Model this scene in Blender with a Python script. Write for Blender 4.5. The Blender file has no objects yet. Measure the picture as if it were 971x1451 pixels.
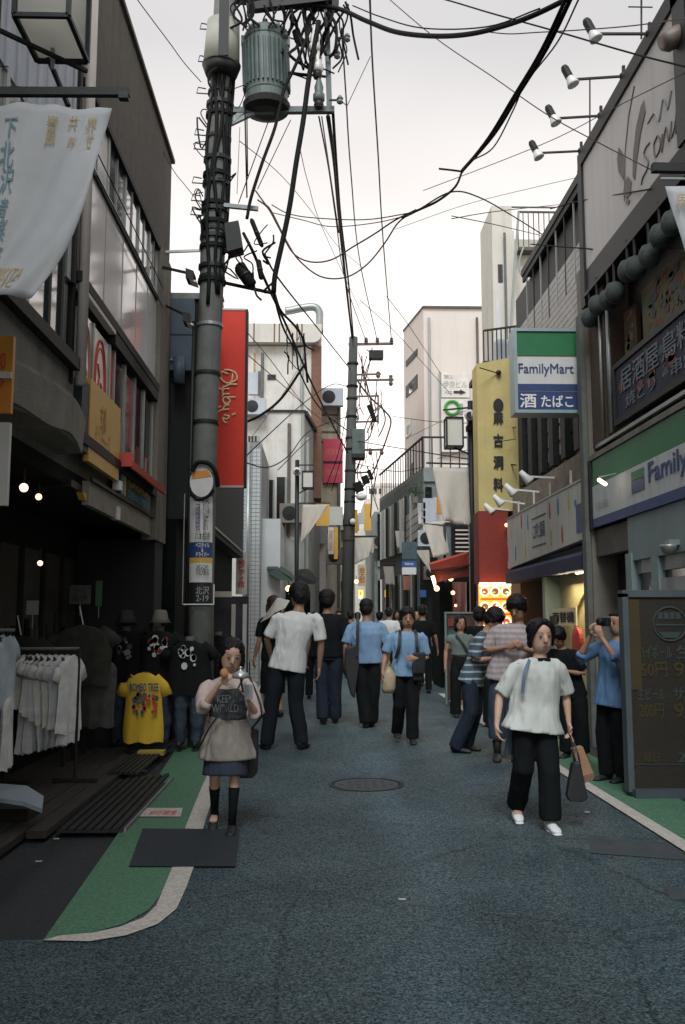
import bpy, math, random
from mathutils import Vector, Matrix, Euler
random.seed(7)
S = bpy.context.scene
COL = S.collection
R_ = math.radians

# ---------------------------------------------------------------- camera
FPX, CX, CY = 1300.0, 485.5, 725.5          # lens and centre in the photograph's pixels (971 x 1451)
PITCH = math.atan(152.5 / FPX)
YAW = math.atan(33.5 * math.cos(PITCH) / FPX)
EYE = Vector((0, 0, 1.5))
cam = bpy.data.objects.new('camera', bpy.data.cameras.new('camera'))
COL.objects.link(cam)
cam.location = EYE
cam.rotation_euler = (R_(90) + PITCH, 0, -YAW)
cam.data.sensor_fit = 'VERTICAL'
cam.data.sensor_height = 36.0
cam.data.lens = 36.0 * FPX / 1451.0
cam.data.clip_start = 0.05
cam.data.clip_end = 3000
S.camera = cam

# ---------------------------------------------------------------- sky and light
SUN_EL, SUN_AZ = R_(50), R_(188)
w = bpy.data.worlds.new("World")
S.world = w
w.use_nodes = True
nt = w.node_tree
for n in list(nt.nodes): nt.nodes.remove(n)
out = nt.nodes.new('ShaderNodeOutputWorld')
bg = nt.nodes.new('ShaderNodeBackground')
bg.inputs['Strength'].default_value = 0.10
sky = nt.nodes.new('ShaderNodeTexSky')
sky.sky_type = 'NISHITA'; sky.sun_disc = False
sky.sun_elevation = SUN_EL; sky.sun_rotation = SUN_AZ
sky.air_density = 1.0; sky.dust_density = 3.0
tc = nt.nodes.new('ShaderNodeTexCoord')
sep = nt.nodes.new('ShaderNodeSeparateXYZ')
nt.links.new(tc.outputs['Generated'], sep.inputs[0])
rmp = nt.nodes.new('ShaderNodeValToRGB')     # cloud deck: paler near the horizon, a little cooler overhead
el = rmp.color_ramp.elements
el[0].position = 0.0; el[0].color = (.95, 0.87, 0.78, 1)
el[1].position = 1.0; el[1].color = (0.335, 0.328, 0.334, 1)
e = el.new(0.30); e.color = (0.62, 0.565, 0.525, 1)
e = el.new(0.55); e.color = (0.338, 0.328, 0.322, 1)
nt.links.new(sep.outputs['Z'], rmp.inputs[0])
cn = nt.nodes.new('ShaderNodeTexNoise'); cn.inputs['Scale'].default_value = 2.2; cn.inputs['Detail'].default_value = 3
mp = nt.nodes.new('ShaderNodeMapping'); mp.inputs['Scale'].default_value = (1, 1, 2.5)
nt.links.new(tc.outputs['Generated'], mp.inputs[0]); nt.links.new(mp.outputs[0], cn.inputs[0])
cr = nt.nodes.new('ShaderNodeMapRange'); cr.inputs['From Min'].default_value = .3; cr.inputs['From Max'].default_value = .7
cr.inputs['To Min'].default_value = 10.0; cr.inputs['To Max'].default_value = 11.6
nt.links.new(cn.outputs[0], cr.inputs[0])
sc_ = nt.nodes.new('ShaderNodeVectorMath'); sc_.operation = 'SCALE'
nt.links.new(rmp.outputs[0], sc_.inputs[0]); nt.links.new(cr.outputs[0], sc_.inputs['Scale'])
mx = nt.nodes.new('ShaderNodeMixRGB'); mx.inputs[0].default_value = 0.93
nt.links.new(sky.outputs[0], mx.inputs[1]); nt.links.new(sc_.outputs[0], mx.inputs[2])
nt.links.new(mx.outputs[0], bg.inputs[0]); nt.links.new(bg.outputs[0], out.inputs[0])

sd = bpy.data.lights.new('sun', 'SUN'); sd.energy = 1.15; sd.angle = R_(24); sd.color = (0.93, 0.985, 1.0)
sun = bpy.data.objects.new('sun', sd); COL.objects.link(sun)
d = Vector((math.sin(SUN_AZ) * math.cos(SUN_EL), math.cos(SUN_AZ) * math.cos(SUN_EL), math.sin(SUN_EL)))
sun.rotation_euler = d.to_track_quat('Z', 'Y').to_euler()
S.view_settings.view_transform = 'Standard'
S.view_settings.look = 'None'
S.view_settings.exposure = 1.1
S.view_settings.gamma = 1.0
S.cycles.max_bounces = 6

# ---------------------------------------------------------------- pixel of the photograph -> point of the place
_fw = Vector((math.sin(YAW) * math.cos(PITCH), math.cos(YAW) * math.cos(PITCH), math.sin(PITCH)))
_rt = Vector((math.cos(YAW), -math.sin(YAW), 0)); _up = _rt.cross(_fw)
def ray(px, py): return _fw + _rt * ((px - CX) / FPX) + _up * ((CY - py) / FPX)
def V(px, py, d): r = ray(px, py); return EYE + r * (d / r.y)
def G(px, py, z=0.0): r = ray(px, py); return EYE + r * ((z - 1.5) / r.z)
def WX(px, py, X): r = ray(px, py); return EYE + r * (X / r.x)

# ---------------------------------------------------------------- materials
MATS = {}
def M(name, col, rough=.75, var=.18, vs=2.0, bump=.15, bs=60., metal=0., spec=.5, streak=0., stain=(.35, .3, .25),
      emit=None, es=1.0, coat=0., trans=0., stretch=None, thin=0., chip=None):
    if name in MATS: return MATS[name]
    m = bpy.data.materials.new(name); m.use_nodes = True
    t = m.node_tree; L = t.links.new
    b = t.nodes['Principled BSDF']
    b.inputs['Roughness'].default_value = rough; b.inputs['Metallic'].default_value = metal
    b.inputs['Specular IOR Level'].default_value = spec
    if coat: b.inputs['Coat Weight'].default_value = coat; b.inputs['Coat Roughness'].default_value = .10; b.inputs['Coat IOR'].default_value = 1.75 if coat > .9 else 1.5
    if trans: b.inputs['Transmission Weight'].default_value = trans
    tcn = t.nodes.new('ShaderNodeTexCoord')
    n = t.nodes.new('ShaderNodeTexNoise'); n.inputs['Scale'].default_value = vs; n.inputs['Detail'].default_value = 6; n.inputs['Roughness'].default_value = .65
    if stretch:
        mm = t.nodes.new('ShaderNodeMapping'); mm.inputs['Scale'].default_value = stretch
        L(tcn.outputs['Object'], mm.inputs[0]); L(mm.outputs[0], n.inputs[0])
    else: L(tcn.outputs['Object'], n.inputs[0])
    mr = t.nodes.new('ShaderNodeMapRange'); mr.inputs['From Min'].default_value = .3; mr.inputs['From Max'].default_value = .7
    mr.inputs['To Min'].default_value = 1 - var; mr.inputs['To Max'].default_value = 1 + var
    L(n.outputs[0], mr.inputs[0])
    sc = t.nodes.new('ShaderNodeVectorMath'); sc.operation = 'SCALE'; sc.inputs[0].default_value = col[:3]
    L(mr.outputs[0], sc.inputs['Scale']); last = sc.outputs[0]
    if streak:
        m2 = t.nodes.new('ShaderNodeMapping'); m2.inputs['Scale'].default_value = (5, 5, .35)
        n2 = t.nodes.new('ShaderNodeTexNoise'); n2.inputs['Scale'].default_value = 1.3; n2.inputs['Detail'].default_value = 5
        L(tcn.outputs['Object'], m2.inputs[0]); L(m2.outputs[0], n2.inputs[0])
        r2 = t.nodes.new('ShaderNodeMapRange'); r2.inputs['From Min'].default_value = .5; r2.inputs['From Max'].default_value = .72
        r2.inputs['To Max'].default_value = streak; L(n2.outputs[0], r2.inputs[0])
        mxx = t.nodes.new('ShaderNodeMixRGB'); mxx.blend_type = 'MULTIPLY'; mxx.inputs[2].default_value = (*stain, 1)
        L(r2.outputs[0], mxx.inputs[0]); L(last, mxx.inputs[1]); last = mxx.outputs[0]
    if chip:   # paint worn through to what lies under it
        nn = t.nodes.new('ShaderNodeTexNoise'); nn.inputs['Scale'].default_value = 14; nn.inputs['Detail'].default_value = 12; nn.inputs['Roughness'].default_value = .8
        L(tcn.outputs['Object'], nn.inputs[0]); r3 = t.nodes.new('ShaderNodeMapRange'); r3.inputs['From Min'].default_value = chip; r3.inputs['From Max'].default_value = chip + .05
        r3.inputs['To Max'].default_value = .8; L(nn.outputs[0], r3.inputs[0])
        mc = t.nodes.new('ShaderNodeMixRGB'); mc.inputs[2].default_value = (.05, .06, .06, 1); L(r3.outputs[0], mc.inputs[0]); L(last, mc.inputs[1]); last = mc.outputs[0]
    L(last, b.inputs['Base Color'])
    if bump:
        nb = t.nodes.new('ShaderNodeTexNoise'); nb.inputs['Scale'].default_value = bs; nb.inputs['Detail'].default_value = 3
        L(tcn.outputs['Object'], nb.inputs[0])
        bp = t.nodes.new('ShaderNodeBump'); bp.inputs['Strength'].default_value = bump; bp.inputs['Distance'].default_value = .02
        L(nb.outputs[0], bp.inputs['Height']); L(bp.outputs[0], b.inputs['Normal'])
    if emit:
        b.inputs['Emission Color'].default_value = (*emit, 1); b.inputs['Emission Strength'].default_value = es
    if thin:   # light comes through the cloth
        tl_ = t.nodes.new('ShaderNodeBsdfTranslucent'); tl_.inputs[0].default_value = (*[min(1, c * 1.15) for c in col[:3]], 1)
        ms_ = t.nodes.new('ShaderNodeMixShader'); ms_.inputs[0].default_value = thin
        L(b.outputs[0], ms_.inputs[1]); L(tl_.outputs[0], ms_.inputs[2]); L(ms_.outputs[0], t.nodes['Material Output'].inputs[0])
    MATS[name] = m
    return m

# ---------------------------------------------------------------- objects
def tag(o, label=None, cat=None, group=None, kind=None):
    if label: o['label'] = label
    if cat: o['category'] = cat
    if group: o['group'] = group
    if kind: o['kind'] = kind
    return o
def T(name, label, cat, loc=(0, 0, 0), group=None):
    o = bpy.data.objects.new(name, None); COL.objects.link(o)
    o.empty_display_size = .1
    o.location = loc; o['org'] = list(loc)
    return tag(o, label, cat, group)
def org(o):
    return Vector(o['org']) if o is not None and 'org' in o else Vector((0, 0, 0))

class MB:
    """collects shapes in world coordinates, then links them as one mesh object"""
    def __init__(s): s.v = []; s.f = []
    def add(s, vs, fs):
        k = len(s.v); s.v += [Vector(v) for v in vs]; s.f += [tuple(i + k for i in f) for f in fs]; return s
    def box(s, x0, x1, y0, y1, z0, z1):
        return s.add([(x, y, z) for z in (z0, z1) for y in (y0, y1) for x in (x0, x1)],
                     [(0, 2, 3, 1), (4, 5, 7, 6), (0, 1, 5, 4), (2, 6, 7, 3), (0, 4, 6, 2), (1, 3, 7, 5)])
    def obox(s, c, u, v, w, a, b, d):
        c = Vector(c); u = Vector(u).normalized() * a / 2; v = Vector(v).normalized() * b / 2; w = Vector(w).normalized() * d / 2
        return s.add([c + u * i + v * j + w * k for k in (-1, 1) for j in (-1, 1) for i in (-1, 1)],
                     [(0, 2, 3, 1), (4, 5, 7, 6), (0, 1, 5, 4), (2, 6, 7, 3), (0, 4, 6, 2), (1, 3, 7, 5)])
    def bar(s, p, q, a, b=None, up=(0, 0, 1)):
        p, q = Vector(p), Vector(q); b = b or a; w = (q - p)
        u = w.cross(Vector(up))
        if u.length < 1e-5: u = w.cross(Vector((1, 0, 0)))
        return s.obox((p + q) / 2, u, u.cross(w), w, a, b, w.length)
    def tube(s, pts, r, seg=8, caps=True):
        pts = [Vector(p) for p in pts]; n = len(pts)
        rr = r if isinstance(r, (list, tuple)) else [r] * n
        k = len(s.v); ref = None
        for i, p in enumerate(pts):
            t = (pts[min(i + 1, n - 1)] - pts[max(i - 1, 0)]).normalized()
            if ref is None:
                ref = t.cross(Vector((0, 0, 1)))
                if ref.length < .05: ref = t.cross(Vector((0, 1, 0)))
            ref = (ref - t * ref.dot(t)).normalized(); b = t.cross(ref)
            for j in range(seg):
                a = 2 * math.pi * j / seg
                s.v.append(p + (ref * math.cos(a) + b * math.sin(a)) * rr[i])
        for i in range(n - 1):
            for j in range(seg):
                a = k + i * seg + j; b_ = k + i * seg + (j + 1) % seg
                s.f.append((a, b_, b_ + seg, a + seg))
        if caps:
            s.f.append(tuple(k + j for j in reversed(range(seg)))); s.f.append(tuple(k + (n - 1) * seg + j for j in range(seg)))
        return s
    def cyl(s, p, q, r, r1=None, seg=16): return s.tube([p, q], [r, r if r1 is None else r1], seg)
    def lathe(s, c, prof, seg=20, axis=(0, 0, 1)):
        c = Vector(c); q = Vector((0, 0, 1)).rotation_difference(Vector(axis)); k = len(s.v); n = len(prof)
        for r, z in prof:
            for j in range(seg):
                a = 2 * math.pi * j / seg
                s.v.append(c + q @ Vector((r * math.cos(a), r * math.sin(a), z)))
        for i in range(n - 1):
            for j in range(seg):
                a = k + i * seg + j; b_ = k + i * seg + (j + 1) % seg
                s.f.append((a, b_, b_ + seg, a + seg))
        s.f.append(tuple(k + j for j in reversed(range(seg)))); s.f.append(tuple(k + (n - 1) * seg + j for j in range(seg)))
        return s
    def ball(s, c, rx, ry=None, rz=None, seg=12, rings=8, q=None):
        ry = ry or rx; rz = rz or rx; c = Vector(c); k = len(s.v)
        vs = [Vector((0, 0, -rz))]
        for i in range(1, rings):
            ph = -math.pi / 2 + math.pi * i / rings
            for j in range(seg):
                a = 2 * math.pi * j / seg
                vs.append(Vector((rx * math.cos(ph) * math.cos(a), ry * math.cos(ph) * math.sin(a), rz * math.sin(ph))))
        vs.append(Vector((0, 0, rz)))
        s.v += [c + (q @ v if q else v) for v in vs]
        for j in range(seg): s.f.append((k, k + 1 + (j + 1) % seg, k + 1 + j))
        for i in range(rings - 2):
            for j in range(seg):
                a = k + 1 + i * seg + j; b_ = k + 1 + i * seg + (j + 1) % seg
                s.f.append((a, b_, b_ + seg, a + seg))
        top = k + len(vs) - 1; o = k + 1 + (rings - 2) * seg
        for j in range(seg): s.f.append((o + j, o + (j + 1) % seg, top))
        return s
    def prism(s, pts, off):
        """flat polygon (world points) pushed by the vector off"""
        pts = [Vector(p) for p in pts]; off = Vector(off); n = len(pts)
        return s.add(pts + [p + off for p in pts],
                     [tuple(range(n)), tuple(reversed(range(n, 2 * n)))] + [(i, i + n, (i + 1) % n + n, (i + 1) % n) for i in range(n)])
    def grid(s, rows, thick=None):
        """rows of points -> sheet; thick = vector gives it two sides"""
        nr, nc = len(rows), len(rows[0])
        P = [Vector(p) for r in rows for p in r]
        F = [(i * nc + j, i * nc + j + 1, (i + 1) * nc + j + 1, (i + 1) * nc + j) for i in range(nr - 1) for j in range(nc - 1)]
        if thick is not None:
            t = Vector(thick); m = len(P); P = P + [p + t for p in P]
            F += [tuple(x + m for x in reversed(f)) for f in F]
            edge = [(i * nc, (i + 1) * nc) for i in range(nr - 1)] + [((i + 1) * nc + nc - 1, i * nc + nc - 1) for i in range(nr - 1)]
            edge += [(j + 1, j) for j in range(nc - 1)] + [((nr - 1) * nc + j, (nr - 1) * nc + j + 1) for j in range(nc - 1)]
            F += [(a, b, b + m, a + m) for a, b in edge]
        return s.add(P, F)
    def build(s, name, mat, parent=None, smooth=False, label=None, cat=None, group=None, kind=None, loc=None, bevel=0):
        o0 = org(parent) if parent is not None else (Vector(loc) if loc is not None else Vector((0, 0, 0)))
        if parent is None and loc is None and s.v:
            lo = Vector([min(v[i] for v in s.v) for i in range(3)]); hi = Vector([max(v[i] for v in s.v) for i in range(3)])
            o0 = Vector(((lo.x + hi.x) / 2, (lo.y + hi.y) / 2, lo.z))
        me = bpy.data.meshes.new(name)
        me.from_pydata([tuple(v - o0) for v in s.v], [], s.f)
        mats = mat if isinstance(mat, (list, tuple)) else [mat]
        for m in mats: me.materials.append(m)
        if smooth: me.shade_smooth()
        me.update()
        o = bpy.data.objects.new(name, me); COL.objects.link(o)
        if parent is not None: o.parent = parent; o['org'] = list(o0)
        else: o.location = o0; o['org'] = list(o0)
        if bevel:
            b = o.modifiers.new('edge', 'BEVEL'); b.width = bevel; b.segments = 2; b.limit_method = 'ANGLE'
        return tag(o, label, cat, group, kind)

def children(o): return [c for c in COL.objects if c.parent is o]
def copy_tree(o, kids, parent=None):
    c = o.copy(); COL.objects.link(c); c.parent = parent
    for ch in kids.get(o.name, ()): copy_tree(ch, kids, c)
    return c
def kids_of(root):
    k = {}
    for o in COL.objects:
        if o.parent: k.setdefault(o.parent.name, []).append(o)
    return k

def spline(pts, n=8):
    pts = [Vector(p) for p in pts]; out_ = []
    P = [pts[0] * 2 - pts[1]] + pts + [pts[-1] * 2 - pts[-2]]
    for i in range(1, len(P) - 2):
        a, b, c, d_ = P[i - 1], P[i], P[i + 1], P[i + 2]
        for k in range(n):
            t = k / n
            out_.append(.5 * ((2 * b) + (c - a) * t + (2 * a - 5 * b + 4 * c - d_) * t * t + (3 * b - a - 3 * c + d_) * t ** 3))
    out_.append(pts[-1])
    return out_

# ---------------------------------------------------------------- lettering (queued, turned into meshes in one go)
TXQ = []
def text(body, o_, u, v, wd, ht, mat, parent, bold=0., name='lettering', lift=.004, keep=False, rot=0, shear=0):
    """text fitted in the rectangle with lower left corner o_, unit axes u (reading direction) and v (up), size wd x ht"""
    TXQ.append((body, Vector(o_), Vector(u).normalized(), Vector(v).normalized(), wd, ht, mat, parent, bold, name, lift, keep, shear))
def flush_text():
    obs = []
    for q in TXQ:
        c = bpy.data.curves.new('lettering', 'FONT'); c.body = q[0]; c.offset = 0; c.extrude = .012; c.resolution_u = 3; c.space_line = .85; c.shear = q[12]
        c.align_x = 'CENTER'
        o = bpy.data.objects.new('lettering_tmp', c); COL.objects.link(o); obs.append(o)
    dg = bpy.context.evaluated_depsgraph_get()
    mes = [bpy.data.meshes.new_from_object(o.evaluated_get(dg)) for o in obs]
    for o in obs: cc = o.data; bpy.data.objects.remove(o); bpy.data.curves.remove(cc)
    for q, me in zip(TXQ, mes):
        body, o_, u, v, wd, ht, mat, parent, bold, name, lift, keep, sh = q
        if bold > 0:   # thicken the strokes by stacking shifted copies
            n_ = len(me.vertices); vv = [x.co.copy() for x in me.vertices]; ff = [tuple(f.vertices) for f in me.polygons]; VV, FF = [], []
            for k, (ox, oy) in enumerate(((0, 0), (bold * .9, 0), (-bold * .9, 0), (0, bold * .7), (0, -bold * .7))):
                VV += [(x.x + ox, x.y + oy, x.z + .004 * k) for x in vv]; FF += [tuple(i + k * n_ for i in f) for f in ff]
            me = bpy.data.meshes.new(name); me.from_pydata(VV, [], FF)
        vs = [x.co.copy() for x in me.vertices]
        if not vs: continue
        x0, x1 = min(p.x for p in vs), max(p.x for p in vs); y0, y1 = min(p.y for p in vs), max(p.y for p in vs)
        sx = wd / max(x1 - x0, 1e-4); sy = ht / max(y1 - y0, 1e-4); dx = dy = 0
        if keep:
            s_ = min(sx, sy); dx = (wd - (x1 - x0) * s_) / 2; dy = (ht - (y1 - y0) * s_) / 2; sx = sy = s_
        nrm = u.cross(v); base = org(parent)
        for vert, p in zip(me.vertices, vs):
            vert.co = o_ + u * ((p.x - x0) * sx + dx) + v * ((p.y - y0) * sy + dy) + nrm * (lift + p.z * min(sx, sy) * .5) - base
        me.materials.clear(); me.materials.append(mat); me.name = name
        o = bpy.data.objects.new(name, me); COL.objects.link(o); o.parent = parent; o['org'] = list(base)
def panel(B, o_, u, v, wd, ht, th, nrm=None):
    """board with lower left corner o_ on its front face, thickness th behind it"""
    u = Vector(u).normalized(); v = Vector(v).normalized(); n = u.cross(v)
    return B.obox(Vector(o_) + u * wd / 2 + v * ht / 2 - n * th / 2, u, v, n, wd, ht, th)
XA, YA, ZA = Vector((1, 0, 0)), Vector((0, 1, 0)), Vector((0, 0, 1))
LU = YA                      # reading direction on a facade at the west side (faces +x)
RU = -YA                     # on a facade at the east side (faces -x)
mAsph = M('asphalt', (.062, .078, .092), .7, .14, 1.1, .5, 160, spec=.35)
mAsph2 = M('dark_asphalt', (.014, .020, .026), .8, .6, 60, .5, 170)
mSide = M('old_asphalt', (.013, .018, .021), .8, .75, 55, .5, 150)
mGreen = M('green_paint', (.062, .160, .092), .75, .42, 45, .5, 120, chip=.63)
mWhitePaint = M('road_white', (.44, .41, .37), .75, .32, 45, .5, 120, chip=.62)
mConc = M('pole_concrete', (.13, .14, .13), .8, .25, 4, .3, 60, streak=.5)
mSteelD = M('dark_steel', (.016, .02, .02), .5, .3, 6, .1, 80, metal=.4)
mSteelG = M('grey_steel', (.22, .25, .25), .5, .2, 6, .1, 80, metal=.3)
mTransf = M('transformer_paint', (.085, .12, .115), .5, .25, 4, .1, 40, streak=.4)
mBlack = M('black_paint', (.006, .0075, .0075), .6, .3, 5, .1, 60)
mCable = M('black_rubber', (.006, .007, .007), .7, .2, 20, 0, spec=.2)
mCableR = M('brown_rubber', (.05, .022, .016), .6, .2, 20, 0)
mBrown = M('brown_parapet', (.105, .095, .082), .85, .15, 6, .4, 90, streak=.35)
mTan = M('tan_render', (.20, .185, .155), .85, .15, 4, .3, 80, streak=.4)
mFasc = M('pale_fascia', (.24, .22, .185), .8, .2, 5, .3, 80, streak=.25)
mTanD = M('taupe_fascia', (.115, .105, .09), .8, .2, 5, .3, 80, streak=.3)
mBlueClad = M('pale_blue_cladding', (.42, .46, .52), .45, .08, 2, .04, 40, streak=.15)
mSkyPane = M('white_pane_sky_sheen', (.86, .80, .78), .25, .05, 1.3, 0, spec=1.0, coat=1.0)  # white base stands in for reflected sky; printed panes are white themselves
mPanelW = M('white_panel', (.55, .55, .56), .2, .08, 2, .03, 40, streak=.15, coat=.6)
mAlu = M('aluminium', (.30, .33, .32), .4, .12, 5, .05, 60, metal=.5)
mAluW = M('pale_frame', (.62, .57, .52), .5, .08, 3, 0)
mFrameD = M('dark_window_frame', (.008, .010, .010), .6, .2, 4, 0, spec=.3)
mGlass = M('window_glass', (.05, .06, .065), .06, .2, 1.5, .02, 2, spec=.9, coat=1.0)
mGlassD = M('dark_glass', (.012, .015, .016), .08, .2, 1.5, 0, spec=.7)
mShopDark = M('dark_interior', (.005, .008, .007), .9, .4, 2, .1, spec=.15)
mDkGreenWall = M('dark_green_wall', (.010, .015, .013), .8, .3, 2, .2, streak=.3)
mYellow = M('yellow_sign_face', (.62, .36, .07), .5, .08, 3, 0)
mOrange = M('orange_sign_face', (.62, .25, .03), .5, .1, 3, 0)
mRedSign = M('red_sign_face', (.80, .045, .022), .5, .05, 3, 0)
mRedWall = M('red_panel', (.24, .034, .022), .8, .15, 20, .2)
mRedInk = M('red_ink', (.55, .05, .03), .6, .1, 5, 0)
mPinkInk = M('faded_red_ink', (.50, .22, .16), .6, .1, 5, 0)
mCream = M('cream_letter', (.85, .72, .45), .5, .05, 5, 0)
mWhite = M('white_letter', (.78, .78, .76), .5, .05, 5, 0)
mWhiteB = M('white_board', (.62, .62, .60), .5, .08, 3, 0, streak=.1)
mInk = M('black_ink', (.012, .014, .016), .6, .1, 5, 0)
mNavy = M('navy_ink', (.025, .055, .17), .5, .1, 5, 0)
mBlue = M('blue_sign', (.03, .09, .30), .5, .1, 5, 0)
mFgreen = M('chain_green', (.012, .16, .055), .5, .1, 3, 0)
mYel2 = M('ochre_fin', (.56, .46, .19), .8, .10, 3, .2, streak=.1)
mCreamWall = M('cream_wall', (.60, .58, .53), .85, .08, 1.2, .1, 60, streak=.22, stain=(.55, .45, .35))
mPinkWall = M('pale_pink_wall', (.66, .60, .555), .85, .04, .8, .05, streak=.1)
mStainWall = M('stained_white_wall', (.58, .57, .535), .85, .14, 2.2, .1, 60, streak=.55, stain=(.60, .52, .42))
mGreyWall = M('grey_wall', (.30, .31, .29), .85, .12, 1.5, .1, streak=.4)
mBrickBr = M('rust_tile', (.17, .09, .06), .8, .15, 8, .2)
mTile = M('white_tile', (.50, .53, .54), .35, .06, 3, 0)
mGrout = M('grout', (.26, .27, .27), .9, .1, 5, .1)
mMagenta = M('magenta_sign', (.50, .05, .10), .5, .1, 3, 0)
mBannerW = M('banner_cloth', (.66, .68, .70), .8, .10, 3, .15, 14, thin=.5)
mBannerF = M('pale_banner_cloth', (.72, .68, .62), .8, .08, 3, .1, 14, thin=.45)
mBanTeal = M('banner_teal_print', (.13, .24, .29), .8, .1, 6, 0)
mBanGold = M('banner_gold_print', (.42, .31, .13), .8, .1, 6, 0)
mAwnNavy = M('navy_awning', (.022, .028, .075), .8, .2, 4, .15)
mAwnRed = M('red_awning_cloth', (.42, .06, .03), .8, .12, 5, .15)
mWood = M('dark_wood', (.028, .026, .022), .8, .45, 3, .3, 50, stretch=(8, 1, 8))
mBulb = M('warm_bulb', (.9, .6, .3), .4, 0, 1, 0, emit=(1.0, .52, .24), es=1.9)
mTubeLamp = M('lamp_tube', (.9, .7, .5), .4, 0, 1, 0, emit=(1.0, .66, .38), es=2.2)
mTubeW = M('white_lamp_tube', (.9, .85, .7), .4, 0, 1, 0, emit=(1.0, .86, .58), es=1.8)
mLampWhite = M('lamp_white', (.72, .72, .69), .4, .06, 4, 0)
mPlant = M('leaf_green', (.06, .12, .04), .7, .3, 20, .1)
# ================================================================ the ground
def sheet(name, poly, z, mat, kind='structure', label=None):
    B = MB(); B.add([(x, y, z) for x, y in poly], [tuple(range(len(poly)))])
    # keep the face looking up
    a = sum(poly[i][0] * poly[(i + 1) % len(poly)][1] - poly[(i + 1) % len(poly)][0] * poly[i][1] for i in range(len(poly)))
    if a < 0: B.f = [tuple(reversed(B.f[0]))]
    return B.build(name, mat, kind=kind, label=label, loc=(0, 0, 0))
def ribbon(pts, w0, w1=None):
    """band between a polyline and the same line moved by w0 to its right"""
    n = len(pts); L_, R2 = [], []
    for i, (x, y) in enumerate(pts):
        a = Vector(pts[max(i - 1, 0)]); b = Vector(pts[min(i + 1, n - 1)]); t = (b - a).normalized()
        nn = Vector((t.y, -t.x))
        L_.append((x, y)); R2.append((x + nn.x * w0, y + nn.y * w0))
    return L_ + R2[::-1]
def band(name, pts, w0, z, mat):
    n = len(pts); poly = ribbon(pts, w0); B = MB()
    Lp, Rp = poly[:n], poly[n:][::-1]
    B.add([(x, y, z) for x, y in Lp + Rp], [(i, i + n, i + n + 1, i + 1) if w0 > 0 else (i, i + 1, i + n + 1, i + n) for i in range(n - 1)])
    return B.build(name, mat, kind='structure', loc=(0, 0, 0))
sheet('ground', [(-400, -200), (400, -200), (400, 900), (-400, 900)], -0.03, mSide)

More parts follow.
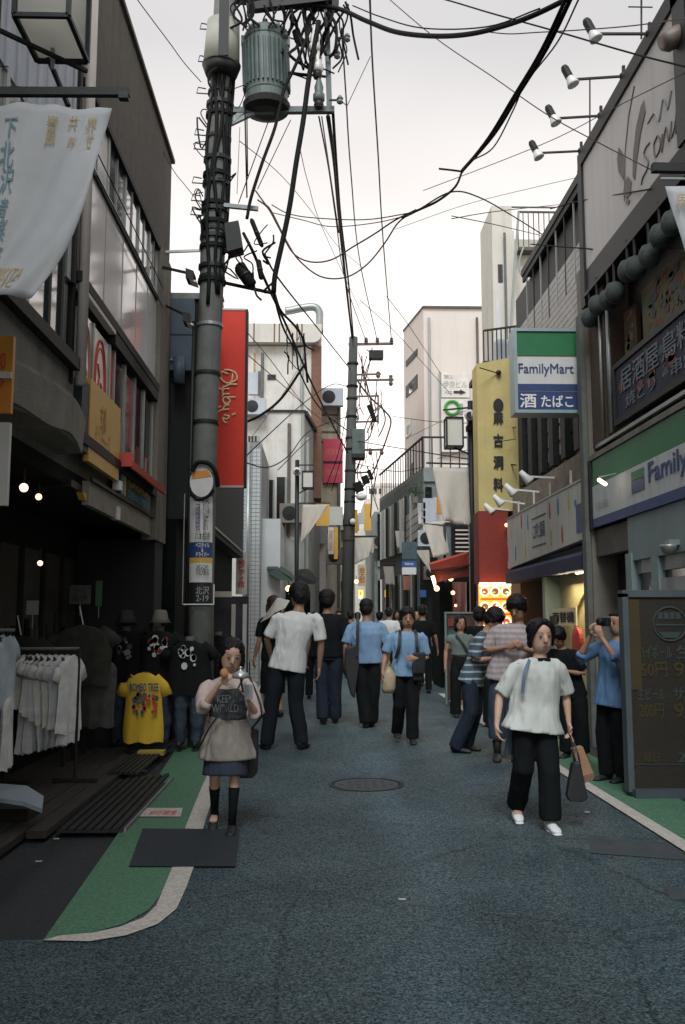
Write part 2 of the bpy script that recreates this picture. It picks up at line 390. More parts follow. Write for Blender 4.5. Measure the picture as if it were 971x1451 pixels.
# asphalt of the lane: worn, with a paler wheel path running up the middle
def asphalt_material():
    m = bpy.data.materials.new('lane_asphalt'); m.use_nodes = True; t = m.node_tree; L = t.links.new
    b = t.nodes['Principled BSDF']; b.inputs['Roughness'].default_value = .42; b.inputs['Specular IOR Level'].default_value = .5
    tcn = t.nodes.new('ShaderNodeTexCoord')
    n1 = t.nodes.new('ShaderNodeTexNoise'); n1.inputs['Scale'].default_value = .8; n1.inputs['Detail'].default_value = 8; n1.inputs['Roughness'].default_value = .7
    L(tcn.outputs['Object'], n1.inputs[0])
    n2 = t.nodes.new('ShaderNodeTexNoise'); n2.inputs['Scale'].default_value = 38; n2.inputs['Detail'].default_value = 10; n2.inputs['Roughness'].default_value = .95
    L(tcn.outputs['Object'], n2.inputs[0])
    sp = t.nodes.new('ShaderNodeSeparateXYZ'); L(tcn.outputs['Object'], sp.inputs[0])
    # worn path: x = .95 + wobble
    n3 = t.nodes.new('ShaderNodeTexNoise'); n3.inputs['Scale'].default_value = .35; n3.inputs['Detail'].default_value = 2
    L(tcn.outputs['Object'], n3.inputs[0])
    a1 = t.nodes.new('ShaderNodeMath'); a1.operation = 'MULTIPLY_ADD'; a1.inputs[1].default_value = 1.1; L(n3.outputs[0], a1.inputs[0]); L(sp.outputs['X'], a1.inputs[2])
    a2 = t.nodes.new('ShaderNodeMath'); a2.operation = 'SUBTRACT'; a2.inputs[1].default_value = 1.15; L(a1.outputs[0], a2.inputs[0])
    a3 = t.nodes.new('ShaderNodeMath'); a3.operation = 'ABSOLUTE'; L(a2.outputs[0], a3.inputs[0])
    mr = t.nodes.new('ShaderNodeMapRange'); mr.inputs['From Min'].default_value = .0; mr.inputs['From Max'].default_value = .28
    mr.inputs['To Min'].default_value = .3; mr.inputs['To Max'].default_value = 0; L(a3.outputs[0], mr.inputs[0])
    m1 = t.nodes.new('ShaderNodeMapRange'); m1.inputs['From Min'].default_value = .3; m1.inputs['From Max'].default_value = .7
    m1.inputs['To Min'].default_value = .66; m1.inputs['To Max'].default_value = 1.3; L(n1.outputs[0], m1.inputs[0])
    m2 = t.nodes.new('ShaderNodeMapRange'); m2.inputs['From Min'].default_value = .38; m2.inputs['From Max'].default_value = .62
    m2.inputs['To Min'].default_value = .1; m2.inputs['To Max'].default_value = 1.6; L(n2.outputs[0], m2.inputs[0])
    vg = t.nodes.new('ShaderNodeTexVoronoi'); vg.inputs['Scale'].default_value = 125; L(tcn.outputs['Object'], vg.inputs[0])   # aggregate, stone by stone
    vs_ = t.nodes.new('ShaderNodeSeparateXYZ'); L(vg.outputs['Color'], vs_.inputs[0])
    vp = t.nodes.new('ShaderNodeMath'); vp.operation = 'POWER'; vp.inputs[1].default_value = 2.2; L(vs_.outputs[0], vp.inputs[0])
    vm = t.nodes.new('ShaderNodeMapRange'); vm.inputs['To Min'].default_value = .7; vm.inputs['To Max'].default_value = 1.9; L(vp.outputs[0], vm.inputs[0])
    mm2 = t.nodes.new('ShaderNodeMath'); mm2.operation = 'MULTIPLY'; L(m2.outputs[0], mm2.inputs[0]); L(vm.outputs[0], mm2.inputs[1]); m2 = mm2
    L(vp.outputs[0], b.inputs['Specular IOR Level'])
    q = t.nodes.new('ShaderNodeMath'); q.operation = 'MULTIPLY'; L(m1.outputs[0], q.inputs[0]); L(m2.outputs[0], q.inputs[1])
    q1 = t.nodes.new('ShaderNodeMath'); q1.operation = 'ADD'; q1.inputs[1].default_value = 1; L(mr.outputs[0], q1.inputs[0])
    q2 = t.nodes.new('ShaderNodeMath'); q2.operation = 'MULTIPLY'; L(q.outputs[0], q2.inputs[0]); L(q1.outputs[0], q2.inputs[1])
    # sparse hairline cracks
    vo = t.nodes.new('ShaderNodeTexVoronoi'); vo.feature = 'DISTANCE_TO_EDGE'; vo.inputs['Scale'].default_value = .55
    nd = t.nodes.new('ShaderNodeMixRGB'); nd.blend_type = 'ADD'; nd.inputs[0].default_value = .35
    L(tcn.outputs['Object'], nd.inputs[1]); L(n1.outputs['Color'], nd.inputs[2]); L(nd.outputs[0], vo.inputs[0])
    cr2 = t.nodes.new('ShaderNodeMapRange'); cr2.inputs['From Max'].default_value = .010; cr2.inputs['To Min'].default_value = .6; cr2.inputs['To Max'].default_value = 1
    L(vo.outputs['Distance'], cr2.inputs[0])
    q3 = t.nodes.new('ShaderNodeMath'); q3.operation = 'MULTIPLY'; L(q2.outputs[0], q3.inputs[0]); L(cr2.outputs[0], q3.inputs[1])
    sc = t.nodes.new('ShaderNodeVectorMath'); sc.operation = 'SCALE'; sc.inputs[0].default_value = ASPH
    L(q3.outputs[0], sc.inputs['Scale']); L(sc.outputs[0], b.inputs['Base Color'])
    bp = t.nodes.new('ShaderNodeBump'); bp.inputs['Strength'].default_value = .8; bp.inputs['Distance'].default_value = .02
    L(n2.outputs[0], bp.inputs['Height']); L(bp.outputs[0], b.inputs['Normal'])
    return m
ASPH = (.072, .108, .124)
mAsph3 = M('dim_patch', (.038, .048, .056), .75, .25, 9, .5, 170)
mLane = asphalt_material()
# the lane swings to the east beyond the crossing
sheet('road', [(-9, -6), (2.9, -6), (2.9, 19), (9, 21), (9, 23.5), (3.2, 23.5), (6, 42), (12, 80), (9, 80), (3.2, 42), (.2, 24), (-1.8, 22),
               (-1.8, 15), (-1.62, 11), (-1.42, 7.5), (-1.22, 4.57), (-9, 4.5)], 0.0, mLane)
# the far verge under the east shops
sheet('pavement', [(2.45, -6), (6, -6), (6, 18.3), (3.0, 18.3), (2.55, 17.6)], 0.004, mSide)
# green walking strips and white edge lines
gl = [(-1.29, 4.54), (-1.38, 6.2), (-1.48, 7.91), (-1.56, 9.4), (-1.66, 11.0), (-1.7, 15.2), (-1.85, 24)]
wl = [(-1.23, 4.60), (-1.08, 4.66), (-.96, 4.78), (-.88, 5.0), (-.86, 5.3), (-.885, 5.8), (-.95, 6.86), (-1.04, 8.55), (-1.14, 11.07), (-1.25, 15.2), (-1.38, 24)]
B = MB(); n = 14
top = [(-1.29, 4.54)] + wl
sheet('green_strip', gl + wl[::-1], 0.004, mGreen)
inner = [(-1.23, 4.60), (-1.08, 4.64), (-.97, 4.72), (-.88, 4.86), (-.85, 5.05), (-.865, 5.4), (-.885, 5.8), (-.96, 6.86), (-1.05, 8.55), (-1.15, 11.07), (-1.26, 15.2), (-1.38, 24)]
outer = [(-1.29, 4.54), (-1.07, 4.52), (-.91, 4.60), (-.79, 4.76), (-.735, 5.0), (-.74, 5.4), (-.755, 5.8), (-.83, 6.86), (-.92, 8.55), (-1.02, 11.07), (-1.13, 15.2), (-1.26, 24)]
B = MB(); k = len(inner)
B.add([(x, y, .008) for x, y in inner + outer], [(i, i + k, i + k + 1, i + 1) for i in range(k - 1)])
B.build('road_marking', mWhitePaint, kind='structure', loc=(0, 0, 0), label='curved white edge line of the green strip by the clothes shop')
sheet('green_strip', [(2.47, -6), (3.02, -6), (3.02, 17.6), (2.55, 18.2), (2.52, 17.9)], 0.009, mGreen)
band('road_marking', [(2.36, -6), (2.37, 6), (2.37, 9.4), (2.45, 14.0), (2.42, 18.4)], .12, .013, mWhitePaint)
sheet('road_marking', [tuple(G(x, y))[:2] for x, y in ((621, 984), (643, 984), (700, 1028), (686, 1030))], .017, mWhitePaint)
sheet('green_strip', [(2.75, 24.0), (3.4, 22.9), (4.6, 23.0), (4.6, 26), (5.5, 34), (6.2, 42), (5.9, 42)], 0.004, mGreen)
band('road_marking', [(2.62, 24.2), (3.6, 30), (5.0, 38), (5.7, 43)], .16, .013, mWhitePaint)
sheet('road_marking', [(2.45, 22.0), (2.95, 22.0), (2.95, 22.35), (2.45, 22.35)], .004, mWhitePaint)
sheet('road_marking', [(2.6, 23.6), (3.5, 22.7), (3.55, 22.85), (2.66, 23.8)], .017, mWhitePaint)
# dark patch cut into strip and line
sheet('asphalt_patch', [(-1.15, 5.82), (-.50, 5.80), (-.56, 6.80), (-1.26, 6.84)], .012, mAsph2)
sheet('asphalt_patch', [(1.75, 6.1), (2.33, 5.9), (2.36, 6.35), (1.9, 6.6)], .004, mAsph3)
sheet('asphalt_patch', [(1.9, 5.1), (2.4, 5.05), (2.42, 5.28), (1.95, 5.33)], .004, mAsph3)
# little non-smoking plate on the green strip
pl = T('pavement_sticker', 'small white sticker with red print lying on the green strip', 'sticker', (-1.33, 7.4, .01))
p0 = G(196, 1159); p1 = G(256, 1159); q0 = G(204, 1147); q1 = G(259, 1147)
B = MB(); B.prism([(p.x, p.y, .0105) for p in (p0, p1, q1, q0)], (0, 0, .002)); B.build('plate', mWhitePaint, pl)
text('‹ 歩行禁煙 ›', (p0.x + .03, p0.y + .03, .013), XA, YA, (p1.x - p0.x) * .85, (q0.y - p0.y) * .55, mRedInk, pl, lift=.001)
# manhole in the middle of the lane
mh = T('manhole_cover', 'round dark iron manhole cover in the middle of the lane', 'manhole cover', (.44, 8.62, 0))
B = MB(); B.lathe((.44, 8.62, .002), [(.345, 0), (.345, .004), (.31, .005), (.31, 0)], 40); B.build('rim', mSteelD, mh)
B = MB(); B.lathe((.44, 8.62, .001), [(.30, 0), (.30, .004)], 36)
for i in range(-3, 4):
    for j in range(-3, 4):
        if i * i + j * j < 10: B.box(.44 + i * .075 - .02, .44 + i * .075 + .02, 8.62 + j * .075 - .02, 8.62 + j * .075 + .02, .004, .0085)
B.build('lid', M('manhole_iron', (.035, .042, .045), .6, .3, 12, .2), mh)
# litter: tiny pale specks on the lane
for (px, py, wh) in ((570, 1276, 'alone on the open road' ), (732, 1152, 'beside the white sneakers'), (832, 1152, 'below the black tote'), (205, 1093, 'on the ribbed mat'), (80, 1190, 'at the deck corner'), (55, 1222, 'on the dark asphalt by the deck')):
    p = G(px, py); B = MB(); B.box(p.x - .02, p.x + .02, p.y - .012, p.y + .012, .006, .009)
    B.build('paper_scrap', mWhitePaint, label='pale paper scrap ' + wh, cat='litter', group='paper scraps on the road')

# ---- shop forecourt: rows of dark deck boards and a rubber mat with ribs
fl = T('deck_floor', 'dark boarded shop floor running along the clothes shop front', 'deck', (-2.6, 8, 0))
del fl['category']; fl['kind'] = 'structure'
for i in range(11):
    x1 = -1.88 - i * .145 - (.0); x0 = x1 - .135
    y0 = 5.2 if i > 0 else 6.6
    B = MB(); z = .052 + random.uniform(-.004, .004)
    B.box(x0, x1, y0, 10.75, 0.0, z); B.build('plank', mWood, fl)
mt = T('ribbed_mat', 'black ribbed drainage mat lying between deck and green strip', 'mat', (-1.7, 8.2, 0))
mRub = M('mat_rubber', (.012, .014, .014), .6, .3, 8, .1)
for i in range(7):
    B = MB(); x = -1.83 + i * .062
    dx = -.02
    B.prism([(x, 6.75, .004), (x + .042, 6.75, .004), (x + .042 + dx, 8.8 + i * .05, .004), (x + dx, 8.8 + i * .05, .004)], (0, 0, .028)); B.build('slat', mRub, mt)
B = MB(); B.box(-1.85, -1.39, 6.74, 8.7, .004, .012); B.build('sheet', mRub, mt)
B = MB(); B.box(-1.375, -1.36, 6.75, 8.9, .004, .034); B.build('edge_trim', mSteelG, mt)
mt2 = T('ribbed_mat', 'worn dark entrance mat by the yellow T-shirt stand', 'mat', (-1.9, 9.9, 0))
for i in range(6):
    B = MB(); x = -1.98 + i * .05
    B.box(x, x + .034, 8.9, 10.9, .054, .075); B.build('slat', mRub, mt2)
# ================================================================ west side: the clothes shop building (facade plane x = -2.0)
FX = -2.0
def facade_quad(B, y0, z0, y1, z1, x=FX, th=.06):
    """board on the west facade spanning y0..y1, z0..z1, its face at x"""
    return B.box(x - th, x, min(y0, y1), max(y0, y1), min(z0, z1), max(z0, z1))
wb = T('shop_building', 'two storey shop building with sky-white windows above the dark clothes shop', 'building', (-2.0, 7.5, 0))
# core volumes
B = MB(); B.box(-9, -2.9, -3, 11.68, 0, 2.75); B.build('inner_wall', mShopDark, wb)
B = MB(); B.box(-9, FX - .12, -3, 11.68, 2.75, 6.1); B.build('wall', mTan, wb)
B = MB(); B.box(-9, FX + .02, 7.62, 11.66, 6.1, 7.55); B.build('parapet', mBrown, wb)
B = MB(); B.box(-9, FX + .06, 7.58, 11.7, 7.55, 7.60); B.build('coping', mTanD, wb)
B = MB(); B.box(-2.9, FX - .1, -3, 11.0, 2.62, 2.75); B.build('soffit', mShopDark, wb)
# end pilaster
B = MB(); B.box(FX - .12, FX + .05, 10.95, 11.66, 2.45, 6.1); B.build('pilaster', mTan, wb)
B = MB(); B.box(-2.9, FX + .02, 11.1, 11.66, 0, 2.45); B.build('pillar', mDkGreenWall, wb)
# pale ribbed cladding near the camera, standing seams
B = MB(); B.box(FX - .12, FX - .01, -3, 7.18, 5.0, 9.2); B.build('cladding', mBlueClad, wb)
for i in range(14):
    y = 4.2 + i * .22
    B = MB(); B.box(FX - .01, FX + .012, y, y + .018, 5.0, 9.2); B.build('seam', mBlueClad, wb)
B = MB(); B.box(FX - .1, FX + .02, 7.18, 7.24, 4.2, 9.2); B.build('corner_trim', mFrameD, wb)
B = MB(); B.box(FX - .1, FX + .0, 7.05, 7.15, 4.2, 9.2); B.build('corner_trim', mAlu, wb)
B = MB(); B.cyl((FX + .05, 7.36, 3.4), (FX + .05, 7.36, 9.2), .045, seg=10); B.build('downpipe', mAluW, wb, smooth=True)
B = MB(); B.box(FX - .08, FX, 7.24, 7.32, 3.4, 9.2); B.build('corner_trim', mFrameD, wb)
# upper window band: clear panes over big panes whose reflected sky is put in as white, thin aluminium lines between them
ys = [7.45, 8.30, 9.05, 9.75, 10.40, 10.95]
for a, b in zip(ys[:-1], ys[1:]):
    wi = MB().box(FX - .1, FX - .012, a, b, 5.47, 6.04).build('window', mGlass if a > 8 else mSkyPane, wb)
    MB().box(FX - .11, FX + .004, b - .03, b + .03, 5.44, 6.04).build('mullion', mAlu, wi)
    MB().box(FX - .011, FX + .001, (a + b) / 2 - .008, (a + b) / 2 + .008, 5.47, 6.04).build('pane_joint', mAlu, wi)
    wi = MB().box(FX - .1, FX - .012, a, b, 4.36, 5.40).build('window', mSkyPane, wb)
    MB().box(FX - .011, FX - .006, b - .008, b + .008, 4.36, 5.40).build('pane_joint', mAlu, wi)
MB().box(FX - .11, FX + .012, 7.4, 10.98, 5.40, 5.445).build('rail', mFrameD, wb)
MB().box(FX - .11, FX + .014, 7.4, 10.98, 5.447, 5.465).build('rail', mAlu, wb)
MB().box(FX - .11, FX + .03, 7.4, 10.98, 6.04, 6.1).build('head_frame', mFrameD, wb)
# black canopy ledge under it with a pale light strip
MB().box(FX - .1, FX + .05, 7.3, 10.98, 4.26, 4.345).build('ledge', mFrameD, wb)
MB().box(FX - .02, FX + .045, 7.35, 8.6, 4.215, 4.255).build('ledge_trim', mAluW, wb)
MB().box(FX - .1, FX + .04, 8.62, 10.98, 4.13, 4.255).build('ledge_rail', mFrameD, wb)
# lower storey windows with printed film, mullions
ys2 = [7.52, 7.98, 8.62, 8.82, 9.32, 9.84, 10.36, 10.95]
for i, (a, b) in enumerate(zip(ys2[:-1], ys2[1:])):
    wi = MB().box(FX - .1, FX - .025, a + .01, b - .01, 3.06, 4.12).build('window', [mSkyPane, mSkyPane, mRedInk, mGlassD, mGlassD, mGlassD, mGlassD][i], wb)
    MB().box(FX - .11, FX - .005, b - .025, b + .025, 3.04, 4.12).build('mullion', mAlu, wi)
    if i > 2:   # stacked goods just behind the dark panes
        for k in range(3):
            MB().box(FX - .024, FX - .021, a + .08 + k * .13, a + .17 + k * .13, 3.15, 3.3 + .2 * random.random()).build('sticker', random.choice([mPinkInk, mTanD, mRedWall, mBanTeal]), wi)
MB().box(FX - .1, FX + .05, 7.5, 10.98, 2.96, 3.05).build('sill', mFrameD, wb)
# oval portraits reduced to rings and a plain face of strokes on the two film panes
def oval_print(yc, zc, wy, hz, mat, parent):
    def ring(rx, rz, r):
        return [(FX - .022, yc + rx * math.cos(a), zc + rz * math.sin(a)) for a in [i * math.tau / 28 for i in range(29)]]
    B = MB()
    B.tube(ring(wy, hz, 0), .012, 5)
    B.tube(ring(wy * .80, hz * .84, 0), .007, 5)
    B.tube([(FX - .022, yc - wy * .6, zc - hz * .5), (FX - .022, yc - wy * .1, zc - hz * .62), (FX - .022, yc + wy * .55, zc - hz * .45)], .010, 5)
    B.tube([(FX - .022, yc - wy * .45, zc + hz * .45), (FX - .022, yc - wy * .1, zc + hz * .2), (FX - .022, yc - wy * .35, zc)], .010, 5)
    B.tube([(FX - .022, yc + wy * .1, zc + hz * .1), (FX - .022, yc + wy * .35, zc - hz * .02), (FX - .022, yc + wy * .15, zc - hz * .22)], .010, 5)
    B.tube([(FX - .022, yc - wy * .3, zc - hz * .75), (FX - .022, yc + wy * .1, zc - hz * .7)], .010, 5)
    B.build('oval_print', mat, parent)
oval_print(7.76, 3.62, .17, .42, mPinkInk, wb)
oval_print(8.30, 3.62, .21, .44, mRedInk, wb)
# near bay: wall strip with dark glazed corner window and curved roof band
B = MB()
MB().box(FX - .5, FX - .02, 3.0, 7.15, 3.62, 5.0).build('near_glazing', mGlass, wb)
for y in (5.55, 6.1, 6.6, 6.92):
    MB().box(FX - .04, FX - .0, y, y + .06, 3.55, 5.0).build('mullion', mFrameD if y > 6.5 else mAlu, wb)
MB().box(FX - .06, FX + .06, 3.0, 7.3, 3.50, 3.60).build('sill', mFrameD, wb)
MB().box(FX - .3, FX - .015, 3.0, 7.4, 2.95, 3.5).build('apron_wall', mTan, wb)
# the curved roof band over the entrance
ce = []
for i in range(15):
    a = i / 14; y = 5.45 + 2.2 * a
    x = FX + .02 + .16 * math.sin(math.pi * min(1, a * 1.0)) - (.75 * max(0, a - .86) / .14 if a > .86 else 0)
    ce.append((x, y))
B = MB(); rows = [[(x, y, 2.84 + .02 * math.sin(i)) for i, (x, y) in enumerate(ce)], [(x + .02, y, 3.10) for x, y in ce]]
B.grid(rows[::-1], thick=(-.12, 0, 0)); B.build('curved_band', mFasc, wb, smooth=False)
B = MB(); B.prism([(x, y, 3.10) for x, y in ce] + [(-3.0, 7.6, 3.10), (-3.0, 5.45, 3.10)], (0, 0, .04)); B.build('curved_roof', mFasc, wb)
B = MB(); B.prism([(x - .02, y, 2.86) for x, y in ce] + [(-3.0, 7.6, 2.86), (-3.0, 5.45, 2.86)], (0, 0, -.03)); B.build('curved_soffit', mTan, wb)
MB().box(-2.5, FX - .02, 5.05, 5.42, 0, 3.6).build('pillar', mTanD, wb)
# long sloping fascia of the awning over the shop
B = MB(); B.box(FX - .06, FX + .0, 7.95, 11.2, 2.49, 2.70); B.build('fascia', mFasc, wb)
B = MB(); B.box(FX - .9, FX - .06, 7.6, 11.2, 2.60, 2.66); B.build('awning_deck', mBlack, wb)
B = MB(); B.box(FX + .0, FX + .03, 7.95, 11.25, 2.70, 2.73); B.build('gutter', mFrameD, wb)
# ground floor interior dressing: rear shelves glimpsed in the dark
for i in range(7):
    y = 6.2 + i * .7
    sh = MB().box(-2.9, -2.86, y, y + .5, .5, 2.2).build('shelf_back', M('shelf_back', (.02, .02, .017), .8, .5, 3), wb)
    for k in range(3):
        c = random.choice([mShopDark, mDkGreenWall, mWood, mBlack])
        MB().box(-2.88, -2.84, y + .05 + k * .15, y + .15 + k * .15, .9 + .3 * random.random(), 1.3 + .3 * random.random()).build('folded_goods', c, sh)

# ---- signs on this building
def board_w(name, label, y0, y1, z0, z1, mat, x=FX + .04, th=.05, frame=None):
    t = T(name, label, 'sign', (x, (y0 + y1) / 2, z0))
    MB().box(x - th, x, y0, y1, z0, z1).build('board', mat, t)
    if frame:
        B = MB(); e = .025
        B.box(x - th, x + .01, y0 - e, y0, z0 - e, z1 + e); B.build('frame_side', frame, t)
        MB().box(x - th, x + .01, y1, y1 + e, z0 - e, z1 + e).build('frame_side', frame, t)
        MB().box(x - th, x + .01, y0, y1, z1, z1 + e).build('frame_rail', frame, t)
        MB().box(x - th, x + .01, y0, y1, z0 - e, z0).build('frame_rail', frame, t)
    return t
sg = board_w('yellow_signboard', 'large plain yellow signboard with faded red writing below the oval prints', 7.74, 8.92, 2.84, 3.56, mYellow)
text('古着\nビンテージ', (FX + .045, 7.95, 3.0), LU, ZA, .55, .42, M('faded_print', (.55, .22, .06), .6), sg)
MB().box(FX - .02, FX + .06, 8.93, 9.02, 2.76, 2.85).build('corner_box', mWhiteB, sg)
MB().box(FX - .05, FX + .03, 7.50, 7.74, 2.90, 3.50).build('dark_return', M('dark_teal', (.02, .035, .045), .6), sg)
sg = T('yellow_strip_sign', 'narrow tilted yellow strip sign under the shop eaves', 'sign', (-2.05, 8.1, 2.5))
p = [WX(118, 697, -2.02), WX(163, 722, -2.02), WX(165, 732, -2.02), WX(121, 708, -2.02)]
B = MB(); B.prism(p, (-.06, 0, 0)); B.build('board', mYellow, sg)
a = WX(165, 726, -2.0); MB().box(a.x - .05, a.x + .02, a.y - .02, a.y + .1, a.z - .07, a.z + .06).build('bracket', mWhiteB, sg)
sg = board_w('teal_signboard', 'dark signboard with cyan and yellow lettering near the awning end', 9.15, 10.85, 2.74, 3.02, mInk, x=FX - .0)
text('GARAGE', (FX + .004, 9.55, 2.89), LU, ZA, 1.1, .10, M('ochre_print', (.45, .28, .04), .6), sg, bold=.02)
text('DEPARTMENT', (FX + .004, 9.55, 2.77), LU, ZA, 1.2, .08, M('cyan_print', (.04, .28, .36), .6), sg, bold=.02)
B = MB(); B.box(FX + .002, FX + .01, 9.2, 9.30, 2.76, 3.0); B.build('emblem', M('cyan_print', (.04, .28, .36), .6), sg)
B = MB(); B.box(FX + .002, FX + .01, 9.34, 9.40, 2.76, 3.0); B.build('emblem', mYellow, sg)
sg = T('red_awning', 'small faded red awning strip over the teal signboard', 'awning', (-2.0, 9.9, 3.05))
B = MB(); B.prism([(FX - .05, 9.0, 3.12), (FX + .16, 9.0, 3.04), (FX + .16, 10.9, 3.04), (FX - .05, 10.9, 3.12)], (0, 0, .02)); B.build('cloth', mAwnRed, sg)
B = MB(); B.box(FX + .14, FX + .165, 9.0, 10.9, 2.98, 3.04); B.build('valance', mAwnRed, sg)
MB().box(FX - .05, FX + .155, 8.98, 9.0, 3.0, 3.14).build('end_flap', M('rose_cloth', (.5, .07, .06), .7), sg)
# orange and white shop panels by the near pillar
sg = T('orange_panel_sign', 'glossy orange menu panel fixed to the tan corner pillar', 'sign', (-2.0, 5.0, 2.9))
a = V(-60, 475, 5.3); b = V(15, 585, 5.3)
MB().box(a.x, b.x, 5.30, 5.34, b.z, a.z).build('board', mOrange, sg)
text('珈\n琲', (b.x - .12, 5.30, b.z + .15), XA, ZA, .08, .22, mRedInk, sg, lift=.003)
MB().box(a.x, b.x, 5.28, 5.298, (a.z + b.z) / 2 - .03, (a.z + b.z) / 2 + .01).build('stripe', mWhiteB, sg)
sg = T('white_panel_sign', 'tall white shop panel below the orange one on the corner pillar', 'sign', (-2.0, 5.0, 2.3))
a = V(-60, 598, 5.3); b = V(9, 716, 5.3)
MB().box(a.x, b.x, 5.30, 5.34, b.z, a.z).build('board', mWhiteB, sg)

# ---- spot lamps and camera on the facade end
def bracket_lamp(name, label, cat, p, q, rest=None, mat=mBlack, group=None, head='box'):
    t = T(name, label, cat, p, group)
    MB().bar(p, q, .03).build('arm', mat, t)
    q = Vector(q)
    if head == 'box':
        MB().obox(q + Vector((.0, -.03, -.06)), (1, .2, -.3), (0, 1, 0), (0, 0, 1), .10, .24, .12).build('housing', mat, t)
        MB().obox(q + Vector((.04, -.03, -.13)), (1, .2, -.3), (0, 1, 0), (0, 0, 1), .09, .20, .02).build('lens', mLampWhite, t)
    return t
bracket_lamp('floodlight', 'black floodlight on an arm under the end of the brown parapet', 'lamp', (FX + .0, 11.0, 5.85), (FX + .42, 10.9, 5.72))
bracket_lamp('floodlight', 'lower black floodlight beside the tan end pilaster', 'lamp', (FX + .05, 11.3, 5.45), (FX + .35, 11.2, 5.28))
# wires held on the windows
for i, (za, zb) in enumerate(((5.62, 5.60), (5.42, 5.35))):
    MB().tube([(FX + .02, 7.8, za), (FX + .05, 9.6, za - .04), (FX + .05, 11.1, zb)], .006, 5).build('facade_cable', mCable, label=('upper' if i == 0 else 'lower') + ' thin black cable strung across the sky-white windows', cat='cable')

# ================================================================ the dark building next door with the red sign
rb = T('dark_building', 'dark narrow building standing between the concrete pole and the white tiled one', 'building', (-1.9, 15, 0))
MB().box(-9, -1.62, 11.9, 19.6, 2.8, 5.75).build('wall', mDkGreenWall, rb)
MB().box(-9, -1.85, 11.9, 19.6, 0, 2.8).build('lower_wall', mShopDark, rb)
MB().box(-9, -1.56, 11.86, 19.6, 5.75, 5.83).build('coping', mSteelG, rb)
cl = MB().box(-2.06, -1.66, 11.78, 11.9, 4.75, 5.72).build('steel_cladding', M('blue_steel', (.08, .12, .16), .5, .15, 3, .05), rb)
MB().box(-2.06, -1.66, 11.775, 11.79, 5.22, 5.235).build('cladding_joint', mInk, cl)
MB().cyl((-1.83, 11.7, 4.55), (-1.83, 11.7, 4.9), .075).build('vent_pipe', M('blue_steel', (.08, .12, .16)), rb, smooth=True)
MB().bar((-2.15, 11.75, 4.88), (-1.92, 11.75, 4.88), .025).build('bracket', mAlu, rb)
# roof fence with slanted mesh
for i in range(9):
    y = 12.2 + i * .35
    MB().bar((-1.64, y, 5.83), (-1.64, y, 6.9 - i * .0), .02).build('fence_post', mBlack, rb)
MB().bar((-1.64, 12.2, 6.9), (-1.64, 15.2, 6.9), .025).build('fence_rail', mBlack, rb)
B = MB()
for i in range(18):
    B.bar((-1.64, 12.2 + i * .17, 5.9), (-1.64, 12.2 + i * .17 + .1, 6.88), .006)
for k in range(8): B.bar((-1.64, 12.2, 5.95 + k * .12), (-1.64, 15.2, 5.95 + k * .12), .006)
B.build('fence_mesh', mBlack, rb, kind='stuff')
# curved white pipe coming down its side
MB().tube(spline([(-2.02, 11.62, 6.4), (-2.0, 11.62, 5.75), (-2.0, 11.62, 5.2), (-2.06, 11.64, 5.02), (-2.2, 11.65, 4.95)], 5), .022, 8).build('drain_pipe', mAluW, rb, smooth=True)
# horizontal conduit
MB().bar((-1.6, 12.2, 2.9), (-1.6, 19.0, 2.9), .03).build('conduit', mAlu, rb)
# lower rows behind the mannequins: pale doorway strips
for i, (px, c) in enumerate(((331, mAluW), (347, mWhiteB))):
    a = V(px, 850, 15.0)
    MB().box(a.x - .03, a.x + .03, 15.0, 15.1, 0, 1.75).build('door_frame', c, rb)
a = V(305, 838, 15.0); b = V(328, 846, 15.0)
MB().box(a.x, b.x, 14.98, 15.08, b.z, a.z).build('door_head', mAluW, rb)
a = V(300, 845, 15.3); b = V(350, 1000, 15.3)
MB().box(a.x, b.x, 15.3, 15.4, 0, a.z).build('shutter', M('shutter', (.05, .05, .07), .7, .4, 4), rb)

# red vertical sign, faces the walkers
rs = T('vertical_shop_sign', 'tall red vertical sign with cream script hanging beside the concrete pole', 'sign', (-1.3, 14, 3.5))
d0 = 13.8
a = V(307, 688, d0); b = V(346, 440, d0); b.x = V(347, 560, d0).x; a.x = V(306, 560, d0).x
MB().box(a.x, b.x, d0, d0 + .16, a.z, b.z).build('box_face', mRedSign, rs)
MB().box(a.x - .02, a.x, d0 - .01, d0 + .17, a.z - .02, b.z + .02).build('frame_side', mBlack, rs)
MB().box(b.x, b.x + .035, d0 - .01, d0 + .17, a.z - .02, b.z + .02).build('frame_side', mBlack, rs)
MB().box(a.x, b.x, d0 - .01, d0 + .17, b.z, b.z + .03).build('frame_rail', mAluW, rs)
MB().box(a.x, b.x, d0 - .01, d0 + .17, a.z - .03, a.z).build('frame_rail', mAluW, rs)
for z in (a.z + .3, b.z - .3): MB().bar((-1.62, d0 + .08, z), (a.x, d0 + .08, z), .03).build('bracket', mBlack, rs)
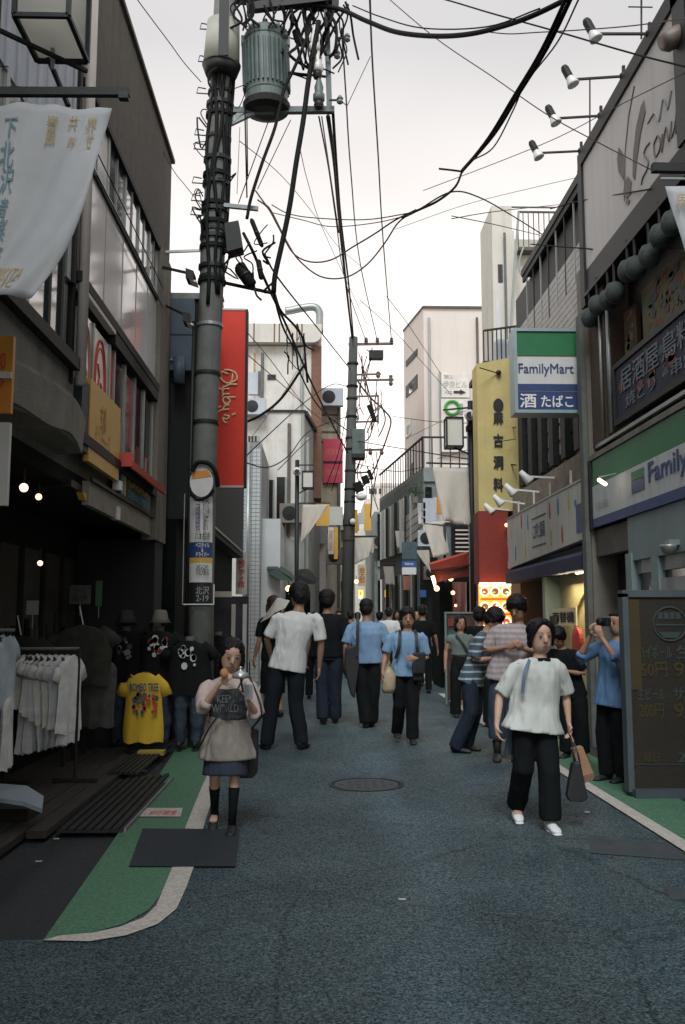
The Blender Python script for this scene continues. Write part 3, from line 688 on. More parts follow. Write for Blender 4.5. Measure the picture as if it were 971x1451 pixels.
# script written top to bottom: pen strokes in photo pixels
strokes = [
 [(323, 530), (314, 527), (313, 536), (321, 543), (330, 541), (336, 537), (334, 529), (327, 525), (318, 524)],
 [(336, 545), (326, 545), (318, 548), (313, 552), (309, 548)], [(330, 529), (329, 538), (325, 545)],
 [(325, 551), (317, 552), (316, 558), (325, 558), (317, 559), (315, 562)],
 [(334, 563), (325, 563), (317, 564), (317, 570), (323, 572), (326, 567), (322, 564)],
 [(317, 572), (325, 574), (319, 575), (317, 580), (325, 580), (315, 581), (308, 584), (307, 578), (313, 576)],
 [(334, 586), (329, 588)],
 [(318, 588), (325, 590), (321, 594), (316, 592), (318, 598), (322, 599)]]
B = MB()
for st in strokes:
    pts = [V(x, y, d0 - .012) for x, y in st]
    B.tube(spline(pts, 4), .0135, 6)
B.build('script_lettering', mCream, rs)

# ================================================================ white tiled building and the big stained one behind
tb = T('tiled_building', 'low white tiled building wall behind the red vertical sign', 'building', (-1.5, 20, 0))
def bx(a, b): return (min(a.x, b.x), max(a.x, b.x), min(a.z, b.z), max(a.z, b.z))
D1 = 22.0
x0, x1, z0, z1 = bx(V(343, 905, D1), V(371, 628, D1)); z0 = 0
MB().box(x0, x1, D1, D1 + 5, z0, z1).build('wall', mGrout, tb)
cnt = 0
for j in range(int((z1 - .1) / .098)):      # courses of small square tiles: too fine to single out, one part
    if j == 0: TB = MB()
    for i in range(int((x1 - x0) / .098)):
        TB.box(x0 + .01 + i * .098, x0 + .095 + i * .098, D1 - .012, D1 - .001, .05 + j * .098, .135 + j * .098)
TB.build('small_tiles', mTile, tb, kind='stuff')
MB().cyl((V(352, 700, D1 - .1).x, D1 - .1, .2), (V(352, 700, D1 - .1).x, D1 - .1, z1), .05).build('downpipe', mAlu, tb, smooth=True)
x2 = V(398, 780, D1 + .6).x
MB().box(x1, x2, D1 + .3, D1 + 5, 0, V(380, 735, D1 + .3).z).build('wall', mTile, tb)

D2 = 25.0
sb = T('stained_building', 'tall stained white concrete building with a duct on its roof', 'building', (-.8, 24, 0))
# upper block
xa = -4.0; xb = V(441, 600, D2 + 2).x; zt = V(400, 490, D2 + 2).z
MB().box(xa, xb, D2 + 2, D2 + 9, 0, zt).build('wall', mStainWall, sb)
x0, x1, z0, z1 = bx(V(440, 870, D2 + 2), V(456, 492, D2 + 2))
MB().box(xb, x1, D2 + 1.95, D2 + 9, V(448, 706, D2 + 2).z, z1 + .02).build('rust_pilaster', mBrickBr, sb)
# rounded tank like parapet
x0 = -3.5; zA = V(400, 489, D2 + 2).z; zB = V(400, 463, D2 + 2).z; xr = V(456, 480, D2 + 2).x
B = MB(); r_ = .28
prof = [(x0, zA)] + [(xr - r_ + r_ * math.sin(t_), zA + r_ - r_ * math.cos(t_)) for t_ in [k * math.pi / 2 / 6 for k in range(7)]] + [(xr, zB), (x0, zB)]
B.prism([(x, D2 + 1.7, z) for x, z in prof], (0, 3.0, 0)); B.build('roof_band', mCreamWall, sb)
for px in (360, 389, 396, 421, 428):
    x = V(px, 475, D2 + 1.7).x
    MB().box(x - .02, x + .02, D2 + 1.69, D2 + 1.72, zA, zB).build('rust_streak', mBrickBr, sb)
du = [V(x, y, D2 + 1.9) for x, y in ((404, 441), (412, 440), (426, 437), (441, 435), (449, 437), (453, 444), (453, 452), (453, 472))]
B = MB(); B.tube(spline(du, 3), .12, 10); B.build('duct', mAlu, sb, smooth=True)
x0, x1, z0, z1 = bx(V(352, 559, D2 + 2), V(367, 528, D2 + 2))
wi = MB().box(x0, x1, D2 + 1.96, D2 + 1.99, z0, z1).build('window', mBlueClad, sb)
MB().box(x1 - .02, x1 + .05, D2 + 1.94, D2 + 1.97, z0 - .03, z1 + .03).build('window_frame', mTanD, wi)
x0, x1, z0, z1 = bx(V(379, 538, D2 + 2), V(391, 531, D2 + 2))
MB().box(x0, x1, D2 + 1.97, D2 + 2.01, z0, z1).build('vent_opening', mInk, sb)
for px, ya, yb in ((361, 500, 528), (361, 562, 600)):
    x = V(px, ya, D2 + 1.99).x
    MB().box(x - .03, x + .03, D2 + 1.992, D2 + 1.998, V(px, yb, D2 + 2).z, V(px, ya, D2 + 2).z).build('rust_stain', M('rust_stain', (.42, .27, .12), .8, .3, 6), sb)
# lower annex in front
xa = V(345, 700, D2).x; xb = V(431, 700, D2).x; zt = V(400, 584, D2).z
MB().box(xa - 1.0, xb, D2 + .01, D2 + 2, 0, zt).build('annex_wall', mStainWall, sb)
MB().box(xa + .6, xb + .04, D2 - .04, D2 + 2, zt, zt + .06).build('annex_coping', mBlack, sb)
B = MB(); pA = V(431, 584, D2); pB = V(443, 612, D2 + 1.9)
B.prism([(xb, D2, 0), (xb, D2, zt), (pB.x + .22, D2 + 3.5, zt - .1), (pB.x + .22, D2 + 3.5, 0)], (-.1, 0, 0)); B.build('annex_side_wall', mGreyWall, sb)
B = MB(); B.prism([(xb + .01, D2, zt + .04), (xb + .01, D2, zt - .08), (pB.x + .25, D2 + 3.5, zt - .2), (pB.x + .25, D2 + 3.5, zt - .08)], (.08, 0, 0)); B.build('annex_roof_edge', mBlack, sb)
for (pa, pb_, ya, yb) in ((381, 387, 680, 735), (391, 404, 676, 848)):
    x0, x1, z0, z1 = bx(V(pa, yb, D2), V(pb_, ya, D2))
    wi = MB().box(x0, x1, D2 - .015, D2 + .02, z0, z1).build('window', mGlassD, sb)
    MB().box(x1, x1 + .04, D2 - .04, D2 + .02, z0, z1).build('window_frame', mAlu, wi)
x0, x1, z0, z1 = bx(V(352, 626, D2), V(368, 618, D2))
wi = MB().box(x0, x1, D2 - .02, D2 + .0, z0, z1).build('louvre_window', mAlu, sb)
for k in range(3): MB().box(x0 + k * .09, x0 + k * .09 + .05, D2 - .035, D2 - .021, z0, z1).build('louvre', mInk, wi)
# grey band and door below
x0, x1, z0, z1 = bx(V(404, 850, D2), V(431, 765, D2)); MB().box(x0, x1, D2 - .02, D2 + .0, 1.9, z1).build('render_patch', mGreyWall, sb)
x0, x1, z0, z1 = bx(V(376, 905, D2), V(398, 830, D2)); MB().box(x0, x1, D2 - .03, D2 + .0, 0, z1).build('shop_opening', mShopDark, sb)
x0, x1, z0, z1 = bx(V(398, 905, D2), V(440, 838, D2)); MB().box(x0, x1, D2 - .03, D2 + .0, 0, z1).build('shop_opening', mShopDark, sb)
# dark window over pole lamp
x0, x1, z0, z1 = bx(V(434, 690, D2 + 2), V(447, 655, D2 + 2))
# white box sign with slanted top
ws = T('white_box_sign', 'white box sign on the wall above the small awning by the tiled wall', 'sign', (-1.1, 20, 2.5))
p = [V(388, 750, 22.4), V(398, 761, 23.4), V(398, 812, 23.4), V(388, 806, 22.4)]
B = MB(); B.prism(p, (-.12, .02, 0)); B.build('box', mWhiteB, ws)
text('田', V(391, 772, 22.5) + Vector((.02, -.05, -.08)), (1, 1.2, 0), ZA, .12, .14, M('olive_ink', (.3, .3, .12)), ws, lift=.02)
# small awnings and umbrella shapes over the shops below
def awn(name, label, p, mat, off=(0, .8, .0)):
    t = T(name, label, 'awning', p[0]); B = MB(); B.prism(p, off); B.build('cloth', mat, t)
    return t
awn('awning', 'dark green curved awning at the tiled wall corner', [V(378, 806, 22.0), V(392, 806, 22.0), V(412, 818, 21.8), V(416, 824, 21.8), V(398, 822, 21.8), V(380, 812, 22.0)], M('dark_green_cloth', (.03, .05, .04)), (0, .6, .15))
awn('awning', 'black pointed awning over the shop with the warm bulb', [V(417, 826, 24.2), V(424, 813, 24.2), V(437, 812, 24.2), V(449, 825, 24.0), V(445, 828, 24.0)], mBlack, (0, .6, .15))
# lean of the street: tan block with magenta sign
gb = T('tan_building', 'slim tan building with a magenta sign behind the second utility pole', 'building', (.5, 31, 0))
D3 = 31.0
x0, x1, z0, z1 = bx(V(453, 900, D3), V(483, 558, D3))
MB().box(x0 - 2, x1, D3, D3 + 6, 0, z1).build('wall', M('tan_wall', (.40, .36, .28), .85, .15, 2, .1, streak=.4), gb)
B = MB(); B.box(x0 - 2, x1 + .05, D3 - .05, D3 + 6, z1, z1 + .08); B.build('coping', mTanD, gb)
for yy in (587, 611): MB().box(x0, x1, D3 - .03, D3, V(470, yy + 2, D3).z, V(470, yy, D3).z).build('string_course', mTanD, gb)
for k in range(3):
    for j in range(2):
        x0_, x1_, z0_, z1_ = bx(V(461 + k * 8, 600 + j * 155, D3), V(466 + k * 8, 592 + j * 150, D3))
        MB().box(x0_, x1_, D3 - .02, D3, z0_, z1_).build('window', mGlassD, gb)
ms = T('magenta_sign', 'magenta vertical sign with white writing on the slim tan building', 'sign', (.5, 30.9, 6))
x0, x1, z0, z1 = bx(V(458, 684, 30.85), V(486, 622, 30.85))
MB().box(x0, x1, 30.85, 30.97, z0, z1).build('board', mMagenta, ms)
MB().box(x0, x1, 30.83, 30.85, V(470, 656, 30.8).z, V(470, 653, 30.8).z).build('stripe', mInk, ms)
text('喫茶室', (x0 + .1, 30.85, V(470, 645, 30.85).z), XA, ZA, (x1 - x0) * .7, .22, mPinkInk, ms)
text('営業中', (x0 + .1, 30.85, V(470, 674, 30.85).z), XA, ZA, (x1 - x0) * .7, .22, mPinkInk, ms)
# darker brown low block under the banner, brown dome awning
x0, x1, z0, z1 = bx(V(445, 900, 29), V(464, 742, 29))
lb = T('brown_building', 'low brown fronted shop behind the banner pole on the west side', 'building', (-.1, 27, 0))
MB().box(x0 - .3, x1, 29, 30.8, 0, z1).build('wall', mGreyWall, lb)
x0, x1, z0, z1 = bx(V(447, 850, 28.9), V(462, 770, 28.9)); MB().box(x0, x1, 28.95, 29, z0, z1).build('window', mGlassD, lb)
x0, x1, z0, z1 = bx(V(445, 905, 28.9), V(466, 838, 28.9)); MB().box(x0, x1, 28.9, 29, 0, z1).build('shop_opening', mShopDark, lb)
def flat_sign(name, label, px0, px1, py0, py1, d_, mat, body=None, ink=mInk, th=.1, pad=.12, bold=0):
    x0, x1, z0, z1 = bx(V(px0, py1, d_), V(px1, py0, d_))
    t = T(name, label, 'sign', ((x0 + x1) / 2, d_, z0))
    MB().box(x0, x1, d_, d_ + th, z0, z1).build('board', mat, t)
    if body:
        w_, h_ = x1 - x0, z1 - z0
        text(body, (x0 + w_ * pad, d_, z0 + h_ * pad), XA, ZA, w_ * (1 - 2 * pad), h_ * (1 - 2 * pad), ink, t, bold=bold)
    return t
flat_sign('yellow_banner_sign', 'yellow signboard peeping out behind the tilted banner cloth', 448, 467, 713, 745, 26.0, mYellow)
flat_sign('white_vertical_sign', 'white signboard behind the utility pole above the orange writing', 467, 486, 718, 744, 27.5, mWhiteB)
flat_sign('orange_letter_sign', 'narrow white sign with orange characters under the yellow board', 465, 473, 747, 785, 27, mWhiteB, '質\n店\n屋', mOrange)
flat_sign('ochre_sign', 'ochre strip sign next to the orange characters', 473.5, 479, 747, 792, 27, mYellow)
flat_sign('small_red_sign', 'white sign with red vertical writing in front of the tiled wall', 334, 350, 783, 842, 19.8, mWhiteB, '㊙\nビ\nデ\nオ\n館', mRedInk, pad=.16, bold=.02)
flat_sign('slim_white_sign', 'slim white panel with faint writing beside the dark building edge', 335, 344, 692, 748, 19.3, mWhiteB)
flat_sign('slim_blue_sign', 'slim dark blue panel just below the slim white one', 335, 344, 749, 782, 19.3, mNavy)
# poster racks on the pavement: grid of framed photos
pr = T('poster_rack', 'standing rack of small framed photos near the leaning white board', 'display rack', (-1.5, 23.5, 0))
x0, x1, z0, z1 = bx(V(349, 950, 23.5), V(381, 878, 23.5))
MB().box(x0, x1, 23.52, 23.56, 0, z1).build('back_panel', mAlu, pr)
nx, nz = 3, 6
for i in range(nx):
    for j in range(nz):
        w_, h_ = (x1 - x0) / nx, (z1 - .1) / nz
        fr = MB().box(x0 + i * w_ + .02, x0 + (i + 1) * w_ - .02, 23.49, 23.52, .1 + j * h_ + .015, .1 + (j + 1) * h_ - .015).build('photo_frame', mNavy if (i + j) % 3 else M('dark_photo', (.02, .03, .06)), pr)
        MB().box(x0 + i * w_ + .05, x0 + i * w_ + .05 + w_ * .3, 23.48, 23.489, .1 + j * h_ + .05, .1 + j * h_ + h_ * .6).build('photo_patch', random.choice([mWhiteB, mBlueClad, mBanTeal, mPinkInk]), fr)
fs = T('leaning_board', 'tilted white narrow board leaning beside the photo rack', 'board', (-1.6, 16.5, 0))
B = MB(); B.prism([V(334, 886, 16), V(340, 884, 16), V(358, 935, 16), V(351, 938, 16)], (0, .05, 0)); B.build('board', mAluW, fs)
B = MB(); B.bar((V(343, 900, 16.1).x, 16.1, V(343, 900, 16.1).z), (V(356, 940, 16.3).x, 16.6, 0), .02); B.build('strut', mBlack, fs)
MB().bar((V(354, 937, 16.02).x, 16.02, V(354, 937, 16.02).z), (V(354, 937, 16.02).x, 16.02, 0), .02).build('post', mBlack, fs)
# ================================================================ east side: the corner store building (facade plane x = 3.3)
EX = 3.3
eb = T('store_building', 'dark corner building with a convenience store under lanterns and a white upper sign wall', 'building', (3.4, 6, 0))
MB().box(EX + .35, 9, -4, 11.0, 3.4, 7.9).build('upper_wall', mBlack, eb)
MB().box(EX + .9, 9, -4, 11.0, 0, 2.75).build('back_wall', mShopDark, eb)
MB().box(EX + .04, 9, -4, 11.0, 2.75, 3.4).build('sign_backing', mGreyWall, eb)
# taupe sloping cornice above the green band
B = MB(); B.prism([(EX - .02, -4, 3.41), (EX - .02, -4, 3.47), (EX + .35, -4, 3.62), (EX + .35, -4, 3.41)], (0, 14.95, 0)); B.build('cornice', mTan, eb)
B = MB(); B.box(EX + .05, EX + .09, -4, 10.9, 3.56, 3.60); B.build('cornice_rail', mAlu, eb)
# corner pillar, two faces
MB().box(EX - .0, EX + .35, 10.98, 11.3, 0, 5.9).build('corner_pillar', mTan, eb)
MB().box(EX - .06, EX + .0, 11.02, 11.18, 0, 5.3).build('corner_pipe_cover', mConc, eb)
MB().box(EX + .05, EX + .35, 10.4, 10.98, 3.6, 5.7).build('brown_return', M('brown_tile_dark', (.09, .06, .04), .8, .3, 20, .3), eb)
MB().cyl((EX + .03, 10.2, 3.62), (EX + .03, 10.2, 5.2), .028).build('downpipe', mAlu, eb, smooth=True)
MB().cyl((EX + .03, 10.5, 3.62), (EX + .03, 10.5, 5.2), .018).build('downpipe', mAlu, eb, smooth=True)
# upper white board with painted branch
sw = T('upper_billboard', 'large white upper billboard with a painted grey branch and slanting letters', 'sign', (EX, 9, 5.8))
MB().box(EX, EX + .12, 7.9, 10.86, 5.8, 7.18).build('board', M('billboard_white', (.50, .49, .48), .6, .05, 1, .05, streak=.15), sw)
MB().box(EX - .03, EX + .3, 7.4, 11.0, 7.18, 7.36).build('frame_top', mBlack, sw)
MB().box(EX - .03, EX + .3, 4.0, 7.9, 7.18, 7.36).build('frame_top', mBlack, sw)
MB().box(EX - .03, EX + .3, 10.86, 11.02, 5.35, 7.18).build('frame_side', mBlack, sw)
MB().box(EX - .0, EX + .3, 4.0, 11.0, 5.45, 5.8).build('frame_bottom', mBlack, sw)
MB().box(EX - .02, EX + .25, 7.62, 7.9, 5.8, 7.2).build('frame_side', mSteelD, sw)
MB().box(EX, EX + .1, 3.5, 7.62, 5.8, 7.18).build('board_near', mBlueClad, sw)
mPaintG = M('grey_brown_paint', (.16, .14, .12), .7, .2, 5)
def wall_poly(pts, X, th=.006):   # outline in pixels -> flat print on the facade
    return [WX(px, py, X) for px, py in pts], (-th, 0, 0)
for pts in ([(877, 209), (883, 217), (886, 235), (884, 255), (877, 243), (875, 225)],
            [(913, 142), (915, 158), (908, 190), (903, 225), (900, 255), (897, 250), (898, 215), (902, 180), (909, 150)],
            [(890, 250), (895, 258), (894, 275), (888, 282), (884, 272), (886, 258)], [(889, 281), (893, 284), (891, 290), (887, 288)]):
    B = MB(); p, o_ = wall_poly(pts, EX - .003); B.prism(p, o_); B.build('painted_leaf', mPaintG, sw)
MB().tube([WX(899, 122, EX - .004), WX(891, 165, EX - .004), WX(886, 215, EX - .004), (WX(885, 285, EX - .004))], .008, 5).build('painted_stem', mPaintG, sw)
for st in ([(921, 202), (915, 210), (913, 220), (919, 228), (917, 240), (911, 252), (909, 262)],
           [(932, 192), (927, 205), (929, 222), (935, 212), (936, 198), (932, 192)],
           [(939, 190), (938, 216), (944, 180), (948, 200), (952, 172)], [(952, 172), (951, 195), (956, 182), (960, 150)], [(960, 150), (958, 190)]):
    MB().tube(spline([WX(x, y, EX - .004) for x, y in st], 4), .010, 5).build('painted_letter', mPaintG, sw)
MB().tube(spline([WX(x, y, EX - .004) for x, y in [(918, 175), (928, 160), (934, 172), (940, 140), (946, 155), (952, 128)]], 4), .01, 5).build('faint_letters', M('faint_print', (.30, .32, .34), .6), sw)
# arm lamps above the billboard
for i, (yy, pxa, pya, word) in enumerate(((0, 838, 48, 'first'), (1, 806, 113, 'second'), (2, 782, 168, 'third'), (3, 758, 217, 'fourth'))):
    roots = [(921, 47), (884, 107), (852, 163), (824, 213)][i]
    rt_ = WX(roots[0], roots[1] + 1, EX); hd = V(pxa + 3, pya, rt_.y)
    t = T('arm_spotlight', ['highest arm spotlight beside the roof aerial', 'second arm spotlight down the sloping billboard edge', 'third arm spotlight down the sloping billboard edge', 'lowest arm spotlight at the far corner of the billboard'][i], 'spotlight', rt_, 'arm spotlights over the billboard')
    MB().bar(rt_, hd, .022).build('arm', mBlack, t)
    MB().ball(rt_, .05, seg=8, rings=6).build('mount', mBlack, t)
    ax = Vector((.35, -.1, -.85)).normalized()
    MB().lathe(hd - ax * .05, [(.03, -.06), (.036, 0), (.04, .02), (.066, .10), (.068, .12), (.06, .124)], 12, axis=ax).build('lamp_shade', mLampWhite, t, smooth=True)
    MB().lathe(hd - ax * .05, [(.032, -.13), (.044, -.10), (.044, .015)], 12, axis=ax).build('lamp_neck', mBlack, t)
    MB().bar(rt_ + Vector((0, 0, .0)), (rt_.x - .0, rt_.y, rt_.z + .0 + .12), .03).build('bracket', mBlack, t)
# roof aerial and rods
ae = T('roof_aerial', 'thin roof aerial mast with short crossbars above the billboard', 'aerial', (3.5, 9.5, 7.3))
for (px, pa, pb) in ((909, -20, 55), (836, 113, 190)):
    q = WX(px, pb, EX + .1); q2 = V(px, pa, q.y); MB().bar(q, q2, .016).build('mast', mBlack, ae)
q = WX(909, 10, EX + .1)
for k in range(3): MB().bar(q + Vector((-.14, 0, .12 * k)), q + Vector((.12, 0, .1 * k)), .01).build('crossbar', mBlack, ae)
# big outdoor lamp at the top corner
t = T('outdoor_lamp', 'brownish cylinder lamp jutting over the dark post at the billboard top', 'lamp', WX(960, 50, EX))
a = V(938, 62, 7.8); b = V(985, 38, 7.8)
MB().lathe(a, [(.0, 0), (.07, .0), (.10, .05), (.09, .3), (.06, .34)], 12, axis=(b - a)).build('shade', M('lamp_brown', (.16, .12, .10), .5), t, smooth=True)

# row of paper lanterns and the izakaya style pictures under the eave
for i in range(12):
    y = 10.7 - i * .33 + .06 * math.sin(i * 2.7)
    z = 5.14 + .05 * math.sin(i * 1.9)
    t = T('round_lantern', 'round paper lantern under the black eave, %s from the corner pillar' % ['first', 'second', 'third', 'fourth', 'fifth', 'sixth', 'seventh', 'eighth', 'ninth', 'tenth', 'eleventh', 'twelfth'][i], 'lantern', (EX - .02, y, z), 'round paper lanterns under the black eave')
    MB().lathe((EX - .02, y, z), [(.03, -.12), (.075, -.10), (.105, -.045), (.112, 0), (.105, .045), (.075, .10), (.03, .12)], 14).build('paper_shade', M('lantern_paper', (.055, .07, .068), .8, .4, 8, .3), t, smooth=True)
    MB().cyl((EX - .02, y, z + .11), (EX - .02, y, z + .34), .02, seg=8).build('cap', mBlack, t)
MB().bar((EX - .02, 4, 5.47), (EX - .02, 10.9, 5.47), .04).build('lantern_rail', mBlack, eb)
# picture boards
def art_board(name, label, y0, y1, z0, z1, base, cols, X=EX + .2, n=40, seed=1):
    t = T(name, label, 'poster', (X, (y0 + y1) / 2, z0))
    MB().box(X, X + .05, y0, y1, z0, z1).build('board', base, t)
    rnd = random.Random(seed)
    for k in range(len(cols)):
        B = MB()
        for _ in range(n // len(cols)):
            y = rnd.uniform(y0 + .1, y1 - .1); z = rnd.uniform(z0 + .06, z1 - .06); r = rnd.uniform(.02, .10)
            m_ = 5 + rnd.randrange(4)
            pts = [(X - .001 - .0015 * k, y + r * (1.2 + rnd.uniform(-.4, .4)) * math.cos(a), z + r * rnd.uniform(.5, 1) * math.sin(a)) for a in [j * math.tau / m_ for j in range(m_)]]
            pts = [(x, min(max(yy, y0), y1), min(max(zz, z0), z1)) for x, yy, zz in pts]
            B.prism(pts, (-.0012, 0, 0))
        B.build('printed_shape', cols[k], t, kind='stuff')
    return t
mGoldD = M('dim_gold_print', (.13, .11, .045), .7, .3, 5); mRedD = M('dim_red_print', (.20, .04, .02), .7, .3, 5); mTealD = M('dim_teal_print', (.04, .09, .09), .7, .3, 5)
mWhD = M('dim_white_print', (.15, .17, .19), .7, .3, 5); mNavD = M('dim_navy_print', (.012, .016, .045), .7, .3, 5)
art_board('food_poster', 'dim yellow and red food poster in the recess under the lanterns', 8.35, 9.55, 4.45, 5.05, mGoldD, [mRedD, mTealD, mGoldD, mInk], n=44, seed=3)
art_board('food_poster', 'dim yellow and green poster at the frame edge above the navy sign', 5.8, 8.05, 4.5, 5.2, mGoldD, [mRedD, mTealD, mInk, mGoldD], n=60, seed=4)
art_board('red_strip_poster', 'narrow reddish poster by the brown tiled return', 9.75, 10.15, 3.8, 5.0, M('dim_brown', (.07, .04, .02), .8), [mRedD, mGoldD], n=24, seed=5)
ns = art_board('navy_signboard', 'navy signboard crowded with white writing and red spots above the cornice', 5.6, 10.02, 3.72, 4.30, mNavD, [mTealD, mNavD, mRedD], X=EX + .04, n=36, seed=6)
for b_, y_, z_, w_, h_ in (('居酒屋', 9.85, 3.98, 1.15, .26), ('鳥料理', 8.62, 3.98, 1.15, .26), ('焼とり・串焼', 9.7, 3.78, 1.9, .15), ('宴会', 7.3, 3.85, .9, .36)):
    text(b_, (EX + .036, y_, z_), RU, ZA, w_, h_, mWhD, ns, bold=.01)
MB().box(EX + .02, EX + .1, 5.6, 10.08, 4.30, 4.36).build('frame_rail', mBlack, ns); MB().box(EX + .02, EX + .1, 5.6, 10.08, 3.66, 3.72).build('frame_rail', mBlack, ns)
MB().box(EX + .02, EX + .1, 10.02, 10.08, 3.72, 4.30).build('frame_side', mBlack, ns)

# convenience store fascia sign
fs = T('store_fascia_sign', 'long green, white and blue store fascia with big navy lettering over the entrance', 'sign', (EX, 8, 2.6))
MB().box(EX, EX + .045, 3.5, 10.93, 3.09, 3.40).build('green_band', mFgreen, fs)
MB().box(EX - .002, EX + .045, 3.5, 10.93, 2.70, 3.09).build('white_band', M('fascia_white', (.50, .54, .55), .5, .06, 2, streak=.3), fs)
MB().box(EX - .004, EX + .045, 3.5, 10.93, 2.595, 2.70).build('blue_band', mNavy, fs)
MB().box(EX - .02, EX + .05, 10.90, 11.0, 2.58, 3.42).build('end_cap', mBlack, fs)
MB().box(EX - .008, EX, 9.12, 9.50, 2.95, 3.04).build('emblem_green', mFgreen, fs)
MB().box(EX - .008, EX, 9.12, 9.50, 2.815, 2.94).build('emblem_blue', mNavy, fs)
text('FamilyMart', (EX - .004, 9.0, 2.79), RU, ZA, 1.75, .27, mNavy, fs, bold=.012)
text('下北沢店', (EX - .004, 10.8, 2.79), RU, ZA, .5, .09, mAlu, fs)
t = T('sign_lamp', 'small lit lamp in front of the green end of the store fascia', 'lamp', WX(853, 682, EX - .2))
a = WX(849, 680, EX - .2); b = WX(858, 686, EX - .2)
MB().tube([a, b], .022, 8).build('tube', mTubeW, t); MB().bar(a + Vector((0, 0, .03)), (EX + .02, a.y, a.z + .08), .015).build('arm', mAlu, t)
# store front: pale steel header, frames, glass
MB().box(EX + .02, EX + .1, 3.5, 9.75, 2.12, 2.59).build('header_panel', M('header_blue_grey', (.20, .26, .27), .6, .08, 2, .05, streak=.1), eb)
MB().box(EX + .04, EX + .15, 9.78, 10.95, 2.25, 2.57).build('header_panel', mTanD, eb)
MB().box(EX + .0, EX + .12, 9.62, 9.80, 0, 2.2).build('door_post', M('post_blue_grey', (.20, .27, .28), .5, .1, 2), eb)
MB().box(EX + .02, EX + .12, 8.9, 9.1, 0, 2.12).build('door_post', M('post_blue_grey', (.20, .27, .28)), eb)
MB().box(EX + .06, EX + .12, 3.5, 9.6, 1.98, 2.12).build('door_rail', mAlu, eb)
gl_ = MB().box(EX + .09, EX + .11, 3.5, 9.6, .25, 1.98).build('store_glass', mGlassD, eb)
for y in (5.2, 6.9, 8.0): MB().box(EX + .06, EX + .13, y, y + .05, .2, 2.0).build('mullion', mAlu, gl_)
MB().box(EX + .04, EX + .14, 3.5, 9.6, 0, .25).build('plinth', mBlack, eb)
MB().box(EX + .3, EX + .9, 9.8, 10.98, 0, 2.25).build('alcove_wall', M('alcove', (.022, .022, .02), .8, .3, 6), eb)
wp = T('window_notice', 'plain pale notice stuck inside the store window above the brown stand', 'notice', (EX + .05, 8.5, 1.6))
a = WX(923, 812, EX + .05); b = WX(1010, 845, EX + .05)
MB().box(EX + .04, EX + .06, b.y, a.y, 1.68, 1.90).build('paper', M('notice_grey', (.36, .37, .38), .7, .08, 2), wp)
t = T('dome_camera', 'small grey dome camera on the store header', 'camera', WX(957, 780, EX))
c_ = WX(957, 778, EX); MB().lathe(c_ + Vector((-.06, 0, 0)), [(.02, -.05), (.06, -.03), (.08, .02), (.08, .04)], 12).build('dome', mAlu, t, smooth=True)
MB().obox(c_ + Vector((-.02, 0, .06)), XA, YA, ZA, .12, .12, .05).build('base_plate', mAlu, t)

# upright banner stand with dark menu art in front of the store
ms = T('menu_stand', 'dark wheeled banner stand with dim gold prices and a round emblem', 'sign stand', (2.85, 8.0, 0))
PX0, PX1 = 888, 985; dS = 7.95
a = V(889, 846, dS); b = V(992, 1112, dS)
MB().box(a.x, b.x, dS, dS + .05, .06, a.z).build('board', M('stand_brown', (.020, .016, .010), .6, .25, 3), ms)
MB().box(a.x - .05, a.x, dS - .02, dS + .10, .05, a.z + .03).build('frame_side', M('stand_frame', (.07, .09, .10), .5), ms)
MB().box(a.x - .05, b.x, dS - .02, dS + .10, a.z + .0, a.z + .06).build('frame_top', M('stand_frame', (.07, .09, .10)), ms)
MB().box(a.x - .02, b.x, dS - .10, dS + .25, .0, .075).build('foot', M('stand_foot', (.05, .07, .085), .4), ms)
MB().box(a.x + .0, a.x + .10, dS - .006, dS, .9, a.z - .02).build('gold_stripe', M('stand_gold', (.05, .035, .008), .7), ms)
xc, zc = V(949, 884, dS).x, V(949, 884, dS).z
mEm = M('emblem_teal', (.035, .055, .055), .6); mPr = M('price_gold', (.048, .036, .008), .6)
B = MB(); R0 = .145
B.tube([(xc + R0 * math.cos(a_), dS - .004, zc + R0 * math.sin(a_)) for a_ in [i * math.tau / 32 for i in range(33)]], .009, 5, caps=False)
B.build('emblem_ring', mEm, ms)
B = MB()
for k in range(4): B.box(xc - .10 + k * .052, xc - .06 + k * .052, dS - .006, dS - .001, zc + .04, zc + .1)
B.box(xc - .125, xc + .125, dS - .006, dS - .001, zc - .015, zc + .0); B.prism([(xc - .1, dS - .001, zc - .07), (xc + .1, dS - .001, zc - .07), (xc + .06, dS - .001, zc - .12), (xc - .06, dS - .001, zc - .12)], (0, -.005, 0))
B.build('emblem_mark', mEm, ms)
def stand_txt(s, px0, px1, py0, py1, mt_): 
    p = V(px0, py1, dS); q = V(px1, py0, dS); text(s, (p.x, dS, p.z), XA, ZA, q.x - p.x, q.z - p.z, mt_, ms, bold=.02)
stand_txt('ハイボール', 905, 952, 914, 933, mEm); stand_txt('生', 958, 985, 914, 933, mEm)
stand_txt('50円', 908, 945, 938, 960, mPr); stand_txt('99', 955, 985, 938, 960, mPr)
stand_txt('生ビール', 904, 942, 974, 992, mEm); stand_txt('サワ', 954, 985, 974, 992, mEm)
stand_txt('200円', 906, 940, 996, 1018, mPr); stand_txt('99', 955, 985, 996, 1018, mPr)
stand_txt('毎日', 912, 934, 1066, 1080, mPr); stand_txt('24', 960, 985, 1066, 1080, mEm)
MB().box(a.x, b.x, dS - .006, dS, .27, .275).build('footer_line', mEm, ms)

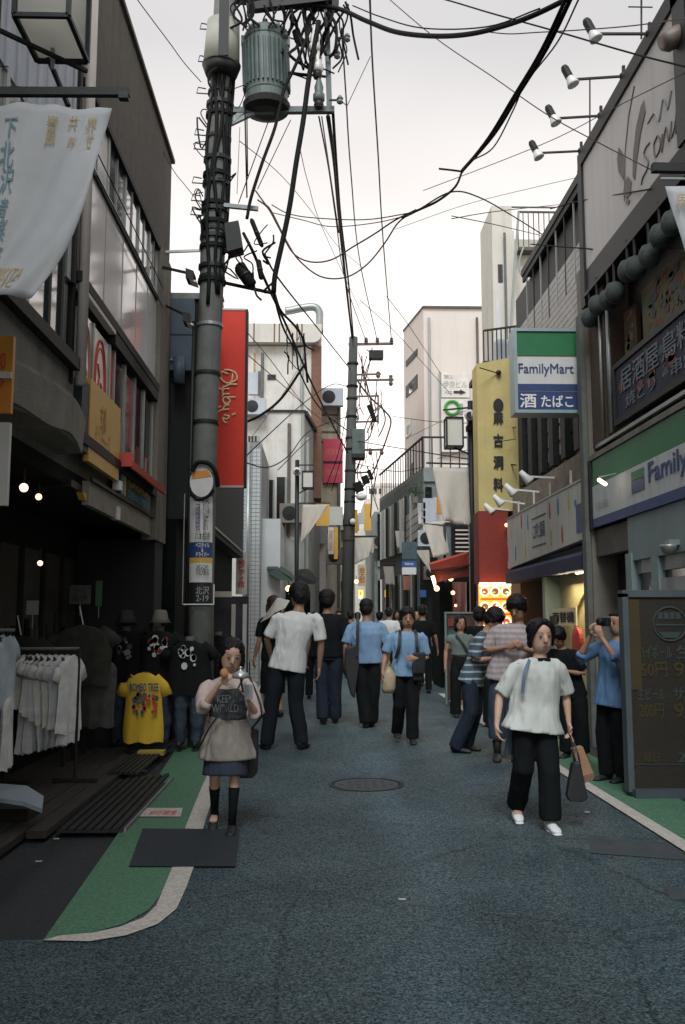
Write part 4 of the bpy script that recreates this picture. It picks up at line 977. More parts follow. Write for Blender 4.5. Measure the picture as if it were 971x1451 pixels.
# ================================================================ the projecting store sign
ps = T('hanging_store_sign', 'square lightbox store sign with green band and navy characters hung over the lane', 'sign', (2.85, 11.3, 4.1))
dP = 11.35
a = V(731, 584, dP); b = V(819, 467, dP)
x0, x1, z0, z1 = a.x, b.x, a.z, b.z
MB().box(x0 + .03, x1 - .03, dP + .01, dP + .26, z0 + .03, z1 - .03).build('box', mWhiteB, ps)
for nm, r in (('frame_side', (x0 - .01, x0 + .03, z0 - .01, z1 + .01)), ('frame_side', (x1 - .03, x1 + .01, z0 - .01, z1 + .01)), ('frame_rail', (x0 + .03, x1 - .03, z0 - .01, z0 + .03)), ('frame_rail', (x0 + .03, x1 - .03, z1 - .03, z1 + .01))):
    MB().box(r[0], r[1], dP - .02, dP + .28, r[2], r[3]).build(nm, M('sign_frame', (.30, .40, .42), .4, .1, 4, 0, metal=.2), ps)
def zz(py): return V(775, py, dP).z
MB().box(x0 + .03, x1 - .03, dP, dP + .01, zz(504), z1 - .03).build('green_band', mFgreen, ps)
MB().box(x0 + .03, x1 - .03, dP, dP + .01, zz(553), zz(544)).build('blue_band', mNavy, ps)
MB().box(x0 + .03, x1 - .03, dP, dP + .01, z0 + .03, zz(554.5)).build('blue_band', mNavy, ps)
p = V(735, 530, dP); q = V(813, 517, dP); text('FamilyMart', (p.x, dP + .008, zz(533)), XA, ZA, q.x - p.x, zz(515) - zz(533), mNavy, ps, bold=.012)
p = V(737, 578, dP); q = V(760, 558, dP); text('酒', (p.x, dP - .001, zz(578)), XA, ZA, q.x - p.x, zz(558) - zz(578), mWhite, ps, bold=.02)
p = V(767, 578, dP); q = V(812, 558, dP); text('たばこ', (p.x, dP - .001, zz(577)), XA, ZA, q.x - p.x, zz(560) - zz(577), mWhite, ps, bold=.02)
for z in (z0 + .25, z1 - .25): MB().bar((x1, dP + .13, z), (EX + .3, dP + .13, z), .05).build('bracket', mBlack, ps)

# ================================================================ next building on the east side (plane x = 3.5)
NX = 3.5
nb = T('dark_row_building', 'dark timber fronted building with a tiled band and overhanging roof behind the store sign', 'building', (3.6, 13.5, 0))
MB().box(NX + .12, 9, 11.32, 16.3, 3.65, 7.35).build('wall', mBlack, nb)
MB().box(NX + .3, 9, 11.32, 16.3, 0, 3.65).build('lower_wall', mShopDark, nb)
MB().box(NX - .02, 9, 11.1, 15.2, 7.38, 7.5).build('roof', mBlack, nb)
MB().box(NX + .0, NX + .04, 11.1, 15.2, 7.28, 7.38).build('roof_gutter', mFrameD, nb)
# iron uprights and strips of sky between them
for i in range(8):
    y = 11.6 + i * .48
    MB().bar((NX + .02, y, 6.1), (NX + .02, y, 7.3), .022).build('upright', mAlu if i % 2 else mBlack, nb)
# tiled band: small white tiles seen at a slant
B = MB(); B.box(NX + .04, NX + .12, 11.5, 15.8, 5.1, 6.62); B.build('tile_bed', mGrout, nb)
TB = MB()
for j in range(15):
    for i in range(20):
        y = 11.52 + i * .213 + (.1 if j % 2 else 0); z = 5.13 + j * .098
        if y + .2 < 15.8: TB.box(NX + .018, NX + .039, y, y + .203, z, z + .088)
TB.build('wall_tiles', M('grey_tile', (.33, .33, .32), .5, .15, 4, .05), nb, kind='stuff')
# tall narrow windows behind dark timber posts
for i in range(6):
    y = 11.75 + i * .68
    wi = MB().box(NX + .10, NX + .13, y, y + .36, 3.95, 4.95).build('window', [mPanelW, mGlass, mSkyPane][i % 3], nb)
    MB().box(NX - .0, NX + .12, y + .36, y + .60, 3.8, 5.1).build('post', mFrameD, wi)
    for k in range(3): MB().box(NX + .085, NX + .1, y, y + .36, 4.15 + k * .25, 4.17 + k * .25).build('glazing_bar', mFrameD, wi)
MB().box(NX - .02, NX + .2, 11.32, 16.3, 3.28, 3.72).build('tan_band', M('tan_stone', (.24, .20, .15), .85, .3, 6, .4, 40), nb)
# pharmacy style sign with coloured drops
cs = T('drop_pattern_sign', 'long cream shop sign dotted with red, blue and yellow drops over a navy awning', 'sign', (3.3, 13.6, 2.4))
B = MB(); B.prism([(EX, 11.33, 2.50), (EX, 11.33, 3.24), (EX, 15.95, 3.24), (EX, 15.95, 2.38)], (.12, 0, 0)); B.build('board', M('sign_cream', (.50, .50, .46), .6, .08, 2, streak=.35), cs)
MB().box(EX - .01, EX + .13, 11.33, 15.97, 3.24, 3.265).build('frame_rail', mAlu, cs)
def drop(px, py, c, s=1):
    q = WX(px, py, EX - .002); r = .11 * s
    pts = [(EX - .002, q.y + r * .45 * math.cos(a) , q.z + r * (math.sin(a) if math.sin(a) < 0 else 1.6 * math.sin(a))) for a in [j * math.tau / 10 for j in range(10)]]
    B = MB(); B.prism(pts, (-.003, 0, 0)); B.build('painted_drop', c, cs)
mR = M('drop_red', (.45, .06, .05)); mB_ = M('drop_blue', (.06, .22, .36)); mY = M('drop_yellow', (.45, .38, .10))
for px, py, c in ((739, 741, mR), (748, 742, mB_), (779, 726, mR), (791, 721, mB_), (806, 712, mY), (725, 755, mY), (745, 780, mY), (731, 786, mB_), (781, 764, mY), (797, 760, mR), (720, 787, mR)): drop(px, py, c, .9)
p = WX(755, 780, EX); q = WX(773, 730, EX)
mSl = M('slate_ink', (.10, .13, .17))
text('こびと薬局', (EX - .002, p.y - .05, 2.72), RU, ZA, p.y - q.y - .1, .24, mSl, cs, bold=.02)
MB().box(EX - .008, EX - .001, q.y, p.y, 3.03, 3.05).build('rule', mSl, cs); MB().box(EX - .008, EX - .001, q.y, p.y, 2.60, 2.62).build('rule', mSl, cs)
a = WX(817, 760, EX); MB().box(EX - .006, EX - .001, 11.36, 11.62, 2.6, 2.96).build('blue_panel', mNavy, cs)
MB().lathe((EX - .003, 11.64, 2.99), [(.05, 0), (.05, .004)], 12, axis=(-1, 0, 0)).build('blue_dot', mB_, cs)
for i, y in enumerate((11.9, 13.0, 14.0, 15.1)):
    MB().bar((EX + .02, y, 3.26), (EX + .02, y, 3.46), .025).build('stay', mAluW, cs)
na = T('navy_awning', 'navy blue awning strip under the drop pattern sign', 'awning', (3.25, 13.6, 2.1))
B = MB(); B.prism([(EX - .05, 11.33, 2.12), (EX - .05, 11.33, 2.30), (EX + .15, 11.33, 2.44), (EX + .15, 11.33, 2.12)], (0, 4.6, 0)); B.build('cloth', mAwnNavy, na)
MB().box(EX + .1, EX + .3, 11.33, 15.9, 2.28, 2.46).build('soffit', mBlack, na)
# lit shop interior with arch and exchange machine sign
ls = T('lit_shop_front', 'warmly lit cream shop wall with an arch and an exchange machine sign', 'shop front', (3.4, 12.4, 0))
MB().box(EX + .25, EX + .3, 11.34, 13.45, 0, 2.28).build('cream_wall', M('lit_cream', (.62, .55, .33), .8, .05, 2), ls)
MB().box(EX + .02, EX + .3, 13.45, 13.6, 0, 2.28).build('jamb', M('post_blue_grey', (.2, .27, .28)), ls)
B = MB(); n_ = 18; c_ = (11.5, 1.25)
arc = [(EX + .24, 11.4 + 1.35 * math.cos(a), 1.2 + .78 * math.sin(a)) for a in [i * math.pi / 2 / n_ for i in range(n_ + 1)]]
B.tube(arc, .02, 6); B.build('arch_moulding', M('arch_line', (.40, .36, .24), .8), ls)
MB().tube([(EX + .12, 11.4, 2.12), (EX + .12, 12.1, 2.12)], .025, 8).build('lamp_tube', mTubeW, ls)
lt = bpy.data.lights.new('shop_lamp', 'AREA'); lt.shape = 'RECTANGLE'; lt.size = .05; lt.size_y = 1.2; lt.energy = 9; lt.color = (1, .83, .50)
lo = bpy.data.objects.new('shop_lamp', lt); COL.objects.link(lo); lo.location = (EX + .1, 12.2, 2.1); lo.rotation_euler = (0, R_(35), 0)
p = WX(785, 888, EX + .1); q = WX(818, 862, EX + .1)
bd = MB().box(EX + .08, EX + .1, q.y - .0, p.y, 1.42, 1.66).build('notice_board', mCream, ls)
text('両替機', (EX + .08, p.y - .04, 1.46), RU, ZA, p.y - q.y - .1, .15, mInk, ls, bold=.04)
MB().lathe((EX + .1, 12.0, 1.2), [(.20, 0), (.20, .05), (.12, .06)], 20, axis=(-1, 0, 0)).build('red_ring', mRedInk, ls)
MB().box(EX + .05, EX + .12, 13.0, 13.3, 1.3, 1.55).build('dark_plaque', mInk, ls)
# far part of the shop front: dark shutter
MB().box(EX + .2, EX + .3, 13.6, 15.9, 0, 2.28).build('shutter', mShopDark, nb)
# arm lamps over the drop sign
for i, (hx, hy, rx, ry) in enumerate(((744, 675, 786, 677), (722, 693, 764, 697), (705, 708, 744, 714), (692, 720, 722, 723))):
    rt_ = WX(rx, ry, NX - .02); hd = V(hx, hy, rt_.y + .0)
    t = T('sign_spotlight', 'white arm spotlight leaning out from the tan band, number %s from the big store pillar' % ['one', 'two', 'three', 'four'][i], 'spotlight', rt_, 'white arm spotlights over the drop pattern sign')
    MB().bar(rt_, hd, .028).build('arm', mLampWhite, t)
    ax = Vector((.5, -.1, -.6)).normalized()
    MB().lathe(hd, [(.035, -.1), (.05, 0), (.075, .10), (.07, .12)], 12, axis=ax).build('lamp_shade', mLampWhite, t, smooth=True)

# ================================================================ ochre fin with black characters, red panel, lit menu
of = T('ochre_fin_sign', 'tall ochre wall sign with five black characters standing above the red panel', 'sign', (3.7, 17.3, 3.3))
dF = 16.6
x0, x1, z0, z1 = bx(V(679, 724, dF), V(732, 516, dF))
B = MB(); B.prism([(x0, dF, z0), (x1, dF, z0), (x1, dF, z1 + .15), (x0, dF, z1)], (0, .5, 0)); B.build('board', mYel2, of)
for ch, py, h in (('麺', 697, 24), ('家', 650, 24), ('源', 600, 24)): pass
for ch, py in (('●', 574), ('麻', 592), ('古', 624), ('洞', 655), ('料', 686)):
    p = V(699, py + 10, dF); q = V(713, py - 9, dF)
    text(ch, (p.x, dF, p.z), XA, ZA, q.x - p.x, q.z - p.z, mInk, of, bold=.05, name='character', lift=.02)
q = V(706, 529, dF); MB().bar((q.x, dF, q.z), (q.x - .4, dF - .3, q.z + .02), .015).build('lamp_arm', mBlack, of)
MB().ball((q.x, dF - .05, q.z), .05).build('lamp_head', mBlack, of)
rp = T('red_wall_panel', 'plain dull red wall panel under the ochre sign', 'wall panel', (3.6, 16.5, 2.2))
x0, x1, z0, z1 = bx(V(679, 826, dF), V(719, 725, dF)); MB().box(x0, x1, dF - .06, dF + .5, z0, z1).build('board', mRedWall, rp)
t = T('bare_bulb', 'small glowing bulb at the corner of the red panel and the cream sign', 'lamp', V(718, 744, 16.4))
MB().ball(V(718, 744, 16.4), .035).build('bulb', mBulb, t)
MB().bar(V(718, 744, 16.4), V(718, 744, 16.4) + Vector((.05, .15, .03)), .012).build('holder', mBlack, t)
mb_ = T('lit_menu_board', 'bright lit menu board with photos of food bowls below the red panel', 'menu board', (3.5, 16.3, .9))
x0, x1, z0, z1 = bx(V(681, 925, 16.4), V(724, 827, 16.4))
mMen = M('menu_backlight', (.8, .35, .05), .5, .1, 3, 0, emit=(1.0, .30, .03), es=.9)
MB().box(x0, x1, 16.4, 16.5, z0, z1).build('board', mMen, mb_)
mCr = M('menu_cream', (.85, .8, .6), .5, .05, 3, 0, emit=(1.0, .85, .5), es=.9)
MB().box(x0, x1, 16.37, 16.41, z1 - .05, z1 + .02).build('header', mCr, mb_)
rr = random.Random(4)
cols_ = [M('menu_red', (.5, .05, .02), .5, 0, 1, 0, emit=(.7, .04, .01), es=.8), M('menu_green', (.1, .35, .05), .5, 0, 1, 0, emit=(.15, .45, .05), es=.6), M('menu_brown', (.2, .08, .02), .5, 0, 1, 0, emit=(.25, .08, .02), es=.6)]
for i in range(3):
    for j in range(4):
        cx_ = x0 + (i + .5) * (x1 - x0) / 3; cz_ = z1 - .14 - j * .27
        if cz_ < z0: continue
        pl = MB().lathe((cx_, 16.395, cz_), [(.09, 0), (.085, .006)], 16, axis=(0, -1, 0)).build('plate', mCr, mb_)
        MB().lathe((cx_, 16.388, cz_), [(.062, 0), (.06, .006)], 14, axis=(0, -1, 0)).build('dish', cols_[2] if (i * 2 + j) % 3 else cols_[0], pl)
        MB().ball((cx_ + rr.uniform(-.03, .03), 16.383, cz_ + rr.uniform(-.02, .03)), .028, .006, .018, 8, 5).build('garnish', cols_[1] if (i + j) % 2 else mCr, pl)
        MB().ball((cx_ + rr.uniform(-.04, .02), 16.382, cz_ - .02), .018, .006, .014, 8, 5).build('topping', mMen, pl)
for j in range(3): MB().box(x0 + .02, x1 - .02, 16.385, 16.399, z1 - .29 - j * .27, z1 - .26 - j * .27).build('price_strip', cols_[0], mb_)
fb = T('corner_block', 'plain dark building corner carrying the ochre sign', 'building', (4.2, 17.5, 0))
x0 = V(681, 900, 17.2).x
MB().box(x0 + .1, 9, 17.15, 19, 0, 5.9).build('wall', mGreyWall, fb)
MB().box(NX + .3, 9, 16.3, 17.15, 0, 3.8).build('lower_wall', mShopDark, fb)
# balcony with railing above the ochre fin
bz = V(706, 512, 17.0).z
x0 = V(685, 500, 17.0).x; x1 = V(735, 500, 17.0).x
MB().box(x0 - .02, x1, 16.9, 18.6, bz - .12, bz - .02).build('balcony_slab', mBlack, fb)
zt = V(706, 470, 17.0).z
for i in range(9):
    x = x0 + i * (x1 - x0) / 8
    MB().bar((x, 16.95, bz), (x, 16.95, zt + i * .012), .022).build('baluster', mBlack, fb)
MB().bar((x0, 16.95, zt), (x1, 16.95, zt + .1), .035).build('handrail', mBlack, fb)
MB().box(x0 + .3, x0 + .55, 17.2, 17.5, bz, bz + .5).build('air_conditioner', mBlueClad, fb)

# ================================================================ tall cream block with an outside stair, and the pale pink block
tb2 = T('cream_block', 'tall cream stair tower with a railed roof landing behind the ochre sign', 'building', (4.4, 22, 0))
D5 = 20.5
x0, x1, z0, z1 = bx(V(701, 520, D5), V(728, 292, D5))
B = MB(); B.box(x0, x1, D5, D5 + 1.5, 4.5, z1 - .6); B.build('wall', mCreamWall, tb2)
B = MB(); B.prism([(x0, D5, z1 - .6), (x1 - .05, D5, z1 - .6), (x1 - .05, D5, z1), (x0, D5, z1)], (0, 1.5, 0)); B.build('wall_top', mCreamWall, tb2)
MB().box(x1, x1 + 3.5, D5 + .5, D5 + 1.5, 4.5, z1 - .6).build('side_wall', mCreamWall, tb2)
# stair landing railing
x2, x3, z2, z3 = bx(V(735, 352, D5 + .3), V(800, 301, D5 + .3))
for k in range(10):
    x = x2 + k * (x3 - x2) / 9; MB().bar((x, D5 + .3, z2), (x, D5 + .3, z3), .02).build('baluster', mTanD, tb2)
MB().bar((x2, D5 + .3, z3), (x3, D5 + .3, z3), .04).build('handrail', mTanD, tb2)
MB().box(x2, x3, D5 + .2, D5 + 2, z2 - .08, z2).build('landing', mTanD, tb2)
MB().bar((x0 + .3, D5 + .1, z1 + .02), (x1 + 1, D5 + .1, z1 + .02), .03).build('roof_rail', mTanD, tb2)
MB().tube([V(735, 300, D5 - .1), V(728, 400, D5 - .1), V(724, 470, D5 - .1)], .03, 6).build('drain_pipe', mAlu, tb2)
MB().tube(spline([V(742, 350, D5 - .1), V(736, 370, D5 - .1), V(738, 388, D5 - .1), V(746, 392, D5 - .1)], 4), .02, 6).build('loose_pipe', mAlu, tb2)
x4, x5, z4, z5 = bx(V(706, 400, D5), V(712, 375, D5)); MB().box(x4, x5, D5 - .02, D5, z4, z5).build('window', mGlassD, tb2)
x4, x5, z4, z5 = bx(V(704, 515, D5), V(709, 425, D5)); MB().box(x4, x5, D5 - .02, D5, z4, z5).build('window', mPanelW, tb2)

pb = T('pink_block', 'tall pale pink block with slanted roof corner and few windows on its street side', 'building', (4.4, 34, 0))
D6 = 32.0
xc_ = V(600, 437, D6).x; xr = V(684, 437, D6).x; zt = V(640, 437, D6).z
bk = V(572, 470, 37.0)
B = MB(); B.prism([(xc_, D6, 0), (xc_, D6, zt), (xr + 1, D6, zt), (xr + 1, D6, 0)], (0, .2, 0)); B.build('front_wall', mPinkWall, pb)
zb = bk.z
B = MB(); B.prism([(xc_, D6, 0), (xc_, D6, zt), (bk.x, bk.y, zb), (bk.x, bk.y, 0)], (.2, .1, 0)); B.build('street_wall', mPinkWall, pb)
MB().bar((xc_, D6 - .05, zt + .03), (xr + 1, D6 - .05, zt + .03), .07).build('roof_edge', mTanD, pb)
MB().bar((xc_, D6 - .05, zt + .03), (bk.x, bk.y, zb + .03), .07).build('roof_edge', mTanD, pb)
def street_win(p4, mats_, nm='window'):
    # p4 are pixels; lay on the slanted street wall
    A = Vector((xc_, D6, 0)); Bv = Vector((bk.x, bk.y, 0)); nrm = Vector((Bv.y - A.y, -(Bv.x - A.x), 0)).normalized()
    out_ = []
    for px, py in p4:
        r = ray(px, py); tt = (A - EYE).dot(nrm) / r.dot(nrm); out_.append(EYE + r * tt - nrm * .0 + Vector((-.03, 0, 0)))
    return MB().prism(out_, Vector((.05, 0, 0))).build(nm, mats_, pb)
street_win([(576, 512), (592, 494), (592, 503), (576, 520)], mFrameD)
street_win([(576, 548), (592, 530), (592, 550), (576, 564)], mFrameD); street_win([(581, 546), (587, 539), (587, 553), (581, 558)], mSkyPane, 'pane')
street_win([(576, 603), (583, 596), (583, 614), (576, 621)], mAlu); street_win([(577, 605), (582, 600), (582, 613), (577, 618)], mSkyPane, 'pane')
street_win([(582, 660), (586, 655), (586, 680), (582, 685)], mFrameD)
x4, x5, z4, z5 = bx(V(625, 700, D6), V(666, 528, D6))
MB().bar((x4, D6 - .08, z5), (x4, D6 - .08, 2), .06).build('pipe', mAlu, pb)
bs = flat_sign('building_name_sign', 'white name board with characters and a fat arrow on the pink block', 626, 665, 528, 563, D6 - .25, M('name_board', (.68, .64, .60)))
for s_, p_ in (('第2', (629, 641, 531, 537)), ('伊奈ビル', (628, 662, 540, 550))):
    p = V(p_[0], p_[3], D6 - .25); q = V(p_[1], p_[2], D6 - .25); text(s_, (p.x, D6 - .25, p.z), XA, ZA, q.x - p.x, q.z - p.z, mGreyWall, bs)
p = [V(x, y, D6 - .26) for x, y in ((643, 554), (652, 554), (652, 552), (660, 556), (652, 559), (652, 557), (643, 557))]
MB().prism(p, (0, -.02, 0)).build('arrow', mInk, bs)
p = V(630, 558, D6 - .25); q = V(640, 554, D6 - .25); text('入口', (p.x, D6 - .25, p.z), XA, ZA, q.x - p.x, q.z - p.z, mInk, bs)
bs = flat_sign('round_logo_sign', 'white board with a green ring logo below the name board', 626, 665, 565, 640, D6 - .25, M('name_board', (.68, .64, .60)))
c_ = V(641, 578, D6 - .27)
MB().tube([c_ + Vector((.24 * math.cos(a), 0, .24 * math.sin(a))) for a in [i * math.tau / 24 for i in range(25)]], .06, 6, caps=False).build('green_ring', M('ring_green', (.05, .30, .06)), bs)
x4, x5, z4, z5 = bx(V(650, 587, D6 - .27), V(656, 572, D6 - .27)); MB().box(x4, x5, D6 - .29, D6 - .26, z4, z5).build('mark', mGreyWall, bs)

# glass fronted curved building with roof railing
gb2 = T('glass_building', 'grey glass fronted building with a railed roof terrace below the pink block', 'building', (3.2, 28, 0))
P0 = V(600, 668, 26.0); P1 = V(538, 705, 33.0); P1.z = P0.z
mGB = M('bluish_glass', (.10, .15, .16), .15, .2, 1.2, 0, spec=.8)
B = MB(); B.prism([(P0.x, P0.y, 0), (P0.x, P0.y, P0.z), (P1.x, P1.y, P0.z), (P1.x, P1.y, 0)], (.3, .1, 0)); B.build('street_wall', M('blue_grey_wall', (.16, .20, .20), .7, .15, 1, .1, streak=.3), gb2)
MB().prism([(P0.x, P0.y, P0.z), (P1.x, P1.y, P0.z), (P1.x + 5, P1.y, P0.z), (P0.x + 5, P0.y, P0.z)], (0, 0, .12)).build('roof', mSteelG, gb2)
for k in range(9):
    a = P0.lerp(P1, k / 9 + .02); b = P0.lerp(P1, k / 9 + .09)
    o_ = Vector((-.06, 0, 0))
    for (za, zb_) in ((3.6, 5.3), (.5, 2.9)):
        if k == 0: continue
        wi = MB().prism([Vector((a.x, a.y, za)) + o_, Vector((a.x, a.y, zb_)) + o_, Vector((b.x, b.y, zb_)) + o_, Vector((b.x, b.y, za)) + o_], (.05, 0, 0)).build('window', [mGB, mGlass, mGB, mSkyPane][(k) % 4] if za > 3 else mGlassD, gb2)
        MB().bar(Vector((b.x - .08, b.y, za)), Vector((b.x - .08, b.y, zb_)), .05).build('mullion', mAlu if k % 2 else mFrameD, wi)
    MB().bar((a.x, a.y, P0.z + .1), (a.x, a.y, P0.z + 1.0), .03).build('baluster', mBlack, gb2)
    m_ = P0.lerp(P1, k / 9 + .07); MB().bar((m_.x, m_.y, P0.z + .1), (m_.x, m_.y, P0.z + 1.0), .03).build('baluster', mBlack, gb2)
MB().bar((P0.x, P0.y, P0.z + 1.0), (P1.x, P1.y, P0.z + 1.0), .05).build('handrail', mBlack, gb2)
xr = V(690, 668, 26.0).x
MB().box(P0.x, xr, 26.0, 26.2, 0, P0.z).build('front_wall', M('blue_grey_wall', (.16, .2, .2)), gb2)
for k in range(8):
    x = P0.x + k * (xr - P0.x) / 7; MB().bar((x, 26.0, P0.z + .1), (x, 26.0, P0.z + 1.0), .03).build('baluster', mBlack, gb2)
MB().bar((P0.x, 26.0, P0.z + 1.0), (xr, 26.0, P0.z + 1.0), .05).build('handrail', mBlack, gb2)
MB().box(P0.x, xr, 25.93, 26.0, P0.z - .3, P0.z + .05).build('fascia', mSteelG, gb2)
for (a_, b_, c_, d__, m__) in ((603, 612, 690, 705, mGlassD), (593, 618, 713, 742, mPanelW), (640, 672, 742, 790, mGlassD), (615, 640, 705, 740, mStainWall), (596, 620, 790, 900, mGlassD), (622, 680, 795, 905, mShopDark)):
    x4, x5, z4, z5 = bx(V(a_, d__, 25.9), V(b_, c_, 25.9)); MB().box(x4, x5, 25.9, 25.99, z4, z5).build('window' if m__ in (mGlassD,) else 'panel', m__, gb2)
for k in range(6):
    x4, x5, z4, z5 = bx(V(646, 752 + k * 6, 25.8), V(671, 750 + k * 6, 25.8)); MB().box(x4, x5, 25.85, 25.89, z4, z5).build('louvre', mAluW, gb2)
# white slatted balcony boards (slant)
sl = T('slatted_balcony', 'white slatted balcony box jutting from the glass building', 'balcony', V(600, 760, 25))
for k in range(4):
    p = [V(568, 737 + k * 11, 29.0), V(600, 712 + k * 11, 25.6), V(600, 721 + k * 11, 25.6), V(568, 747 + k * 11, 29.0)]
    MB().prism(p, (.06, 0, 0)).build('slat', mPanelW, sl)
x4, x5, z4, z5 = bx(V(600, 745, 25.6), V(618, 706, 25.6)); MB().box(x4, x5, 25.6, 25.65, z4, z5).build('end_panel', mBlueClad, sl)
pt = T('potted_plant', 'small green plant on the ledge above the slatted balcony', 'plant', V(590, 705, 25.6))
B = MB(); c_ = V(588, 698, 25.7); rp_ = random.Random(5)
for k in range(90):
    q = c_ + Vector((rp_.gauss(0, .14), rp_.gauss(0, .12), rp_.gauss(0, .10))); s_ = .05
    B.prism([q, q + Vector((s_, .01, s_ * .5)), q + Vector((s_ * .4, -.02, s_))], (0, .004, 0))
B.build('foliage', mPlant, pt); MB().lathe(c_ + Vector((0, 0, -.3)), [(.08, 0), (.11, .18)], 10).build('pot', mTan, pt)

# far end of the lane
fe = T('far_building', 'pale building with a roof rail closing the lane in the distance', 'building', (3.5, 60, 0))
x0, x1, z0, z1 = bx(V(505, 900, 60), V(548, 690, 60))
MB().box(x0 + .6, x1 + 3, 60, 66, 0, z1 - .8).build('wall', mCreamWall, fe); MB().box(x0 + 1.2, x1 + 2.5, 61, 65, z1 - .8, z1 + .4).build('roof_house', mPinkWall, fe)
for k in range(6): MB().bar((x0 + .7 + k * .6, 60, z1 - .8), (x0 + .7 + k * .6, 60, z1), .06).build('baluster', mAlu, fe)
MB().bar((x0 + .6, 60, z1), (x1 + 1, 60, z1), .06).build('handrail', mAlu, fe)
for k in range(3):
    x4, x5, z4, z5 = bx(V(523 + k * 7, 700 , 59.9), V(527 + k * 7, 692, 59.9)); MB().box(x4, x5, 59.9, 60, z4, z5).build('window', mGlassD, fe)
fe2 = T('far_building', 'narrow grey building beside the far yellow signs', 'building', (2.4, 50, 0))
x0, x1, z0, z1 = bx(V(503, 900, 50), V(531, 728, 50)); MB().box(x0 - 1, x1, 50, 55, 0, z1).build('wall', mCreamWall, fe2)  # grey wall made paler, far haze put into its colour
for k in range(4):
    x4, x5, z4, z5 = bx(V(519, 760 + 24 * k, 49.95), V(527, 748 + 24 * k, 49.95)); MB().box(x4, x5, 49.93, 50, z4, z5).build('window', [mGlassD, mSkyPane][k % 2], fe2)
fe3 = T('far_building', 'dark green building narrowing the far lane on the east', 'building', (3.5, 40, 0))
x0, x1, z0, z1 = bx(V(531, 900, 42), V(566, 725, 42)); MB().box(x0, x1 + 2, 42, 50, 0, z1).build('wall', M('hazy_teal_wall', (.17, .21, .21), .8, .3, 1, .1, streak=.3), fe3)  # dark wall lightened, distance haze mixed into the wall colour
for i in range(2):
    for k in range(5):
        x4, x5, z4, z5 = bx(V(535 + i * 11, 755 + 24 * k, 41.95), V(542 + i * 11, 740 + 24 * k, 41.95)); MB().box(x4, x5, 41.9, 42, z4, z5).build('window', random.choice([mGlassD, mGlass, mAlu]), fe3)
fe4 = T('far_building', 'pale narrow building front right behind the second utility pole', 'building', (1.4, 38, 0))
x0, x1, z0, z1 = bx(V(474, 900, 38), V(503, 735, 38)); MB().box(x0, x1, 38, 45, 0, z1).build('wall', M('tan_wall', (.4, .36, .28)), fe4)
for k in range(5):
    x4, x5, z4, z5 = bx(V(479, 765 + 24 * k, 37.95), V(487, 752 + 24 * k, 37.95)); MB().box(x4, x5, 37.92, 38, z4, z5).build('window', mGlassD, fe4)
flat_sign('far_yellow_sign', 'yellow sign high behind the crossbars of the second utility pole', 500, 507, 722, 755, 37, mYellow)
flat_sign('far_yellow_sign', 'wavy yellow fin sign further from the pole', 516, 526, 714, 752, 39, mYellow)
flat_sign('far_white_sign', 'white hanging sign between the two yellow ones', 508, 517, 726, 742, 36, mWhiteB)
flat_sign('far_red_letter_sign', 'cream vertical sign with red characters low down the lane', 507.5, 519, 800, 830, 33, mCream, '金\n太\n郎', mRedInk)
flat_sign('far_lantern_sign', 'small yellow lit sign over the crowd', 508, 515, 836, 846, 34, M('lit_yellow', (.8, .5, .1), .5, 0, 1, 0, emit=(1, .55, .1), es=.8))
flat_sign('blue_white_sign', 'blue and white board down the lane beneath a dark square sign', 570, 590, 804, 814, 24.5, M('white_board', (.62, .62, .6)))
bs = flat_sign('blue_board', 'blue board with pale writing joined above the white board', 570, 590, 795, 803.5, 24.5, mBlue, 'bakery', mWhite, pad=.2)
flat_sign('dark_square_sign', 'dark teal square sign with a dim round motif above the blue board', 570, 591, 768, 792, 24.6, M('teal_sq', (.05, .09, .11), .6, .3, 5), '◎', mTanD, pad=.3)
flat_sign('pink_poster', 'faded pink and white poster behind the blue boards', 572, 582, 816, 836, 25.0, mPinkInk)
flat_sign('blue_notice', 'small white and blue notice in the shop window over the crowd', 596, 604, 836, 846, 24.5, mBlue)
flat_sign('orange_strip_sign', 'orange strip sign half hidden behind the large hanging banner', 620, 630, 694, 728, 23.5, mOrange)

# red awning stall
ra = T('red_shop_awning', 'red cloth awning with dark fringe over a dim stall hung with bulbs', 'awning', V(640, 800, 20))
p = [V(611, 801, 20.3), V(664, 783, 19.0), V(668, 790, 19.0), V(668, 812, 19.0), V(640, 818, 19.5), V(611, 822, 20.3)]
B = MB(); B.prism([V(610, 800, 20.3), V(663, 784, 19.0), V(667, 800, 19.0), V(640, 804, 19.6), V(612, 808, 20.3)], (0, .25, .05)); B.build('cloth', mAwnRed, ra)
B = MB(); B.prism([V(612, 809, 20.4), V(667, 801, 19.1), V(667, 816, 19.1), V(640, 820, 19.6), V(616, 826, 20.4)], (0, .1, 0)); B.build('valance', M('dark_red_cloth', (.20, .03, .02), .8), ra)
MB().tube(spline([V(612, 808, 20.2), V(630, 806, 19.9), V(650, 804, 19.4), V(667, 800, 18.9)], 4), .02, 5).build('fringe', mInk, ra)
t = T('strip_lamp', 'bright slanted strip lamp at the corner of the red awning', 'lamp', V(615, 825, 20.1))
MB().tube([V(613, 816, 20.1), V(618, 832, 20.1)], .04, 8).build('tube', mTubeLamp, t); MB().bar(V(612, 812, 20.1), V(613, 818, 20.1), .03).build('holder', mBlack, t)
